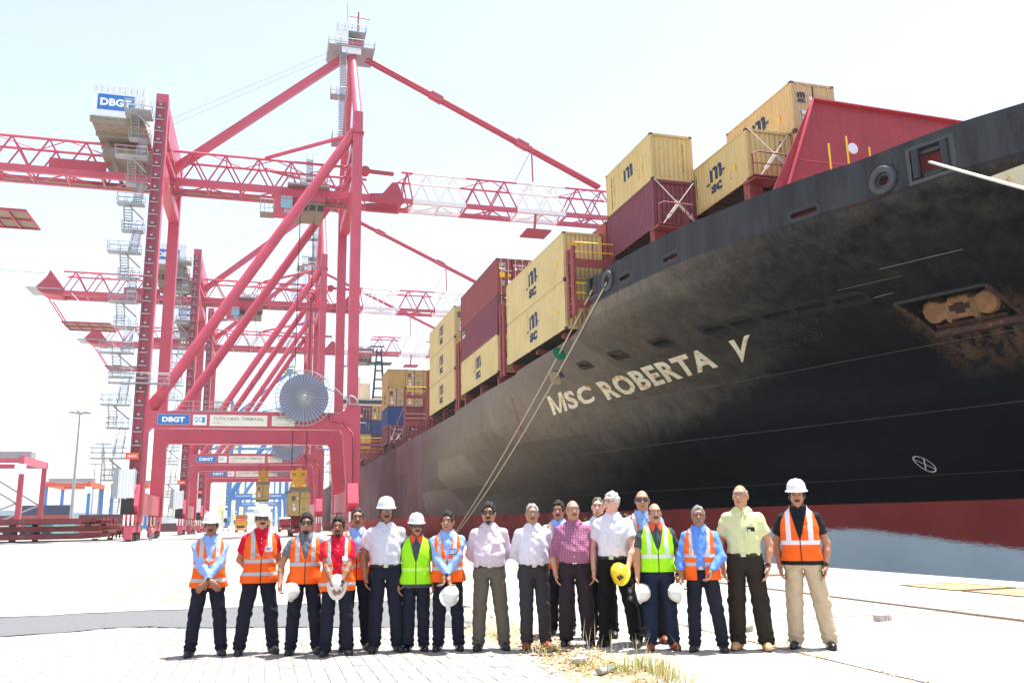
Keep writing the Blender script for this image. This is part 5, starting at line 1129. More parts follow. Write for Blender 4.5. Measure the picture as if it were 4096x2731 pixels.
def trolley(rt, Y0, X, red=True, drop=None, box=None):
    """trolley with driver's cab and hoist ropes, X = trolley centre"""
    c1, c2 = (M_CRED, M_CREDD); Yn, Yf2 = Y0+8.1, Y0+11.9
    mb = MB(); mb.bb(X-2.75, X+2.75, Yn-1.4, Yf2+1.4, 45.85, 46.1); tr = mb.build('trolley', M_GALV, rt)
    mb = MB(); mb.bb(X-2.2, X+2.3, Yn-.5, Yf2+.5, 44.0, 44.85); mb.build('trolley_frame', c1, tr)
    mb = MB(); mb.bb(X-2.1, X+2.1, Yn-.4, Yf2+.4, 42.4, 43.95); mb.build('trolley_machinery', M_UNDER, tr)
    for k in range(4): mb = MB(); mb.bb(X-1.9+k*1.05, X-1.1+k*1.05, Yn-.45, Yn-.41, 42.7, 43.5); mb.build('machinery_panel', mat('hatch_dark', (70, 62, 54), .8), tr)
    mb = MB()
    for dz in (.55, 1.1): mb.tube((X-2.75, Yn-1.35, 46.1+dz), (X+2.75, Yn-1.35, 46.1+dz), .045, n=5)
    for k in range(8): mb.tube((X-2.75+k*.785, Yn-1.35, 46.1), (X-2.75+k*.785, Yn-1.35, 47.2), .04, n=5)
    tag(mb.build('trolley_rail', M_GALV, tr), kind='stuff')
    for dx in (-1.2, .8): mb = MB(); mb.tube((X+dx, Yn-.9, 46.6), (X+dx+.9, Yn-.9, 46.6), .4, n=12); mb.build('hoist_drum', M_WHITE, tr)
    cx, cy = X-3.2, Yn-2.2
    mb = MB(); mb.prism([(-1.2, 41.0), (.95, 41.0), (1.15, 41.9), (1.15, 43.5), (-1.2, 43.5)], lambda u, v, k: (cx+u, cy+k, v), -1.0, 1.0); cb = mb.build('operator_cab', c1, tr)
    mb = MB(); mb.bb(cx-.35, cx+1.1, cy-1.04, cy-1.0, 41.75, 43.0); mb.build('cab_window', M_GLASS, tr)
    mb = MB(); mb.bb(cx-.3, cx+.3, cy-1.04, cy-1.0, 43.1, 43.42); mb.build('cab_window', M_GLASS, tr)
    mb = MB(); mb.bb(cx+.38, cx+1.05, cy-1.04, cy-1.0, 43.1, 43.42); mb.build('cab_window', M_GLASS, tr)
    mb = MB(); mb.bb(cx+.1, cx+.98, cy-1.04, cy-1.0, 41.1, 41.6); mb.build('cab_window', M_GLASS, tr)
    mb = MB(); mb.bb(cx-2.9, cx-1.2, cy-1, cy+1, 40.9, 41.05); mb.build('cab_balcony', M_UNDER, tr)
    mb = MB()
    for dz in (.6, 1.2, 1.8): mb.tube((cx-2.9, cy-1, 41+dz), (cx-1.2, cy-1, 41+dz), .04, n=5); mb.tube((cx-2.9, cy-1, 41+dz), (cx-2.9, cy+1, 41+dz), .04, n=5)
    for k in range(4): mb.tube((cx-2.9+k*.55, cy-1, 41), (cx-2.9+k*.55, cy-1, 42.8), .04, n=5)
    tag(mb.build('balcony_rail', M_GALV, tr), kind='stuff')
    mb = MB(); mb.beam((cx-1.3, cy-1.15, 41.6), (X-1.6, Yn-1.3, 44.6), .1, .45); mb.build('cab_stair', M_UNDER, tr)
    mb = MB(); mb.bb(cx-.6, X-1, cy-.6, cy+1.2, 43.5, 44.5); mb.build('cab_hanger', c2, tr)
    if drop:
        zs, xs = drop
        for dx in (-.9, .9):
            for dy in (-1.2, 1.2):
                mb = MB(); mb.tube((X+dx, Y0+10+dy, 42.4), (xs+dx, Y0+10+dy, zs), .03, n=4, caps=False); mb.build('hoist_rope', M_BLK, tr)
    return tr
M_SPY = mat('spreader_yellow', (216, 168, 52), .5, .25, 2, rust=.15)
def spreader(x, y, z, name_lab):
    """headblock and spreader, z = top of the container it holds"""
    s = root('container_spreader', (x, y, z), name_lab, 'spreader', 'container spreaders hanging from cranes'); ORG[s.name] = Vector((0, 0, 0))
    P = lambda nm, mb, m=M_SPY: link(nm, mb.mesh(nm, m), s)
    mb = MB(); mb.bb(-.9, .9, -6.0, 6.0, .12, .45); P('spreader_beam', mb)
    for sy in (-1, 1): mb = MB(); mb.bb(-1.25, 1.25, sy*6.0-.22, sy*6.0+.22, .02, .5); P('end_beam', mb, mat('spreader_grey', (120, 112, 100), .7, .3, 3))
    mb = MB(); mb.prism([(-1.0, .5), (1.0, .5), (1.0, 1.1), (.7, 1.6), (.45, 1.75), (-.45, 1.75), (-.7, 1.6), (-1.0, 1.1)], lambda u, v, k: (u, k, v), -2.2, 2.2); P('spreader_hood', mb)
    mb = MB(); mb.prism([(-.5, 1.7), (.5, 1.7), (.95, 1.95), (1.0, 2.7), (.8, 3.05), (-.8, 3.05), (-1.0, 2.7), (-.95, 1.95)], lambda u, v, k: (u, k, v), -1.6, 1.6); P('headblock', mb)
    for sx in (-.6, .6):
        mb = MB(); mb.tube((sx, -1.7, 3.1), (sx, 1.7, 3.1), .32, n=12); P('sheave', mb, M_CREDD)
        mb = MB(); mb.box((sx*.9, -1.63, 2.3), (.28, .05, .12)); P('headblock_slot', mb, M_BLK)
        mb = MB(); mb.box((sx*1.1, -2.23, .85), (.26, .05, .26)); P('lamp', mb, mat('lamp_pale', (240, 232, 190), .4))
    for sx in (-1, 1):
        for sy in (-1, 1): mb = MB(); mb.box((sx*1.24, sy*6.0, .0), (.1, .3, .55)); P('flipper', mb, mat('spreader_grey'))
    return s
QC1 = crane(104, 'quay_crane', 'red quay crane with white DBGT machinery house and sign reading QC1', 1)
QC2 = copy_tree(QC1); QC3 = copy_tree(QC1)
for q_, dy, nm, k in ((QC1, 0, '1', 1), (QC2, 62, '2', 2), (QC3, 109, '3', 3)):
    q_.location.y += dy
    if k > 1: q_['label'] = 'red quay crane with sign reading QC%s, standing beyond the first one' % nm if k == 2 else 'red quay crane with sign reading QC3, farthest of the red ones'
    fp = [o for o in q_.children if o.name.startswith('portal_beam') and any(c.name.startswith('sign_lettering') for c in o.children)][0]
    text_obj(nm, lambda u, v: (-6.9+u, 104-.74-.05, 13.1+v), .3, .65, M_INKB, 'sign_lettering', fp, .01)
trolley(QC1, 104, 4.4, drop=(8.4, 4.4))
def tro2(rt, Y0, X, drop):
    # built in the first crane's frame and carried by the copied root
    return trolley(rt, Y0, X, drop=drop)
ORG[QC2.name] = ORG[QC1.name]+Vector((0, 62, 0)); ORG[QC3.name] = ORG[QC1.name]+Vector((0, 109, 0))
tro2(QC2, 166, -3.6, (12.3, .1)); tro2(QC3, 213, 24, None)
container((4.4, 108+6.1, 2.6), L40, HC, 'gold', end='door', logo='mscsc', label='yellow container hanging from a crane just above the red truck', group='containers hanging from cranes')
spreader(4.4, 108+6.1, 2.6+HC, 'yellow spreader gripping the hanging container above the red truck')
container((.1, 170+6.1, 6.2), L40, HC, 'gold', end='door', logo='mscsc', label='yellow container hanging higher up under the second crane', group='containers hanging from cranes')
spreader(.1, 170+6.1, 6.2+HC, 'yellow spreader gripping the container that hangs under the second crane')
# blue cranes of the next terminal
BC = crane(376, 'blue_quay_crane', 'blue quay crane with yellow walkways standing past the red cranes', None, False, 'blue cranes of the next terminal')
BC['label'] = 'nearest blue quay crane with white lettering on its cross beam'
fp = [o for o in BC.children if o.name.startswith('portal_beam')][0]
for k, (a_, b2, t) in enumerate(((-10.5, -4.5, 'J M BAXI OPERATOR'), (1.5, 7.8, '& COMPANY'))): text_obj(t, lambda u, v: (a_+u, 376-.8, 13.1+v), b2-a_, .7, M_WHITE, 'beam_lettering', fp, .02)
mb = MB(); mb.bb(-3.9, -1.2, 376-.8, 376-.76, 12.8, 14.2); mb.build('beam_badge', M_WHITE, fp)
text_obj('01', lambda u, v: (-14+u, 376-.8, 21+v), 1.6, 1.5, M_WHITE, 'leg_number', BC, .02)
bmh = [o for o in BC.children if o.name.startswith('machinery_house')][0]
text_obj('ABAXI', lambda u, v: (-20.9+u, 377.1, 51.7+v), 4.4, 1.2, M_INKD, 'house_lettering', bmh, .02); text_obj('INTERNATIONAL', lambda u, v: (-20.9+u, 377.1, 50.8+v), 4.4, .5, M_INKB, 'house_lettering', bmh, .0)
for k, (dy, lab) in enumerate(((140, 'blue quay crane seen through the legs of the nearest blue one'), (370, 'farthest blue quay crane, seen through two other blue ones'))):
    b3 = copy_tree(BC); b3.location.y += dy; b3['label'] = lab
# ------------------------------------------------------------------ yard: hatch covers, gantries, boxes, masts, trucks
M_HATCH = mat('hatch_cover_red', (150, 66, 70), .75, .22, .6, .2, 8, rust=.2, streak=.35)
for k, (z, x1, dy) in enumerate(((.35, -17.6, 0), (1.25, -16.6, .6), (2.15, -18.4, -.5))):
    h = root('hatch_cover', (-30, 121+dy, z), ['bottom', 'middle', 'top'][k]+' pontoon in the stack of three dark red ship hatch covers on the yard', 'hatch cover', 'stacked ship hatch covers'); y0, y1 = 114.5+dy, 127+dy
    mb = MB(); mb.prism([(-52, z), (-20.6, z), (x1, z+.35), (x1, z+.62), (-52, z+.62)], lambda u, v, d: (u, d, v), y0, y1); mb.build('cover_plate', M_HATCH, h)
    for i in range(5): mb = MB(); mb.bb(-20.4+i*(x1+20.4)/6, -20.25+i*(x1+20.4)/6, y0-.12, y0-.0, z+.1, z+.6); mb.build('cover_rib', M_HATCH, h)
    for i in range(5): mb = MB(); mb.bb(x1-.02, x1+.12, y0+.5+i*2.8, y0+.8+i*2.8, z-.1, z+.6); mb.build('cover_rib', M_HATCH, h)
    mb = MB(); mb.bb(-27.2, -26.4, y0-.06, y0, z+.05, z+.6); mb.build('cover_socket', mat('hatch_pale', (150, 92, 88), .8), h)
    for x in (-50, -38, -28, x1-1.5):
        for y in (y0+.8, y1-.8): mb = MB(); mb.bb(x-.3, x+.3, y-.3, y+.3, z-.28, z); mb.build('timber_block', mat('dunnage', (96, 78, 62), .9), h)
def rtg(x0, x1, y0, y1, H, c_leg, c_top, label, braces=True):
    r_ = root('yard_gantry', ((x0+x1)/2, (y0+y1)/2, .1), label, 'gantry crane', 'rubber tyred gantry cranes in the yard'); B = lambda n_, mb, m=c_leg: mb.build(n_, m, r_)
    for x in (x0, x1):
        for y in (y0, y1):
            mb = MB(); mb.beam((x, y, 1.6), (x, y, H), 1.0, .9, .9, .8); B('gantry_leg', mb)
        for y in (y0, y1):
            for dx in (-1.6, 1.6): mb = MB(); mb.tube((x+dx, y-.4, .8), (x+dx, y+.4, .8), .75, n=14); B('tyre', mb, M_BLK)
        mb = MB(); mb.bb(x-.5, x+.5, y0-1, y1+1, H-.2, H+1.3); B('top_girder', mb, c_top)
    for y in (y0, y1):
        mb = MB(); mb.bb(x0-2, x1+2, y-.4, y+.4, 1.2, 2.2); B('sill', mb)
        mb = MB(); mb.bb(x0, x1, y-.4, y+.4, H-.1, H+.9); B('end_tie', mb, c_top)
        if braces:
            mb = MB(); mb.beam((x0, y, 2.2), (x1-.5, y, H*.45), .35, .35); B('brace', mb, M_GALV); mb = MB(); mb.beam((x0, y, H*.9), (x1-.5, y, H*.45), .35, .35); B('brace', mb, M_GALV)
    mb = MB(); mb.bb(x0-.5, x1+.5, y0+4, y0+8, H+1.3, H+2.6); B('gantry_trolley', mb, M_GALV)
    mb = MB(); mb.bb(x1-1.2, x1+.6, y0-1.0, y0+.6, H-2.4, H-.3); B('electric_cabinet', mb, M_HOUSE)
    return r_
rtg(-59, -48, 200, 219, 15.2, M_CREDD, M_CRED, 'red yard gantry crane standing behind the hatch covers')
M_ORG = mat('gantry_orange', (206, 84, 40), .5, .12, 1); 
rtg(-66, -53.5, 306, 330, 15, M_CBLUE, M_ORG, 'blue legged yard gantry with orange girders behind a tall lamp mast', False)
rtg(-49, -38, 322, 346, 15, M_CBLUE, M_ORG, 'blue and orange yard gantry seen through the legs of the first red crane', False)
YG = 'boxes stacked in the yard'
def ybox(x, y, tier, paint, label, logo=None, end='corr', L=L40, H=2.6): return container((x, y, .1+tier*2.61), L, H, paint, end=end, logo=logo, label=label, group=YG, rz=math.pi/2, detail=0)
def yx(px, Y, y=2040): return at(px, y, 1, Y)[0]
a_ = (yx(95, 262)+yx(287, 262))/2
ybox(a_, 262, 2, 'navy', 'navy blue box on top of the yard stack behind the hatch covers'); ybox(a_, 262, 1, 'brown', 'brown box right under the navy blue one in the yard'); ybox(a_, 262, 0, 'rust', 'red brown box at the foot of the stack below the navy blue one')
ybox(a_+13.0, 268, 1, 'plum', 'dark red box with faint yellow logo beside the lamp mast', 'mscm'); ybox(a_+13.0, 268, 0, 'brown', 'brown box under the dark red one beside the lamp mast')
ybox(a_+3.4, 240, 0, 'teal', 'teal box standing low in front of the brown yard boxes', L=L20); ybox(a_+9.2, 240, 0, 'cyan', 'pale green box next to the teal one', L=L20)
ybox(a_+17.5, 240, 0, 'brown', 'brown box on the ground behind the first red crane'); ybox(a_-13.5, 262, 1, 'maroon', 'purple-red box left of the navy stack, behind the red gantry leg'); ybox(a_-13.5, 262, 0, 'white', 'white box below the purple-red one behind the gantry leg')
ybox(yx(740, 300), 300, 0, 'teal', 'green box far down the yard between red crane legs'); ybox(yx(700, 290), 290, 0, 'plum', 'dark plum box far down the yard between red crane legs')
def mast(px, py, Y, label):
    p_ = at(px, py, 1, Y); r_ = root('lamp_mast', (p_[0], Y, .1), label, 'lamp mast', 'tall lamp masts in the yard')
    mb = MB(); mb.tube((p_[0], Y, .1), (p_[0], Y, p_[2]), .5, .2, n=12); mb.build('mast_pole', M_GALV, r_)
    mb = MB(); mb.tube((p_[0], Y, p_[2]-.4), (p_[0], Y, p_[2]), 1.2, n=12); mb.build('lamp_ring', M_GALV, r_)
    for k in range(8):
        t = k*math.pi/4; mb = MB(); mb.box((p_[0]+2.2*math.cos(t), Y+2.2*math.sin(t), p_[2]), (1.0, .7, .35), t); mb.build('floodlight', M_GALV, r_)
    mb = MB(); mb.box((p_[0], Y, p_[2]-2.6), (2.6, .2, .12)); mb.build('mast_arm', M_GALV, r_)
mast(320, 1650, 250, 'tallest lamp mast, rising behind the hatch covers'); mast(414, 1775, 330, 'lamp mast rising close beside the crane stairs'); mast(381, 1855, 420, 'slender distant lamp mast between two taller ones')
# trucks
M_TYRE = mat('tyre', (24, 24, 25), .85, .2, 8); M_TRED = mat('truck_red', (168, 36, 48), .4, .1, 2, coat=.2); M_TYEL = mat('truck_yellow', (222, 160, 34), .4, .1, 2, coat=.2); M_WIND = mat('windscreen', (70, 86, 100), .12, .1, 1, spec=.8); M_CHAS = mat('chassis', (60, 34, 34), .7, .3, 3)
def truck(x, y, c, top, label, box=None, L=1.0):
    t = root('terminal_truck', (x, y, .1), label, 'truck', 'trucks driving under the cranes'); ORG[t.name] = Vector((0, 0, 0)); B = lambda n_, mb, m: link(n_, mb.mesh(n_, m), t)
    mb = MB(); mb.prism([(-.05, .55), (2.1, .55), (2.1, 2.75), (.25, 2.75), (.1, 2.6), (-.05, 1.55)], lambda u, v, d: (d, u, v), -1.22, 1.22); B('cab', mb, c)
    mb = MB(); mb.prism([(0, 2.74), (2.1, 2.74), (2.0, 2.95), (.3, 2.92)], lambda u, v, d: (d, u, v), -1.15, 1.15); B('cab_roof', mb, top)
    mb = MB(); mb.add([(-1.08, -.03, 1.6), (1.08, -.03, 1.6), (1.02, .1, 2.58), (-1.02, .1, 2.58)], [(0, 1, 2, 3)]); B('windscreen', mb, M_WIND)
    for s in (-1, 1):
        mb = MB(); mb.bb(s*1.221, s*1.226, .4, 1.4, 1.65, 2.5); B('side_window', mb, M_WIND)
        mb = MB(); mb.box((s*.9, -.1, .78), (.4, .06, .22)); B('headlight', mb, M_WHITE)
        mb = MB(); mb.box((s*1.4, .05, 2.1), (.1, .18, .5)); mb.tube((s*1.2, .1, 2.2), (s*1.4, .05, 2.2), .02, n=5); B('mirror', mb, M_BLK)
        for w, yy in ((.5, .95), (.5, 4.6), (.5, 5.7), (.5, 10.2), (.5, 11.4)): mb = MB(); mb.tube((s*1.22, yy, .5), (s*.82, yy, .5), .5, n=16); B('wheel', mb, M_TYRE)
    mb = MB(); mb.bb(-1.2, 1.2, -.12, .1, .35, .62); B('bumper', mb, c)
    mb = MB(); mb.bb(-.85, .85, -.09, -.05, .98, 1.42); B('grille', mb, M_CHAS if c is M_TRED else M_BLK)
    mb = MB(); mb.box((0, -.14, .45), (.5, .02, .13)); B('number_plate', mb, M_WHITE)
    mb = MB(); mb.bb(-.5, .5, 2.1, 12.6, .75, 1.15); B('trailer_chassis', mb, M_CHAS)
    for k in range(4): mb = MB(); mb.bb(-1.2, 1.2, 3+k*3.1, 3.3+k*3.1, 1.05, 1.25); B('trailer_bolster', mb, M_CHAS)
    if box: container((x, y+8.2, 1.38), L40 if L == 1 else L20, 2.6, box, end='door', label='yellow container riding on the %s truck' % ('yellow' if c is M_TYEL else 'red'), group='containers on trucks', detail=1)
    return t
truck(4.9, 116, M_TRED, M_TRED, 'red truck waiting right under the hanging yellow container')
truck(4.95, 190, M_TRED, M_WHITE, 'red truck with pale grille queueing behind the first red one')
truck(-4.4, 208, M_TYEL, M_TRED, 'yellow truck with red roof carrying a yellow container', 'gold'); truck(.9, 214, M_TYEL, M_WHITE, 'yellow truck partly hidden, with a big dark windscreen')
truck(-22, 300, M_TYEL, M_TYEL, 'yellow truck parked far off by the landside crane legs')
cr = root('parked_car', (-9.5, 262, .1), 'small white car parked far off beside the yellow truck', 'car'); ORG[cr.name] = Vector((0, 0, 0))
mb = MB(); mb.prism([(-.85, .35), (.85, .35), (.88, .9), (.6, 1.5), (-.6, 1.5), (-.88, .9)], lambda u, v, d: (u, d, v), -2, 2); link('car_body', mb.mesh('car_body', M_WHITE), cr)
mb = MB(); mb.add([(-.7, -2.01, .95), (.7, -2.01, .95), (.55, -2.01, 1.42), (-.55, -2.01, 1.42)], [(0, 1, 2, 3)]); link('windscreen', mb.mesh('w', M_WIND), cr)
for s in (-1, 1):
    for yy in (-1.3, 1.3): mb = MB(); mb.tube((s*.9, yy, .33), (s*.65, yy, .33), .33, n=12); link('wheel', mb.mesh('wheel', M_TYRE), cr)
cn = root('traffic_cone', (1.75, 108, .1), 'orange and white traffic cone on the quay road', 'cone'); ORG[cn.name] = Vector((0, 0, 0))
mb = MB(); mb.lathe([(.2, .03), (.15, .3), (.145, .3), (.02, .78)], (0, 0, 0), 14); link('cone_body', mb.mesh('cone_body', M_ORANGE), cn)
mb = MB(); mb.lathe([(.155, .28), (.115, .46), (.113, .46), (.15, .28)], (0, 0, 0), 14); link('cone_band', mb.mesh('cone_band', M_WHITE), cn)
mb = MB(); mb.box((0, 0, .02), (.5, .5, .04)); link('cone_base', mb.mesh('cone_base', M_ORANGE), cn)
# low warehouses and tree line at the end of the port
shed = root('warehouse', (-150, 640, 0), 'long pale warehouse at the far end of the yard', 'warehouse')
mb = MB(); mb.bb(-260, -60, 640, 680, 0, 9); mb.build('wall', mat('shed_wall', (206, 212, 214), .7), shed); mb = MB(); mb.prism([(-262, 9), (-58, 9), (-160, 14)], lambda u, v, d: (u, d, v), 638, 682); mb.build('roof', mat('shed_roof', (150, 170, 180), .6), shed)
# ------------------------------------------------------------------ people: smooth-blended implicit bodies turned into meshes
def surface_net(fn, lo, hi, h):
    """mesh the zero level of fn on a grid (naive surface nets); returns verts, quads"""
    ax = [np.arange(a, b+h, h, dtype=np.float32) for a, b in zip(lo, hi)]
    X, Y, Z = np.meshgrid(*ax, indexing='ij'); D = fn(X, Y, Z).astype(np.float32); ins = D < 0; n = np.array(D.shape)
    cs = [(i, j, k) for i in (0, 1) for j in (0, 1) for k in (0, 1)]
    sl = lambda A, c: A[c[0]:n[0]-1+c[0], c[1]:n[1]-1+c[1], c[2]:n[2]-1+c[2]]
    cnt = sum(sl(ins, c).astype(np.int8) for c in cs); act = (cnt > 0) & (cnt < 8)
    idx = np.full(act.shape, -1, np.int64); I = np.argwhere(act); idx[act] = np.arange(len(I))
    acc = np.zeros((len(I), 3)); w = np.zeros(len(I)); base = I.astype(float)
    g = {c: sl(D, c)[act] for c in cs}
    for a in cs:
        for d in range(3):
            if a[d]: continue
            b = list(a); b[d] = 1; b = tuple(b); da, db = g[a], g[b]; m = (da < 0) != (db < 0)
            t = np.where(m, da/np.where(m, da-db, 1), 0); p = np.array(a, float)[None].repeat(len(I), 0); p[:, d] += t
            acc[m] += p[m]; w[m] += 1
    V = np.array(lo)+h*(base+acc/w[:, None]); Q = []
    for d in range(3):
        u, v = [(1, 2), (2, 0), (0, 1)][d]
        s0 = [slice(1, n[k]-1) for k in range(3)]; s1 = list(s0); s0[d] = slice(0, n[d]-1); s1[d] = slice(1, n[d])
        A_, B_ = ins[tuple(s0)], ins[tuple(s1)]
        for flip in (0, 1):
            E = np.argwhere((A_ & ~B_) if not flip else (~A_ & B_)); E = E+np.array([0 if k == d else 1 for k in range(3)])
            if not len(E): continue
            def cell(du, dv): c = E.copy(); c[:, u] -= du; c[:, v] -= dv; return idx[c[:, 0], c[:, 1], c[:, 2]]
            q = np.stack([cell(1, 1), cell(0, 1), cell(0, 0), cell(1, 0)], 1); Q.append(q if not flip else q[:, ::-1])
    return V, np.concatenate(Q)
def smin(a, b, k): h_ = np.clip(.5+.5*(b-a)/k, 0, 1); return b+(a-b)*h_-k*h_*(1-h_)
def d_cone(X, Y, Z, a, b, ra, rb):
    a = np.asarray(a, np.float32); b = np.asarray(b, np.float32); ba = b-a; L = float(ba@ba)+1e-9
    px, py, pz = X-a[0], Y-a[1], Z-a[2]; t = np.clip((px*ba[0]+py*ba[1]+pz*ba[2])/L, 0, 1)
    return np.sqrt((px-t*ba[0])**2+(py-t*ba[1])**2+(pz-t*ba[2])**2)-(ra+(rb-ra)*t)
def d_ell(X, Y, Z, c, r):
    k = np.sqrt(((X-c[0])/r[0])**2+((Y-c[1])/r[1])**2+((Z-c[2])/r[2])**2); return (k-1)*min(r)
TZ = [.78, .86, .93, 1.0, 1.1, 1.22, 1.32, 1.39, 1.43, 1.47]
def torso_d(X, Y, Z, f, off=0., zlo=.8, zhi=1.47):
    w = np.interp(Z, TZ, [.16, .176, .172+.012*f, .162+.03*f, .162+.032*f, .174+.012*f, .178, .152, .108, .066]).astype(np.float32)+off
    d = np.interp(Z, TZ, [.10, .115, .112+.015*f, .106+.045*f, .108+.05*f, .118+.018*f, .112, .095, .078, .055]).astype(np.float32)+off
    yc = np.interp(Z, TZ, [.01, .012, .0-.008*f, -.006-.04*f, -.008-.042*f, -.008-.01*f, .0, .008, .01, .01]).astype(np.float32)
    k = (np.abs(X/w)**2.4+np.abs((Y-yc)/d)**2.4)**(1/2.4); r = (k-1)*np.minimum(w, d)
    return np.maximum(r, np.maximum(zlo-off-Z, Z-zhi-off))
def arm_chain(side, spec):
    """shoulder, elbow, wrist, hand direction for a canonical 1.72 m figure; side -1 = the person's right (image left)"""
    s = side; sh = np.array([s*.172, .008, 1.352])
    if spec == 'side': wr, hint = np.array([s*.235, -.035, .84]), np.array([s*.5, .5, 0])
    elif spec == 'back': wr, hint = np.array([s*.05, .16, .93]), np.array([s*1.0, .35, 0])
    elif spec == 'cross': wr, hint = np.array([-s*.035, -.235-.02*(s > 0), .885+.03*(s < 0)]), np.array([s*1.0, .25, -.2])
    elif spec == 'clasp': wr, hint = np.array([s*.055, -.25, .89]), np.array([s*1.0, .3, -.2])
    else: wr, hint = np.array(spec[:3], float), np.array(spec[3:6] if len(spec) > 3 else (s*.7, .6, 0), float)
    l1, l2 = .29, .255; v = wr-sh; D = np.linalg.norm(v)
    if D > l1+l2-.004: wr = sh+v/D*(l1+l2-.004); v = wr-sh; D = np.linalg.norm(v)
    a = (l1*l1-l2*l2+D*D)/(2*D); hgt = math.sqrt(max(l1*l1-a*a, 0)); u = v/D; hint = hint-u*hint.dot(u); hint /= np.linalg.norm(hint)
    el = sh+u*a+hint*hgt; hd = (wr-el)/np.linalg.norm(wr-el); return sh, el, wr, hd
def hand_prims(side, spec, wr, hd):
    """palm, four fingers of unequal length with two bends, thumb leaving the side of the palm"""
    s = side; P = []
    if spec == 'side': n_ = np.array([-s*1.0, -.15, 0]); curl = .5
    elif spec == 'back': n_ = np.array([0, 1., 0]); curl = .5
    elif spec in ('cross', 'clasp'): n_ = np.array([-s*.25, .9, -.2]); curl = .45
    else: n_ = np.array([-s*.85, -.35, -.1]); curl = .95
    d = hd.copy()
    if spec in ('cross', 'clasp'): d = hd*.8+np.array([-s*.4, 0, -.3])
    if not isinstance(spec, str): d = hd*.6+np.array([0, -.05, -.6])
    d /= np.linalg.norm(d); n_ = n_-d*n_.dot(d); n_ /= np.linalg.norm(n_); w = np.cross(d, n_); 
    if spec == 'side' and w[1] > 0: w = -w      # index finger forward
    pc = wr+d*.05
    for k in (-1, -.33, .33, 1): P.append((wr+d*.01+w*.018*k, wr+d*.086+w*.03*k, .017, .0135))
    for k, L in ((1, .074), (.33, .082), (-.33, .076), (-1, .06)):
        a = wr+d*.086+w*.03*k; c1 = curl*.7; b = a+(d*math.cos(c1)+n_*math.sin(c1))*L*.5; c2 = curl*1.5; c = b+(d*math.cos(c2)+n_*math.sin(c2))*L*.5
        P.append((a, b, .0105, .0095)); P.append((b, c, .0095, .0078))
    a = wr+d*.022+w*.03; b = a+(d*.6+w*.62+n_*.35)*.042; c = b+(d*.85+w*.1+n_*.45)*.032; P.append((a, b, .0145, .0115)); P.append((b, c, .0115, .009)); return P
SKIN = {}
def skin(rgb):
    if rgb not in SKIN:
        m = mat('skin_%d_%d_%d' % rgb, rgb, .5, .14, 9, .12, 60, spec=.35); b = m.node_tree.nodes['Principled BSDF']; b.inputs['Subsurface Weight'].default_value = .06; b.inputs['Subsurface Radius'].default_value = (.01, .004, .002); SKIN[rgb] = m
    return SKIN[rgb]
def cloth(name, rgb, var=.1, bump=.25, rough=.85):
    if 'cloth_'+name in MATS: return MATS['cloth_'+name]
    m = mat('cloth_'+name, rgb, rough, var, 14, bump, 26, spec=.15); t = m.node_tree; N, L = t.nodes, t.links; b = N['Principled BSDF']
    tc = N.new('ShaderNodeTexCoord'); mp = N.new('ShaderNodeMapping'); mp.inputs['Scale'].default_value = (9, 9, 5); mp.inputs['Rotation'].default_value = (.3, .5, 0); L.new(tc.outputs['Object'], mp.inputs[0])
    n = N.new('ShaderNodeTexNoise'); n.inputs['Scale'].default_value = 1; n.inputs['Detail'].default_value = 3; n.inputs['Distortion'].default_value = 1.2; L.new(mp.outputs[0], n.inputs['Vector'])
    bp = N.new('ShaderNodeBump'); bp.inputs['Strength'].default_value = .38; bp.inputs['Distance'].default_value = .035; L.new(n.outputs['Fac'], bp.inputs['Height'])
    old = b.inputs['Normal'].links[0].from_node; L.new(bp.outputs[0], old.inputs['Normal']); return m
def cloth_check(name, rgb, rgb2, size):
    m = cloth(name, rgb); t = m.node_tree; N, L = t.nodes, t.links; b = N['Principled BSDF']; tc = N.new('ShaderNodeTexCoord'); sp = N.new('ShaderNodeSeparateXYZ'); L.new(tc.outputs['Object'], sp.inputs[0]); outs = []
    for ax in (0, 2):
        pp = N.new('ShaderNodeMath'); pp.operation = 'PINGPONG'; L.new(sp.outputs[ax], pp.inputs[0]); pp.inputs[1].default_value = size
        gt = N.new('ShaderNodeMath'); gt.operation = 'GREATER_THAN'; L.new(pp.outputs[0], gt.inputs[0]); gt.inputs[1].default_value = size*.62; outs.append(gt.outputs[0])
    ad = N.new('ShaderNodeMath'); ad.operation = 'MAXIMUM'; L.new(outs[0], ad.inputs[0]); L.new(outs[1], ad.inputs[1])
    mx = N.new('ShaderNodeMix'); mx.data_type = 'RGBA'; old = b.inputs['Base Color'].links[0].from_socket; L.new(ad.outputs[0], mx.inputs[0]); L.new(old, mx.inputs[6]); mx.inputs[7].default_value = (*lin(rgb2), 1); L.new(mx.outputs[2], b.inputs['Base Color']); return m
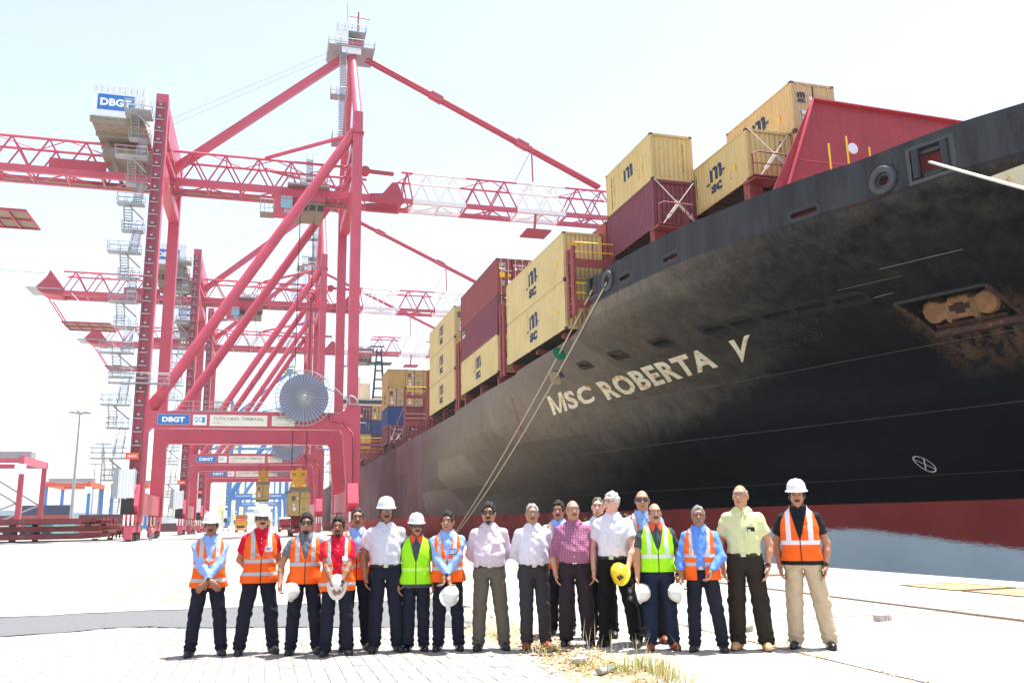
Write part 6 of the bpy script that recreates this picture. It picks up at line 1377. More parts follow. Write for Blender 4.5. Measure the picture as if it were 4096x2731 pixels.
def vest_mat(name, rgb, bands, stripes, s, tape=(176, 178, 184), zipc=(60, 30, 30), trimc=None):
    """high-visibility fabric with sewn reflective tape: bands = [(z0,z1)], stripes = [(x,halfwidth)] in canonical metres"""
    m = mat('vest_'+name, rgb, .7, .08, 10, .3, 22, spec=.2); t = m.node_tree; N, L = t.nodes, t.links; b = N['Principled BSDF']
    tc = N.new('ShaderNodeTexCoord'); sp = N.new('ShaderNodeSeparateXYZ'); L.new(tc.outputs['Object'], sp.inputs[0])
    ab = N.new('ShaderNodeMath'); ab.operation = 'ABSOLUTE'; L.new(sp.outputs[0], ab.inputs[0])
    def cmp(src, c, w):
        n = N.new('ShaderNodeMath'); n.operation = 'COMPARE'; L.new(src, n.inputs[0]); n.inputs[1].default_value = c*s; n.inputs[2].default_value = w*s; return n.outputs[0]
    acc = None
    ms = [cmp(sp.outputs[2], (a+c)/2, (c-a)/2) for a, c in bands]
    for x, w, zmin in stripes:
        gt = N.new('ShaderNodeMath'); gt.operation = 'GREATER_THAN'; L.new(sp.outputs[2], gt.inputs[0]); gt.inputs[1].default_value = zmin*s
        mu = N.new('ShaderNodeMath'); mu.operation = 'MULTIPLY'; L.new(gt.outputs[0], mu.inputs[0]); L.new(cmp(ab.outputs[0], x, w), mu.inputs[1]); ms.append(mu.outputs[0])
    for o in ms:
        if acc is None: acc = o
        else: mxn = N.new('ShaderNodeMath'); mxn.operation = 'MAXIMUM'; L.new(acc, mxn.inputs[0]); L.new(o, mxn.inputs[1]); acc = mxn.outputs[0]
    col = b.inputs['Base Color'].links[0].from_socket
    for f_, c in ((acc, tape), (cmp(ab.outputs[0], 0, .006), zipc)):
        mx = N.new('ShaderNodeMix'); mx.data_type = 'RGBA'; L.new(f_, mx.inputs[0]); L.new(col, mx.inputs[6]); mx.inputs[7].default_value = (*lin(c), 1); col = mx.outputs[2]
    L.new(col, b.inputs['Base Color']); return m
def net_obj(name, fn, lo, hi, h, m, par, s):
    V, Q = surface_net(fn, lo, hi, h); me = bpy.data.meshes.new(name); me.from_pydata((V*s).tolist(), [], Q.tolist()); me.materials.append(m); me.polygons.foreach_set('use_smooth', [True]*len(me.polygons)); me.update(); return link(name, me, par)
M_HELM = mat('helmet_white', (214, 214, 210), .35, .03, 3, coat=.3); M_HELMY = mat('helmet_yellow', (226, 196, 20), .35, .05, 3, coat=.3); M_STRAP = mat('strap_black', (24, 24, 26), .7); M_LENS = mat('lens_dark', (30, 34, 30), .12, .1, 3, spec=.8); M_SPEC = mat('spectacle_metal', (120, 104, 90), .35, .1, 3, metal=.6); M_CLEAR = mat('spectacle_glass', (190, 190, 200), .08, .05, 3, alpha=.35)
M_EYE = mat('eye_dark', (36, 24, 20), .4); M_LIP = mat('lip', (96, 52, 46), .6); M_WATCH = mat('watch_dark', (30, 32, 36), .3, .1, 4); M_WATCHS = mat('watch_steel', (200, 200, 196), .3, .1, 4, metal=.5); M_BELT = mat('belt_black', (22, 20, 20), .45, .2, 8); M_BUCK = mat('buckle', (196, 190, 176), .3, metal=.7)
def helmet_mesh(key, m):
    if key in _cm: return _cm[key]
    mb = MB(); n = 28; rows = [(1.17, -.008), (1.15, .002), (1.03, .008), (1.0, .03), (.96, .055), (.87, .082), (.72, .104), (.5, .12), (.25, .128), (.02, .13)]; V = []
    for r, z in rows:
        for k in range(n):
            t = 2*math.pi*k/n; x, y = .104*r*math.sin(t), .126*r*math.cos(t)
            if r > 1.05: y = y*(1.0)-(.035*max(0, math.cos(t-math.pi))**2); z2 = z-.008*max(0, math.cos(t-math.pi))
            else: z2 = z
            rid = .006*max(0, 1-abs(x)/.022) if r < .99 else 0
            rid += .004*max(0, 1-abs(abs(x)-.05)/.012) if r < .99 else 0
            V.append((x, y, z2+rid))
    mb.add(V, [(i*n+k, i*n+(k+1) % n, (i+1)*n+(k+1) % n, (i+1)*n+k) for i in range(len(rows)-1) for k in range(n)]+[tuple(range((len(rows)-1)*n, len(rows)*n))])
    inner = [(.1*math.sin(2*math.pi*k/n), .121*math.cos(2*math.pi*k/n), -.002) for k in range(n)]; mb.add(inner+[(a*.9, b_*.9, .07) for a, b_, c in inner], [(k, (k+1) % n, n+(k+1) % n, n+k) for k in range(n)]+[tuple(range(n, 2*n))])
    mb.add([V[k] for k in range(n)]+inner, [(k, n+k, n+(k+1) % n, (k+1) % n) for k in range(n)])
    _cm[key] = mb.mesh('hard_hat', m, smooth=50); return _cm[key]
helmet_mesh('hw', M_HELM); helmet_mesh('hy', M_HELMY)
PEOPLE = {}
def person(pid, x, y, z0, H, label, skin_c, hair='short', hair_c=(24, 20, 20), fat=.2, shirt=None, sleeve='long', vest=None, vest_hem=.85, vest_open=0., trousers=None, shoes=None, arms=('side', 'side'), feet=(.12, .12), yaw=0., head=0., helmet=False, glasses=None, tache=None, beard=None, belt=False, hem=.95, watch=None, collar=None, strap=False, straight=.075, extras=None, group='people posing in a row on the quay'):
    s = H/1.72; yaw += random.uniform(-.09, .09); head += random.uniform(-.1, .1); rz = -math.atan2(x, y)+yaw; r_ = root('person', (x, y, z0), label, 'person', group, rz); ORG[r_.name] = Vector((0, 0, 0)); ms = skin(skin_c); PEOPLE[pid] = (r_, s, rz)
    ch, sh_ = math.cos(head), math.sin(head)
    def HR(X, Y): return X*ch+Y*sh_, -X*sh_+Y*ch           # head turns on the neck
    def HP(p): return (p[0]*ch-p[1]*sh_, p[0]*sh_+p[1]*ch, p[2])
    chains = [arm_chain(sd, sp) for sd, sp in zip((-1, 1), arms)]
    fx = [-feet[0], feet[1]]
    def legs(X, Y, Z, rh, rk, ra, sm=.03):
        D = None
        for sd, f in zip((-1, 1), fx):
            hp, kn, an = (sd*.09, .0, .87), (sd*.09*.4+f*.6, -.012, .48), (f, .012, .085)
            d = smin(d_cone(X, Y, Z, hp, kn, rh, rk), d_cone(X, Y, Z, kn, an, rk, ra), .02); D = d if D is None else np.minimum(D, d)
        return D
    def f_body(X, Y, Z):
        hx, hy = HR(X, Y)
        d = smin(d_ell(hx, hy, Z, (0, .004, 1.605), (.073, .092, .107)), d_ell(hx, hy, Z, (0, -.022, 1.545), (.056+.006*fat, .066, .072)), .025)
        d = smin(d, d_cone(hx, hy, Z, (0, -.09, 1.6), (0, -.11, 1.572), .009, .0165), .012)
        d = smin(d, d_ell(hx, hy, Z, (0, -.082, 1.528), (.024, .012, .014)), .015); d = smin(d, d_ell(hx, hy, Z, (0, -.074, 1.488), (.026, .02, .02)), .02)
        d = smin(d, d_ell(hx, hy, Z, (0, -.075, 1.635), (.05, .02, .016)), .02)
        for sd in (-1, 1):
            d = smin(d, d_ell(hx, hy, Z, (sd*.079, .012, 1.585), (.011, .022, .034)), .008)
            d = np.maximum(d, -d_ell(hx, hy, Z, (sd*.032, -.1, 1.606), (.02, .018, .012)))
        d = smin(d, d_cone(X, Y, Z, (0, .02, 1.38), (0, .006, 1.52), .066+.008*fat, .055+.008*fat), .03)
        d = smin(d, torso_d(X, Y, Z, fat, -.03, .86, 1.44), .04); d = np.minimum(d, legs(X, Y, Z, .07, .045, .03))
        for (a, e, w, hd), sd in zip(chains, (-1, 1)):
            aa = d_cone(X, Y, Z, a, e, .05+.006*fat, .04); aa = smin(aa, d_cone(X, Y, Z, e, e+(w-e)*.35, .041, .042), .02); aa = smin(aa, d_cone(X, Y, Z, e+(w-e)*.35, w, .042, .027), .02); aa = smin(aa, d_cone(X, Y, Z, w, w+hd*.03, .026, .024), .02); d = smin(d, aa, .012)
        return d
    pts = np.array([c for ch_ in chains for c in ch_[:3]]); lo = np.minimum(pts.min(0)-.1, [-.3, -.25, .05]); hi = np.maximum(pts.max(0)+.1, [.3, .18, 1.73]); lo[2] = .06; hi[2] = 1.735
    lo[0] = min(lo[0], -feet[0]-.06); hi[0] = max(hi[0], feet[1]+.06)
    V, Q = surface_net(f_body, lo, hi, .0118); VV, QQ = [V], [Q]; o_ = len(V)
    for (a, e, w, hd), sd, sp in zip(chains, (-1, 1), arms):
        if sp == 'back': continue
        pr = hand_prims(sd, sp, w, hd)
        def f_hand(X, Y, Z):
            d = smin(d_cone(X, Y, Z, w-hd*.05, w, .029, .026), d_cone(X, Y, Z, w, w+hd*.03, .026, .024), .02)
            for i, (p, q, ra, rb) in enumerate(pr): d = smin(d, d_cone(X, Y, Z, p, q, ra, rb), .01 if i < 4 else .004)
            return d
        P_ = np.array([v for p in pr for v in p[:2]]+[w-hd*.03]); V2, Q2 = surface_net(f_hand, P_.min(0)-.03, P_.max(0)+.03, .0062); VV.append(V2); QQ.append(Q2+o_); o_ += len(V2)
    me = bpy.data.meshes.new('body'); me.from_pydata((np.concatenate(VV)*s).tolist(), [], np.concatenate(QQ).tolist()); me.materials.append(ms); me.polygons.foreach_set('use_smooth', [True]*len(me.polygons)); me.update(); link('body', me, r_)
    ph = random.random()*6
    def wr_(X, Y, Z, a=.004):
        q = np.sin(27*X+31*Z+ph+2.4*np.sin(11*Z+9*X+ph)); q2 = np.sin(47*Z-33*np.abs(X)+ph*2+1.7*np.sin(17*X+ph)); lowz = np.exp(-((Z-1.02)/.1)**2)
        return a*(.7*q*np.abs(q)+.5*q2*np.abs(q2)+.8*lowz*np.sin(70*X+12*Z+ph))
    # ---- trousers
    zb = .985
    def f_tr(X, Y, Z):
        d = smin(torso_d(X, Y, Z, fat*.6, .008, .84, zb), legs(X, Y, Z, .102, straight+.008, straight+.001), .045)
        d = d+.009*np.exp(-((Z-.12)/.07)**2)*np.sin(Z*92+X*26+Y*18+ph)+.006*np.exp(-((Z-.47)/.13)**2)*np.sin(Z*58+Y*30+X*25+ph)+.005*np.exp(-((Z-.78)/.11)**2)*np.sin(34*np.abs(X)+52*Z+ph)+.003*np.sin(21*Z+60*X+ph)
        return np.maximum(np.maximum(d, .052-Z), Z-zb)
    net_obj('trousers', f_tr, (min(-.25, -feet[0]-.1), -.22, .04), (max(.25, feet[1]+.1), .2, zb+.02), .0125, trousers, r_, s)
    # ---- shirt
    def sleeves(X, Y, Z, off):
        D = None
        for (a, e, w, hd) in chains:
            d = d_cone(X, Y, Z, a, e, .063+off, .057+off)
            if sleeve == 'short': t0 = .62; p_ = a+(e-a)*t0; n_ = (e-a)/np.linalg.norm(e-a); d = d_cone(X, Y, Z, a, e, .063+off, .066+off); d = np.maximum(d, (X-p_[0])*n_[0]+(Y-p_[1])*n_[1]+(Z-p_[2])*n_[2])
            elif sleeve == 'roll': p_ = e+(w-e)*.25; n_ = (w-e)/np.linalg.norm(w-e); d = smin(d, d_cone(X, Y, Z, e, w, .06+off, .05+off), .02); d = np.maximum(d, np.where((X-p_[0])*n_[0]+(Y-p_[1])*n_[1]+(Z-p_[2])*n_[2] > 0, 1, -1)*.03+0*X) if False else np.maximum(d, ((X-p_[0])*n_[0]+(Y-p_[1])*n_[1]+(Z-p_[2])*n_[2]))
            else: p_ = w-hd*.012; d = smin(d, d_cone(X, Y, Z, e, w, .058+off, .042+off), .025); d = np.maximum(d, (X-p_[0])*hd[0]+(Y-p_[1])*hd[1]+(Z-p_[2])*hd[2])
            D = d if D is None else np.minimum(D, d)
        return D
    def f_sh(X, Y, Z):
        t = torso_d(X, Y, Z, fat, .008, hem+.01, 1.455); d = smin(t, sleeves(X, Y, Z, 0), .05)+wr_(X, Y, Z, .005)-(.022*np.clip((1.0-Z)/.12, 0, 1) if hem < .93 else 0)
        d = np.maximum(d, hem-Z); return np.maximum(d, -d_cone(X, Y, Z, (0, -.15, 1.47), (0, -.085, 1.365), .05, .008))
    net_obj('shirt', f_sh, (lo[0]-.02, lo[1]-.02, min(hem, lo[2] if sleeve == 'long' else hem)-.02 if sleeve != 'long' else min(hem, pts[:, 2].min())-.04), (hi[0]+.02, hi[1]+.02, 1.5), .0122, shirt, r_, s)
    cm = collar or shirt
    def f_col(X, Y, Z):       # turned-down collar: a folded cone open at the throat, points hanging in front
        ax_ = np.abs(X); zlo = np.where(Y < .0, 1.43-.07*np.clip(1-np.abs(ax_-.048)/.034, 0, 1), 1.43); d = np.maximum(torso_d(X, Y, Z, fat, .019, 1.2, 1.462), zlo-Z)
        d = np.maximum(d, np.sqrt(X*X+(Y*.9)**2)-.118); d = np.maximum(d, .064-np.sqrt(X*X+(Y-.01)**2)); return np.maximum(d, -np.maximum(ax_-(.007+np.clip(1.44-Z, 0, 1)*.3), Y+.02))
    net_obj('collar', f_col, (-.15, -.16, 1.33), (.15, .12, 1.48), .0082, cm, r_, s)
    # ---- vest
    if vest is not None:
        def f_v(X, Y, Z):
            d = torso_d(X, Y, Z, fat, .026, vest_hem, 1.47)+wr_(X, Y, Z, .0035)-.026*np.clip((1.02-Z)/.15, 0, 1)
            for sd in (-1, 1): d = np.maximum(d, -d_cone(X, Y, Z, (sd*.245, .0, 1.4), (sd*.235, .0, 1.27), .075, .065))
            d = np.maximum(d, np.abs(X)-np.interp(Z, [1.3, 1.42], [.3, .165]))
            vw = np.interp(Z, [1.12, 1.2, 1.45], [0+vest_open, .028+vest_open, .088]).astype(np.float32); vw = np.where(Z < 1.12, vest_open, vw)
            d = np.maximum(d, -np.maximum(np.abs(X)-vw, Y-.0)) if True else d
            d = np.maximum(d, -(np.sqrt(X*X+(Y-.0)**2)-.078)*np.where(Z > 1.4, 1, -1e3)*1.0) if False else np.maximum(d, -np.maximum(np.sqrt(X*X+Y*Y)-.08, 1.38-Z))
            return np.maximum(d, vest_hem-Z)
        net_obj('safety_vest', f_v, (-.27, -.26, vest_hem-.03), (.27, .2, 1.51), .0105, vest, r_, s)
    if belt:
        zc = .972; f_b = lambda X, Y, Z: np.maximum(torso_d(X, Y, Z, fat*.6, .019, .8, 1.1), np.abs(Z-zc)-.019); net_obj('belt', f_b, (-.25, -.24, zc-.04), (.25, .2, zc+.04), .0095, M_BELT, r_, s)
        yb = -.107-.03*fat-.03*fat; mb = MB(); yb = float(-(np.interp(zc, TZ, [.10, .115, .112+.015*fat*.6, .106+.045*fat*.6, 0, 0, 0, 0, 0, 0])+.019))+float(np.interp(zc, TZ, [.01, .012, -.008*fat*.6, -.006-.04*fat*.6, 0, 0, 0, 0, 0, 0])); mb.box((.0, (yb-.004)*s, zc*s), (.052*s, .012, .036*s)); link('belt_buckle', mb.mesh('belt_buckle', M_BUCK), r_)
    # ---- shoes
    for sd, f in zip((-1, 1), fx):
        ang = .28*np.sign(f if abs(f) > .01 else sd); tx = f+math.sin(ang)*.17
        def f_s(X, Y, Z):
            a, b_ = (f-math.sin(ang)*.06, .065, .04), (f+math.sin(ang)*.09, -.12, .036); d = smin(d_cone(X, Y, Z*1.05, a, b_, .042, .044), d_cone(X, Y, Z, (f, .03, .05), (f, .02, .11), .044, .043), .03)
            d = smin(d, d_cone(X, Y, Z, (f+math.sin(ang)*.06, -.085, .04), (f+math.sin(ang)*.11, -.15, .028), .044, .034), .02); return np.maximum(np.maximum(d, .001-Z), Z-.13)
        net_obj('shoe', f_s, (f-.12, -.23, -.015), (f+.12, .15, .16), .01, shoes, r_, s)
        mb = MB(); out_ = []
        for t in np.linspace(0, 2*math.pi, 18, endpoint=False):
            yy = -.055+.135*math.cos(t)*-1; xx = .048*math.sin(t); out_.append(((f+math.sin(ang)*(-yy)*.75+xx)*s, yy*s))
        mb.prism(out_, lambda u, v, d: (u, v, d), 0.0, .016*s); link('shoe_sole', mb.mesh('shoe_sole', M_BELT), r_)
    # ---- hair, face
    if hair:
        def f_h(X, Y, Z):
            hx, hy = HR(X, Y); rr = .009 if hair == 'short' else (.015 if hair == 'thick' else .004)
            d = d_ell(hx, hy, Z, (0, .008, 1.61+(.012 if hair == 'thick' else 0)), (.073+rr, .094+rr, .107+rr))+.006*np.sin(hx*170+hy*90+ph)*np.sin(Z*140+hy*120)+.005*np.sin(hx*80-Z*60+hy*50+ph)
            d = np.maximum(d, -d_ell(hx, hy, Z, (0, -.118, 1.568), (.09, .108, .13 if hair != 'thick' else .124)))
            d = np.maximum(d, -np.maximum(np.maximum(1.6-0*Z-Z*-0-Z, hy-.0), -1)) if False else d
            d = np.maximum(d, np.where(hy < .0, 1.575, 1.525)-Z); 
            d = np.maximum(d, -d_ell(hx, hy, Z, (.085, .012, 1.575), (.03, .03, .05))); d = np.maximum(d, -d_ell(hx, hy, Z, (-.085, .012, 1.575), (.03, .03, .05)))
            if hair == 'bald': d = np.maximum(d, -d_ell(hx, hy, Z, (0, -.05, 1.72), (.095, .13, .105)))
            return d
        net_obj('hair', f_h, (-.13, -.14, 1.5), (.13, .14, 1.76), .0095, mat('hair_%d_%d_%d' % hair_c, hair_c, .6, .35, 60, .6, 160, spec=.3), r_, s)
    def blob(nm, c, r, m, rot=0.):
        bm = bmesh.new(); bmesh.ops.create_uvsphere(bm, u_segments=12, v_segments=8, radius=1); me_ = bpy.data.meshes.new(nm); bm.to_mesh(me_); bm.free(); me_.materials.append(m); me_.polygons.foreach_set('use_smooth', [True]*len(me_.polygons))
        p = HP(c); o = link(nm, me_, r_, (p[0]*s, p[1]*s, p[2]*s)); o.scale = tuple(k*s for k in r); o.rotation_euler = (0, rot, head); return o
    mh = mat('hair_%d_%d_%d' % hair_c, hair_c, .6, .35, 60, .6, 160, spec=.3)
    for sd in (-1, 1):
        blob('eye', (sd*.031, -.0845, 1.604), (.014, .006, .006), M_EYE); blob('eyebrow', (sd*.033, -.091, 1.626), (.021, .006, .005), mh if sum(hair_c) < 330 else mat('brow_grey', (110, 100, 92), .7), sd*.12)
    blob('mouth', (0, -.0915, 1.527), (.023, .006, .0045), M_LIP)
    if tache:
        tm = mat('tache_%d_%d_%d' % tache, tache, .7, .3, 60, .5, 150)
        for sd in (-1, 1): blob('moustache', (sd*.015, -.0945, 1.543), (.021, .009, .0085), tm, sd*.22)
    if beard:
        bmq = mat('beard_%d_%d_%d' % beard, beard, .75, .3, 60, .5, 150)
        net_obj('beard', lambda X, Y, Z: (lambda hx, hy: np.maximum(np.maximum(smin(d_ell(hx, hy, Z, (0, -.022, 1.545), (.059, .069, .075)), d_ell(hx, hy, Z, (0, -.074, 1.488), (.03, .024, .024)), .02), Z-1.517), hy+.02))(*HR(X, Y)), (-.1, -.13, 1.44), (.1, .03, 1.53), .008, bmq, r_, s)
    if glasses:
        lm_ = M_LENS if glasses == 'sun' else M_CLEAR; fm = M_SPEC if glasses == 'spec' else M_BELT
        for sd in (-1, 1):
            w_, h_ = (.03, .021) if glasses == 'sun' else (.026, .017)
            o = [HP((sd*.034+w_*math.cos(t)*(1-.12*math.sin(t)), -.108+.004*abs(math.cos(t)), 1.602+h_*math.sin(t))) for t in np.linspace(0, 2*math.pi, 16, endpoint=False)]
            mb = MB(); mb.add([(a*s, b_*s, c*s) for a, b_, c in o], [tuple(range(16))]); link('lens', mb.mesh('lens', lm_), r_)
            mb = MB(); mb.path([(a*s, b_*s, c*s) for a, b_, c in o], .0022*s, 5, closed=True); link('glasses_rim', mb.mesh('glasses_rim', fm), r_)
            a, b_ = HP((sd*.064, -.104, 1.606)), HP((sd*.08, .01, 1.606)); mb = MB(); mb.tube([k*s for k in a], [k*s for k in b_], .003*s, n=5); link('glasses_arm', mb.mesh('glasses_arm', fm), r_)
        a, b_ = HP((-.008, -.109, 1.609)), HP((.008, -.109, 1.609)); mb = MB(); mb.tube([k*s for k in a], [k*s for k in b_], .003*s, n=5); link('glasses_bridge', mb.mesh('glasses_bridge', fm), r_)
    if helmet:
        o = link('hard_hat', _cm['hw' if helmet is True else helmet], r_, (0, .004*s, 1.652*s)); o.rotation_euler = (R(3), 0, head); o.scale = (s, s, s)
        if strap:
            mb = MB(); mb.path([tuple(k*s for k in HP(p)) for p in ((-.082, .0, 1.65), (-.078, -.02, 1.56), (-.045, -.06, 1.485), (0, -.082, 1.466), (.045, -.06, 1.485), (.078, -.02, 1.56), (.082, 0, 1.65))], .005*s, 5); link('chin_strap', mb.mesh('chin_strap', M_STRAP), r_)
    for k, wm in (watch or {}).items():
        a, e, w, hd = chains[k]; w0 = w-hd*.02; e2 = np.cross(hd, [0, 1, .1]); e2 /= np.linalg.norm(e2); e3 = np.cross(hd, e2)
        mb = MB(); mb.path([tuple((w0+e2*.031*math.cos(t)+e3*.031*math.sin(t))*s) for t in np.linspace(0, 2*math.pi, 16, endpoint=False)], .008*s, 6, closed=True); f_ = e2 if abs(e2[1]) > abs(e3[1]) else e3; f_ = f_*(-np.sign(f_[1]) if f_[1] else 1); link('wristwatch', mb.mesh('wristwatch', wm), r_)
        mb = MB(); mb.tube(tuple((w0+f_*.03)*s), tuple((w0+f_*.044)*s), .02*s, n=14); link('watch_dial', mb.mesh('watch_dial', M_WATCH), r_)
    if extras: extras(r_, s, chains)
    return r_, s, chains
def patch(r_, s, xc, zc, w, h, m, nm='badge', y=None, fat=.2, off=.034, txt=None, tm=None):
    """flat sewn badge or pocket lying on the chest"""
    k = np.interp(zc, TZ, [.10, .115, .112+.015*fat, .106+.045*fat, .108+.05*fat, .118+.018*fat, .112, .095, .078, .055])+off
    ww = np.interp(zc, TZ, [.15, .165, .163, .152+.03*fat, .152+.032*fat, .165+.012*fat, .172, .168, .125, .058])+off
    yc = np.interp(zc, TZ, [.01, .012, -.008*fat, -.006-.04*fat, -.008-.042*fat, -.008-.01*fat, 0, .008, .01, .01])
    Y_ = lambda x: yc-k*max(.05, 1-abs(x/ww)**2.4)**(1/2.4)
    xs_ = np.linspace(xc-w/2, xc+w/2, 5); mb = MB(); V = [(x*s, Y_(x)*s-.004, (zc+dz)*s) for dz in (-h/2, h/2) for x in xs_]+[(x*s, Y_(x)*s+.004, (zc+dz)*s) for dz in (-h/2, h/2) for x in xs_]
    mb.add(V, [(i, i+1, 6+i, 5+i) for i in range(4)]+[(10+i, 15+i, 16+i, 11+i) for i in range(4)]+[(i, 10+i, 11+i, i+1) for i in range(4)]+[(5+i, 6+i, 16+i, 15+i) for i in range(4)]); link(nm, mb.mesh(nm, m), r_)
    if txt:
        v, f, tw, th = text_mesh(txt, .03); mb = MB(); mb.add([((xc-w*.42+p[0]/tw*w*.84)*s, Y_(xc-w*.42+p[0]/tw*w*.84)*s-.007, (zc-h*.3+p[1]/th*h*.6)*s) for p in v], f); me = bpy.data.meshes.new('badge_lettering'); me.from_pydata(mb.v, [], mb.f); me.materials.append(tm); link('badge_lettering', me, r_)
def buttons(r_, s, zs, m, fat=.2):
    for z in zs:
        k = np.interp(z, TZ, [.10, .115, .112+.015*fat, .106+.045*fat, .108+.05*fat, .118+.018*fat, .112, .095, .078, .055])+.011; yc = np.interp(z, TZ, [.01, .012, -.008*fat, -.006-.04*fat, -.008-.042*fat, -.008-.01*fat, 0, .008, .01, .01])
        mb = MB(); mb.tube((0, (yc-k)*s-.003, z*s), (0, (yc-k)*s+.004, z*s), .006, n=8); link('button', mb.mesh('button', m), r_)
# ---- wardrobe
NAVY = cloth('navy', (32, 35, 47), .15); BLACKT = cloth('black', (20, 21, 24), .2); OLIVE = cloth('olivegrey', (98, 92, 82), .12); DGREY = cloth('darkgrey', (58, 56, 60), .12); PLUM = cloth('plumtrouser', (46, 38, 44), .12); DOLIVE = cloth('darkolive', (48, 42, 36), .12); BEIGE = cloth('beige', (188, 168, 142), .08)
LBLUE = cloth('lightblue', (140, 170, 228), .06); MBLUE = cloth('midblue', (96, 140, 224), .06); REDP = cloth('redpolo', (198, 22, 52), .08); GREYP = cloth('greypolo', (104, 106, 116), .08); DGREYP = cloth('slatepolo', (70, 76, 84), .08); WHITE = cloth('white', (212, 210, 222), .03); WHITEP = cloth_check('whitedot', (212, 210, 218), (190, 190, 208), .011); PINKW = cloth('pinkwhite', (202, 186, 198), .05); CHECK = cloth_check('maroncheck', (116, 42, 74), (168, 116, 146), .010); YELL = cloth('paleyellow', (204, 206, 156), .05); BLKP = cloth('blackpolo', (34, 34, 40), .12)
BOOT = mat('boot_black', (28, 27, 28), .5, .3, 12, .3, 40); BROWN = mat('shoe_brown', (122, 58, 34), .5, .2, 12); TAN = mat('shoe_tan', (190, 146, 100), .7, .15, 12); SHINY = mat('shoe_shiny', (24, 24, 27), .22, .2, 12)
ORA, LIME = (236, 98, 28), (156, 228, 30)
S2 = [(.1, .026, 1.13)]; OB = lambda nm, sc, b=((.925, .965), (1.085, 1.125)), st=S2, c=ORA, **k: vest_mat(nm, c, b, st, sc, **k)
D1, D2, D3 = (150, 103, 81), (170, 120, 95), (186, 134, 106); F1, F2 = (214, 162, 140), (182, 130, 104)
def dbgt(x=.085, z=1.235, w=.09, h=.06, blue=False): return lambda r_, s, c: patch(r_, s, x, z, w, h, M_BLUE if blue else M_WHITE, txt='DBGT', tm=M_WHITE if blue else M_BLUE)
BK = (26, 22, 22)
person(1, -.6, 11.74, .0, 1.685, 'man in white hard hat, orange vest and light blue sleeves, wrists crossed, steel watch', D1, 'short', BK, .35, LBLUE, 'long', OB('p1', .98, ((.9, .945), (1.075, 1.12), (1.16, 1.19))), .83, 0, NAVY, BOOT, ('cross', 'cross'), (.18, .19), .05, -.15, True, None, BK, watch={1: M_WATCHS})
person(2, .01, 11.67, .0, 1.765, 'man in white hard hat, sunglasses, red polo and orange vest, hands behind his back', D3, 'short', BK, .15, REDP, 'short', OB('p2', 1.02, ((.925, .965), (1.075, 1.12))), .83, 0, NAVY, BOOT, ('back', 'back'), (.2, .19), 0, 0, True, 'sun', BK, extras=lambda r_, s, c: (dbgt()(r_, s, c), patch(r_, s, -.08, 1.17, .08, .035, mat('tape', (150, 152, 160), .5), 'reflective_patch'), patch(r_, s, .085, 1.165, .075, .075, mat('pocket_red', (232, 96, 70), .7), 'pocket'), buttons(r_, s, (1.31, 1.36), M_WHITE)))
person(3, .56, 11.43, .0, 1.69, 'man in grey polo and orange vest, sunglasses and goatee, holding a hard hat low', D2, 'thick', BK, .15, GREYP, 'short', OB('p3', .98, ((1.075, 1.12),)), .85, 0, NAVY, BOOT, ((-.3, -.1, .86, -.6, .6, 0), 'side'), (.15, .17), -.05, 0, False, 'sun', None, BK)
person(4, .94, 11.16, .0, 1.64, 'bearded man in red polo and open orange vest, both hands clasped over a hard hat', D1, 'thick', BK, .3, REDP, 'short', OB('p4', .95, ((.86, .9), (1.06, 1.1), (1.17, 1.2))), .79, .055, NAVY, BOOT, ('clasp', 'clasp'), (.13, .15), -.05, -.1, False, None, BK, BK, watch={1: M_WATCH}, extras=lambda r_, s, c: (patch(r_, s, .095, 1.2, .07, .06, M_WHITE, off=.036), buttons(r_, s, (1.3, 1.35), M_WHITE, .3)))
person(5, 1.21, 11.5, .0, 1.755, 'moustached man in pale blue shirt and orange vest standing behind the bearded man in red', D1, 'short', (44, 42, 42), .15, LBLUE, 'long', OB('p5', 1.02, ((1.0, 1.04), (1.1, 1.14))), .84, 0, NAVY, BOOT, ('side', 'side'), (.13, .14), 0, 0, False, None, (70, 66, 64), extras=dbgt(.06, 1.21))
person(6, 1.54, 11.2, .0, 1.83, 'tall man in white hard hat with chin strap, dotted white shirt and black belt', D1, 'short', BK, .35, WHITEP, 'short', None, .85, 0, NAVY, BOOT, ('side', 'side'), (.12, .15), .06, 0, True, 'spec', BK, None, True, .975, strap=True, extras=lambda r_, s, c: buttons(r_, s, (1.05, 1.13, 1.21, 1.29), M_WHITE, .35))
person(7, 1.92, 11.12, .0, 1.625, 'man in white hard hat, sunglasses and lime green vest over a dark grey polo', D2, 'short', BK, .2, DGREYP, 'short', OB('p7', .945, ((1.02, 1.06),), (), LIME, tape=(190, 240, 110)), .85, 0, NAVY, SHINY, ('side', 'side'), (.1, .1), 0, .1, True, 'sun', BK, None, False, .8, strap=True, collar=cloth('orangecollar', (226, 86, 60)))
person(8, 2.3, 11.0, .0, 1.685, 'man in orange DBGT vest and blue sleeves, hard hat hanging from his crossed hands', D2, 'thick', BK, .35, LBLUE, 'long', OB('p8', .98, ((.985, 1.03), (1.09, 1.13))), .84, 0, NAVY, SHINY, ((.02, -.235, .9, -1, .25, -.2), (-.055, -.26, .84, 1, .25, -.2)), (.12, .14), .05, -.1, False, None, None, None, watch={0: M_WATCHS}, extras=dbgt(.075, 1.215, .095, .075, True))
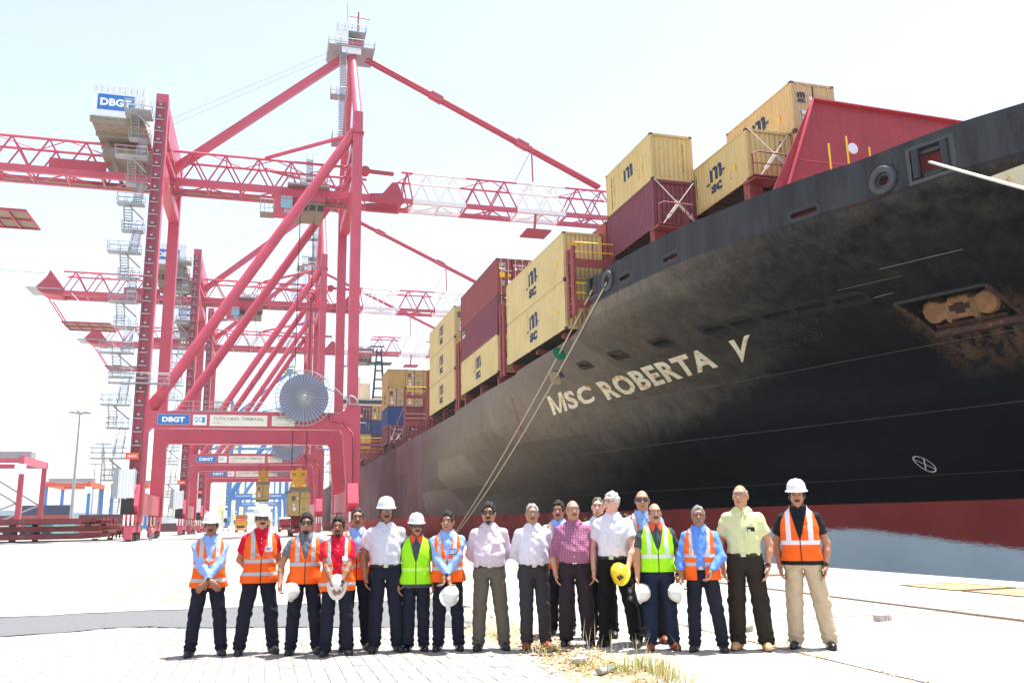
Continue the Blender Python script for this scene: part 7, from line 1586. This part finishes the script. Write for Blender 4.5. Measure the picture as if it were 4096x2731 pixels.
person(9, 2.8, 10.82, .0, 1.785, 'heavy man in pale pink shirt, small sunglasses and olive grey trousers, hands behind his back', D2, 'thick', (34, 32, 34), .75, PINKW, 'long', None, .85, 0, OLIVE, BOOT, ('back', 'back'), (.14, .17), 0, 0, False, 'sun', BK, (60, 44, 40), True, .96, extras=lambda r_, s, c: (patch(r_, s, .085, 1.18, .1, .11, PINKW, 'pocket', fat=.75, off=.014), buttons(r_, s, (1.04, 1.12, 1.2, 1.28), M_WHITE, .75)))
person(10, 3.3, 10.55, .03, 1.735, 'grey haired man in white long sleeved shirt with dark buttons and brown shoes', D2, 'short', (150, 148, 146), .4, WHITE, 'long', None, .85, 0, DGREY, BROWN, ('back', 'back'), (.1, .13), .04, 0, False, 'spec', (110, 104, 100), None, True, .96, extras=lambda r_, s, c: (patch(r_, s, .085, 1.17, .1, .12, WHITE, 'pocket', fat=.4, off=.014), buttons(r_, s, (1.0, 1.08, 1.16, 1.24, 1.32), mat('button_brown', (96, 70, 60), .5), .4)))
person(11, 3.84, 11.1, .1, 1.7, 'man with black hair and orange vest half hidden behind the checked shirt', D2, 'thick', BK, .2, LBLUE, 'long', OB('p11', .98), .84, 0, NAVY, BOOT, ('side', 'side'), (.12, .12), 0, 0, False, None, BK)
person(12, 3.68, 10.09, .1, 1.695, 'stout bald man in maroon checked shirt with rolled sleeves and plum trousers', D3, 'bald', (120, 112, 106), .8, CHECK, 'roll', None, .85, 0, PLUM, SHINY, ('side', 'side'), (.13, .15), .05, .2, False, 'spec', (96, 88, 84), None, True, .955, straight=.088, extras=lambda r_, s, c: buttons(r_, s, (1.04, 1.12, 1.2, 1.28), M_WHITE, .8))
def epaulettes(r_, s, c):
    for sd in (-1, 1):
        mb = MB(); mb.box((sd*.135*s, .01*s, 1.452*s), (.11*s, .05*s, .012*s), 0, Matrix.Rotation(sd*R(20), 3, 'Y')); link('epaulette', mb.mesh('epaulette', M_STRAP), r_)
        for k in range(3): mb = MB(); mb.box((sd*(.15+k*.014)*s, .01*s, (1.455-.006*k)*s), (.006*s, .052*s, .012*s), 0, Matrix.Rotation(sd*R(20), 3, 'Y')); link('gold_bar', mb.mesh('gold_bar', mat('gold_braid', (214, 168, 60), .4)), r_)
    for sd in (-1, 1): patch(r_, s, sd*.085, 1.17, .1, .11, WHITE, 'pocket', fat=.3, off=.014); patch(r_, s, sd*.085, 1.225, .104, .035, WHITE, 'pocket_flap', fat=.3, off=.019)
person(13, 4.22, 10.61, .1, 1.74, 'bearded officer in white shirt half hidden behind the grey haired captain', F1, 'buzz', (96, 84, 74), .2, WHITE, 'short', None, .85, 0, BLACKT, BOOT, ('side', 'side'), (.13, .13), 0, 0, False, None, None, (150, 112, 98), True, .96, extras=epaulettes)
person(14, 4.09, 9.83, .1, 1.785, 'silver haired captain in white shirt with epaulettes, looking aside, holding a yellow hard hat', F1, 'short', (206, 202, 198), .3, WHITE, 'short', None, .85, 0, BLACKT, BOOT, ('side', (.2, -.2, .87, .7, .5, 0)), (.14, .22), -.12, -.6, False, 'spec', None, None, True, .96, extras=epaulettes)
person(15, 4.55, 9.95, .1, 1.805, 'tall man in aviator sunglasses and orange vest standing behind the lime vest', F2, 'bald', (60, 54, 52), .2, LBLUE, 'long', OB('p15', 1.05, ((.93, .975), (1.06, 1.105))), .84, 0, NAVY, BROWN, ('side', 'side'), (.12, .16), 0, 0, False, 'sun', None)
person(16, 4.44, 9.38, .1, 1.635, 'balding man with thick black moustache in lime vest and grey polo, jeans and brown loafers', D3, 'bald', BK, .45, DGREYP, 'short', OB('p16', .95, ((1.06, 1.105),), ((.105, .024, 1.1),), LIME, tape=(206, 216, 206)), .9, 0, cloth('jeans', (34, 42, 62), .2), BROWN, ((-.26, -.12, .82, -.7, .5, 0), 'side'), (.12, .15), .05, 0, False, 'spec', BK, watch={1: M_WATCH}, collar=cloth('orangecollar', (226, 86, 60)))
person(17, 4.85, 9.09, .1, 1.59, 'short grey haired man in bright blue shirt and open vest, hand on belly', D1, 'short', (132, 130, 128), .6, MBLUE, 'long', OB('p17', .925, ((1.0, 1.04), (1.1, 1.14))), .83, .05, cloth('navyblack', (34, 36, 48), .15), BOOT, ((-.24, -.14, .84, -.7, .5, 0), (.12, -.24, .93, 1, .4, -.2)), (.13, .2), 0, 0, False, None, (150, 146, 142), None, True, .95, extras=lambda r_, s, c: buttons(r_, s, (1.0, 1.08, 1.16, 1.24, 1.32), WHITE, .6))
person(18, 5.35, 8.98, .1, 1.825, 'tall bald man in pale yellow short sleeved shirt, phone in the pocket, tan shoes', D3, 'bald', (150, 142, 138), .3, YELL, 'short', None, .85, 0, DOLIVE, TAN, ('side', 'side'), (.13, .16), .0, -.1, False, 'spec', None, None, True, .955, watch={1: M_WATCH}, straight=.085, extras=lambda r_, s, c: (patch(r_, s, .085, 1.18, .11, .12, YELL, 'pocket', fat=.3, off=.014), patch(r_, s, .098, 1.24, .075, .045, M_STRAP, 'phone', fat=.3, off=.02), patch(r_, s, .06, 1.235, .012, .05, M_BLUE, 'pen', fat=.3, off=.022), buttons(r_, s, (1.02, 1.1, 1.18, 1.26, 1.34), M_WHITE, .3)))
person(19, 5.99, 8.81, .1, 1.815, 'man in white hard hat, black polo and orange vest with beige trousers', D2, 'short', BK, .4, BLKP, 'short', OB('p19', 1.055, ((1.075, 1.12),), ((.115, .026, 1.1),), tape=(222, 214, 222)), .905, 0, BEIGE, SHINY, ('side', 'side'), (.13, .21), .0, 0, True, None, BK, None, False, .86, strap=True, watch={1: M_WATCH}, straight=.082)
person(20, -11.9, 106.6, .1, 1.68, 'distant worker in yellow hard hat and orange vest beside the landside crane leg', D2, 'short', BK, .2, PINKW, 'long', OB('p20', .98), .84, 0, cloth('palejeans', (150, 170, 200)), BOOT, ('side', 'side'), (.12, .12), 0, 0, 'hy', None, None, group='workers by the cranes')
person(21, -11.6, 169, .1, 1.7, 'far off worker in orange vest at the foot of the second crane', D2, 'short', BK, .2, BLKP, 'long', OB('p21', .98), .84, 0, NAVY, BOOT, ('side', 'side'), (.12, .12), 0, 0, 'hy', None, None, group='workers by the cranes')
# ---- hard hats held in hand
def held_hat(pid, pos, rot, m, label, marks=None):
    r_, s, rz = PEOPLE[pid]; p = r_.matrix_basis @ Vector(tuple(k*s for k in pos)); h = root('hard_hat', p, label, 'hard hat', 'hard hats held in the hand'); ORG[h.name] = Vector((0, 0, 0)); h.rotation_mode = 'XYZ'
    h.rotation_euler = (Matrix.Rotation(rz, 3, 'Z') @ Matrix.Rotation(R(rot[1]), 3, 'Y') @ Matrix.Rotation(R(rot[0]), 3, 'X')).to_euler(); h.scale = (1.0, 1.0, 1.0)
    link('hat_shell', _cm[m], h); mb = MB(); mb.path([(.096*math.sin(t), .117*math.cos(t), -.006) for t in np.linspace(0, 2*math.pi, 20, endpoint=False)], .009, 6, closed=True); link('hat_harness', mb.mesh('hat_harness', M_STRAP), h)
    if marks: mb = MB(); v, f, w, hh = text_mesh(marks, .04); mb.add([(-.035+q[0]/w*.07, -.133+.05*(q[1]/hh)**2*.5, .035+q[1]/hh*.05) for q in v], f); me = bpy.data.meshes.new('hat_logo'); me.from_pydata(mb.v, [], mb.f); me.materials.append(M_STRAP); link('hat_logo', me, h)
held_hat(3, (-.19, -.19, .76), (10, 65), 'hw', 'white hard hat held low by the man in grey polo and goatee')
held_hat(4, (.0, -.155, .87), (72, 0), 'hw', 'white hard hat clasped under the hands of the bearded man in red')
held_hat(8, (.03, -.27, .68), (35, 30), 'hw', 'white hard hat hanging from the crossed hands over navy trousers')
held_hat(14, (.13, -.27, .8), (40, -35), 'hy', 'yellow hard hat with black logo held by the silver haired captain', 'B')
held_hat(16, (-.25, -.14, .66), (10, 80), 'hw', 'white hard hat with goggles held beside dark jeans'); held_hat(17, (-.27, -.16, .68), (10, -75), 'hw', 'white hard hat held open side inward beside the bright blue shirt')
gg = root('safety_goggles', PEOPLE[16][0].matrix_basis @ Vector((-.36*.95, -.17*.95, .66*.95)), 'black safety goggles strapped on the hard hat held by the man in lime vest', 'goggles'); ORG[gg.name] = Vector((0, 0, 0))
for dz in (-.045, .03):
    mb = MB(); mb.path([(.03*math.cos(t), -.01, dz+.032*math.sin(t)) for t in np.linspace(0, 2*math.pi, 14, endpoint=False)], .01, 6, closed=True); link('goggle_frame', mb.mesh('goggle_frame', M_STRAP), gg)
    mb = MB(); mb.lathe([(.001, 0), (.028, 0), (.028, .004), (.001, .004)], (0, -.012, dz), 14, 'y'); link('goggle_lens', mb.mesh('goggle_lens', M_CLEAR), gg)
mb = MB(); mb.path([(.02, 0, .05), (.06, .02, .1), (.09, .05, .06)], .008, 5); link('goggle_strap', mb.mesh('goggle_strap', M_STRAP), gg)
# ------------------------------------------------------------------ humid sea air
m = bpy.data.materials.new('haze'); m.use_nodes = True; t = m.node_tree; t.nodes.clear()
pv = t.nodes.new('ShaderNodeVolumePrincipled'); pv.inputs['Color'].default_value = (.95, .97, 1, 1); pv.inputs['Density'].default_value = .00022; pv.inputs['Anisotropy'].default_value = .3
mo = t.nodes.new('ShaderNodeOutputMaterial'); t.links.new(pv.outputs[0], mo.inputs['Volume'])
mb = MB(); mb.bb(-900, 900, -150, 1200, -8, 80); tag(mb.build('haze', m), kind='stuff')
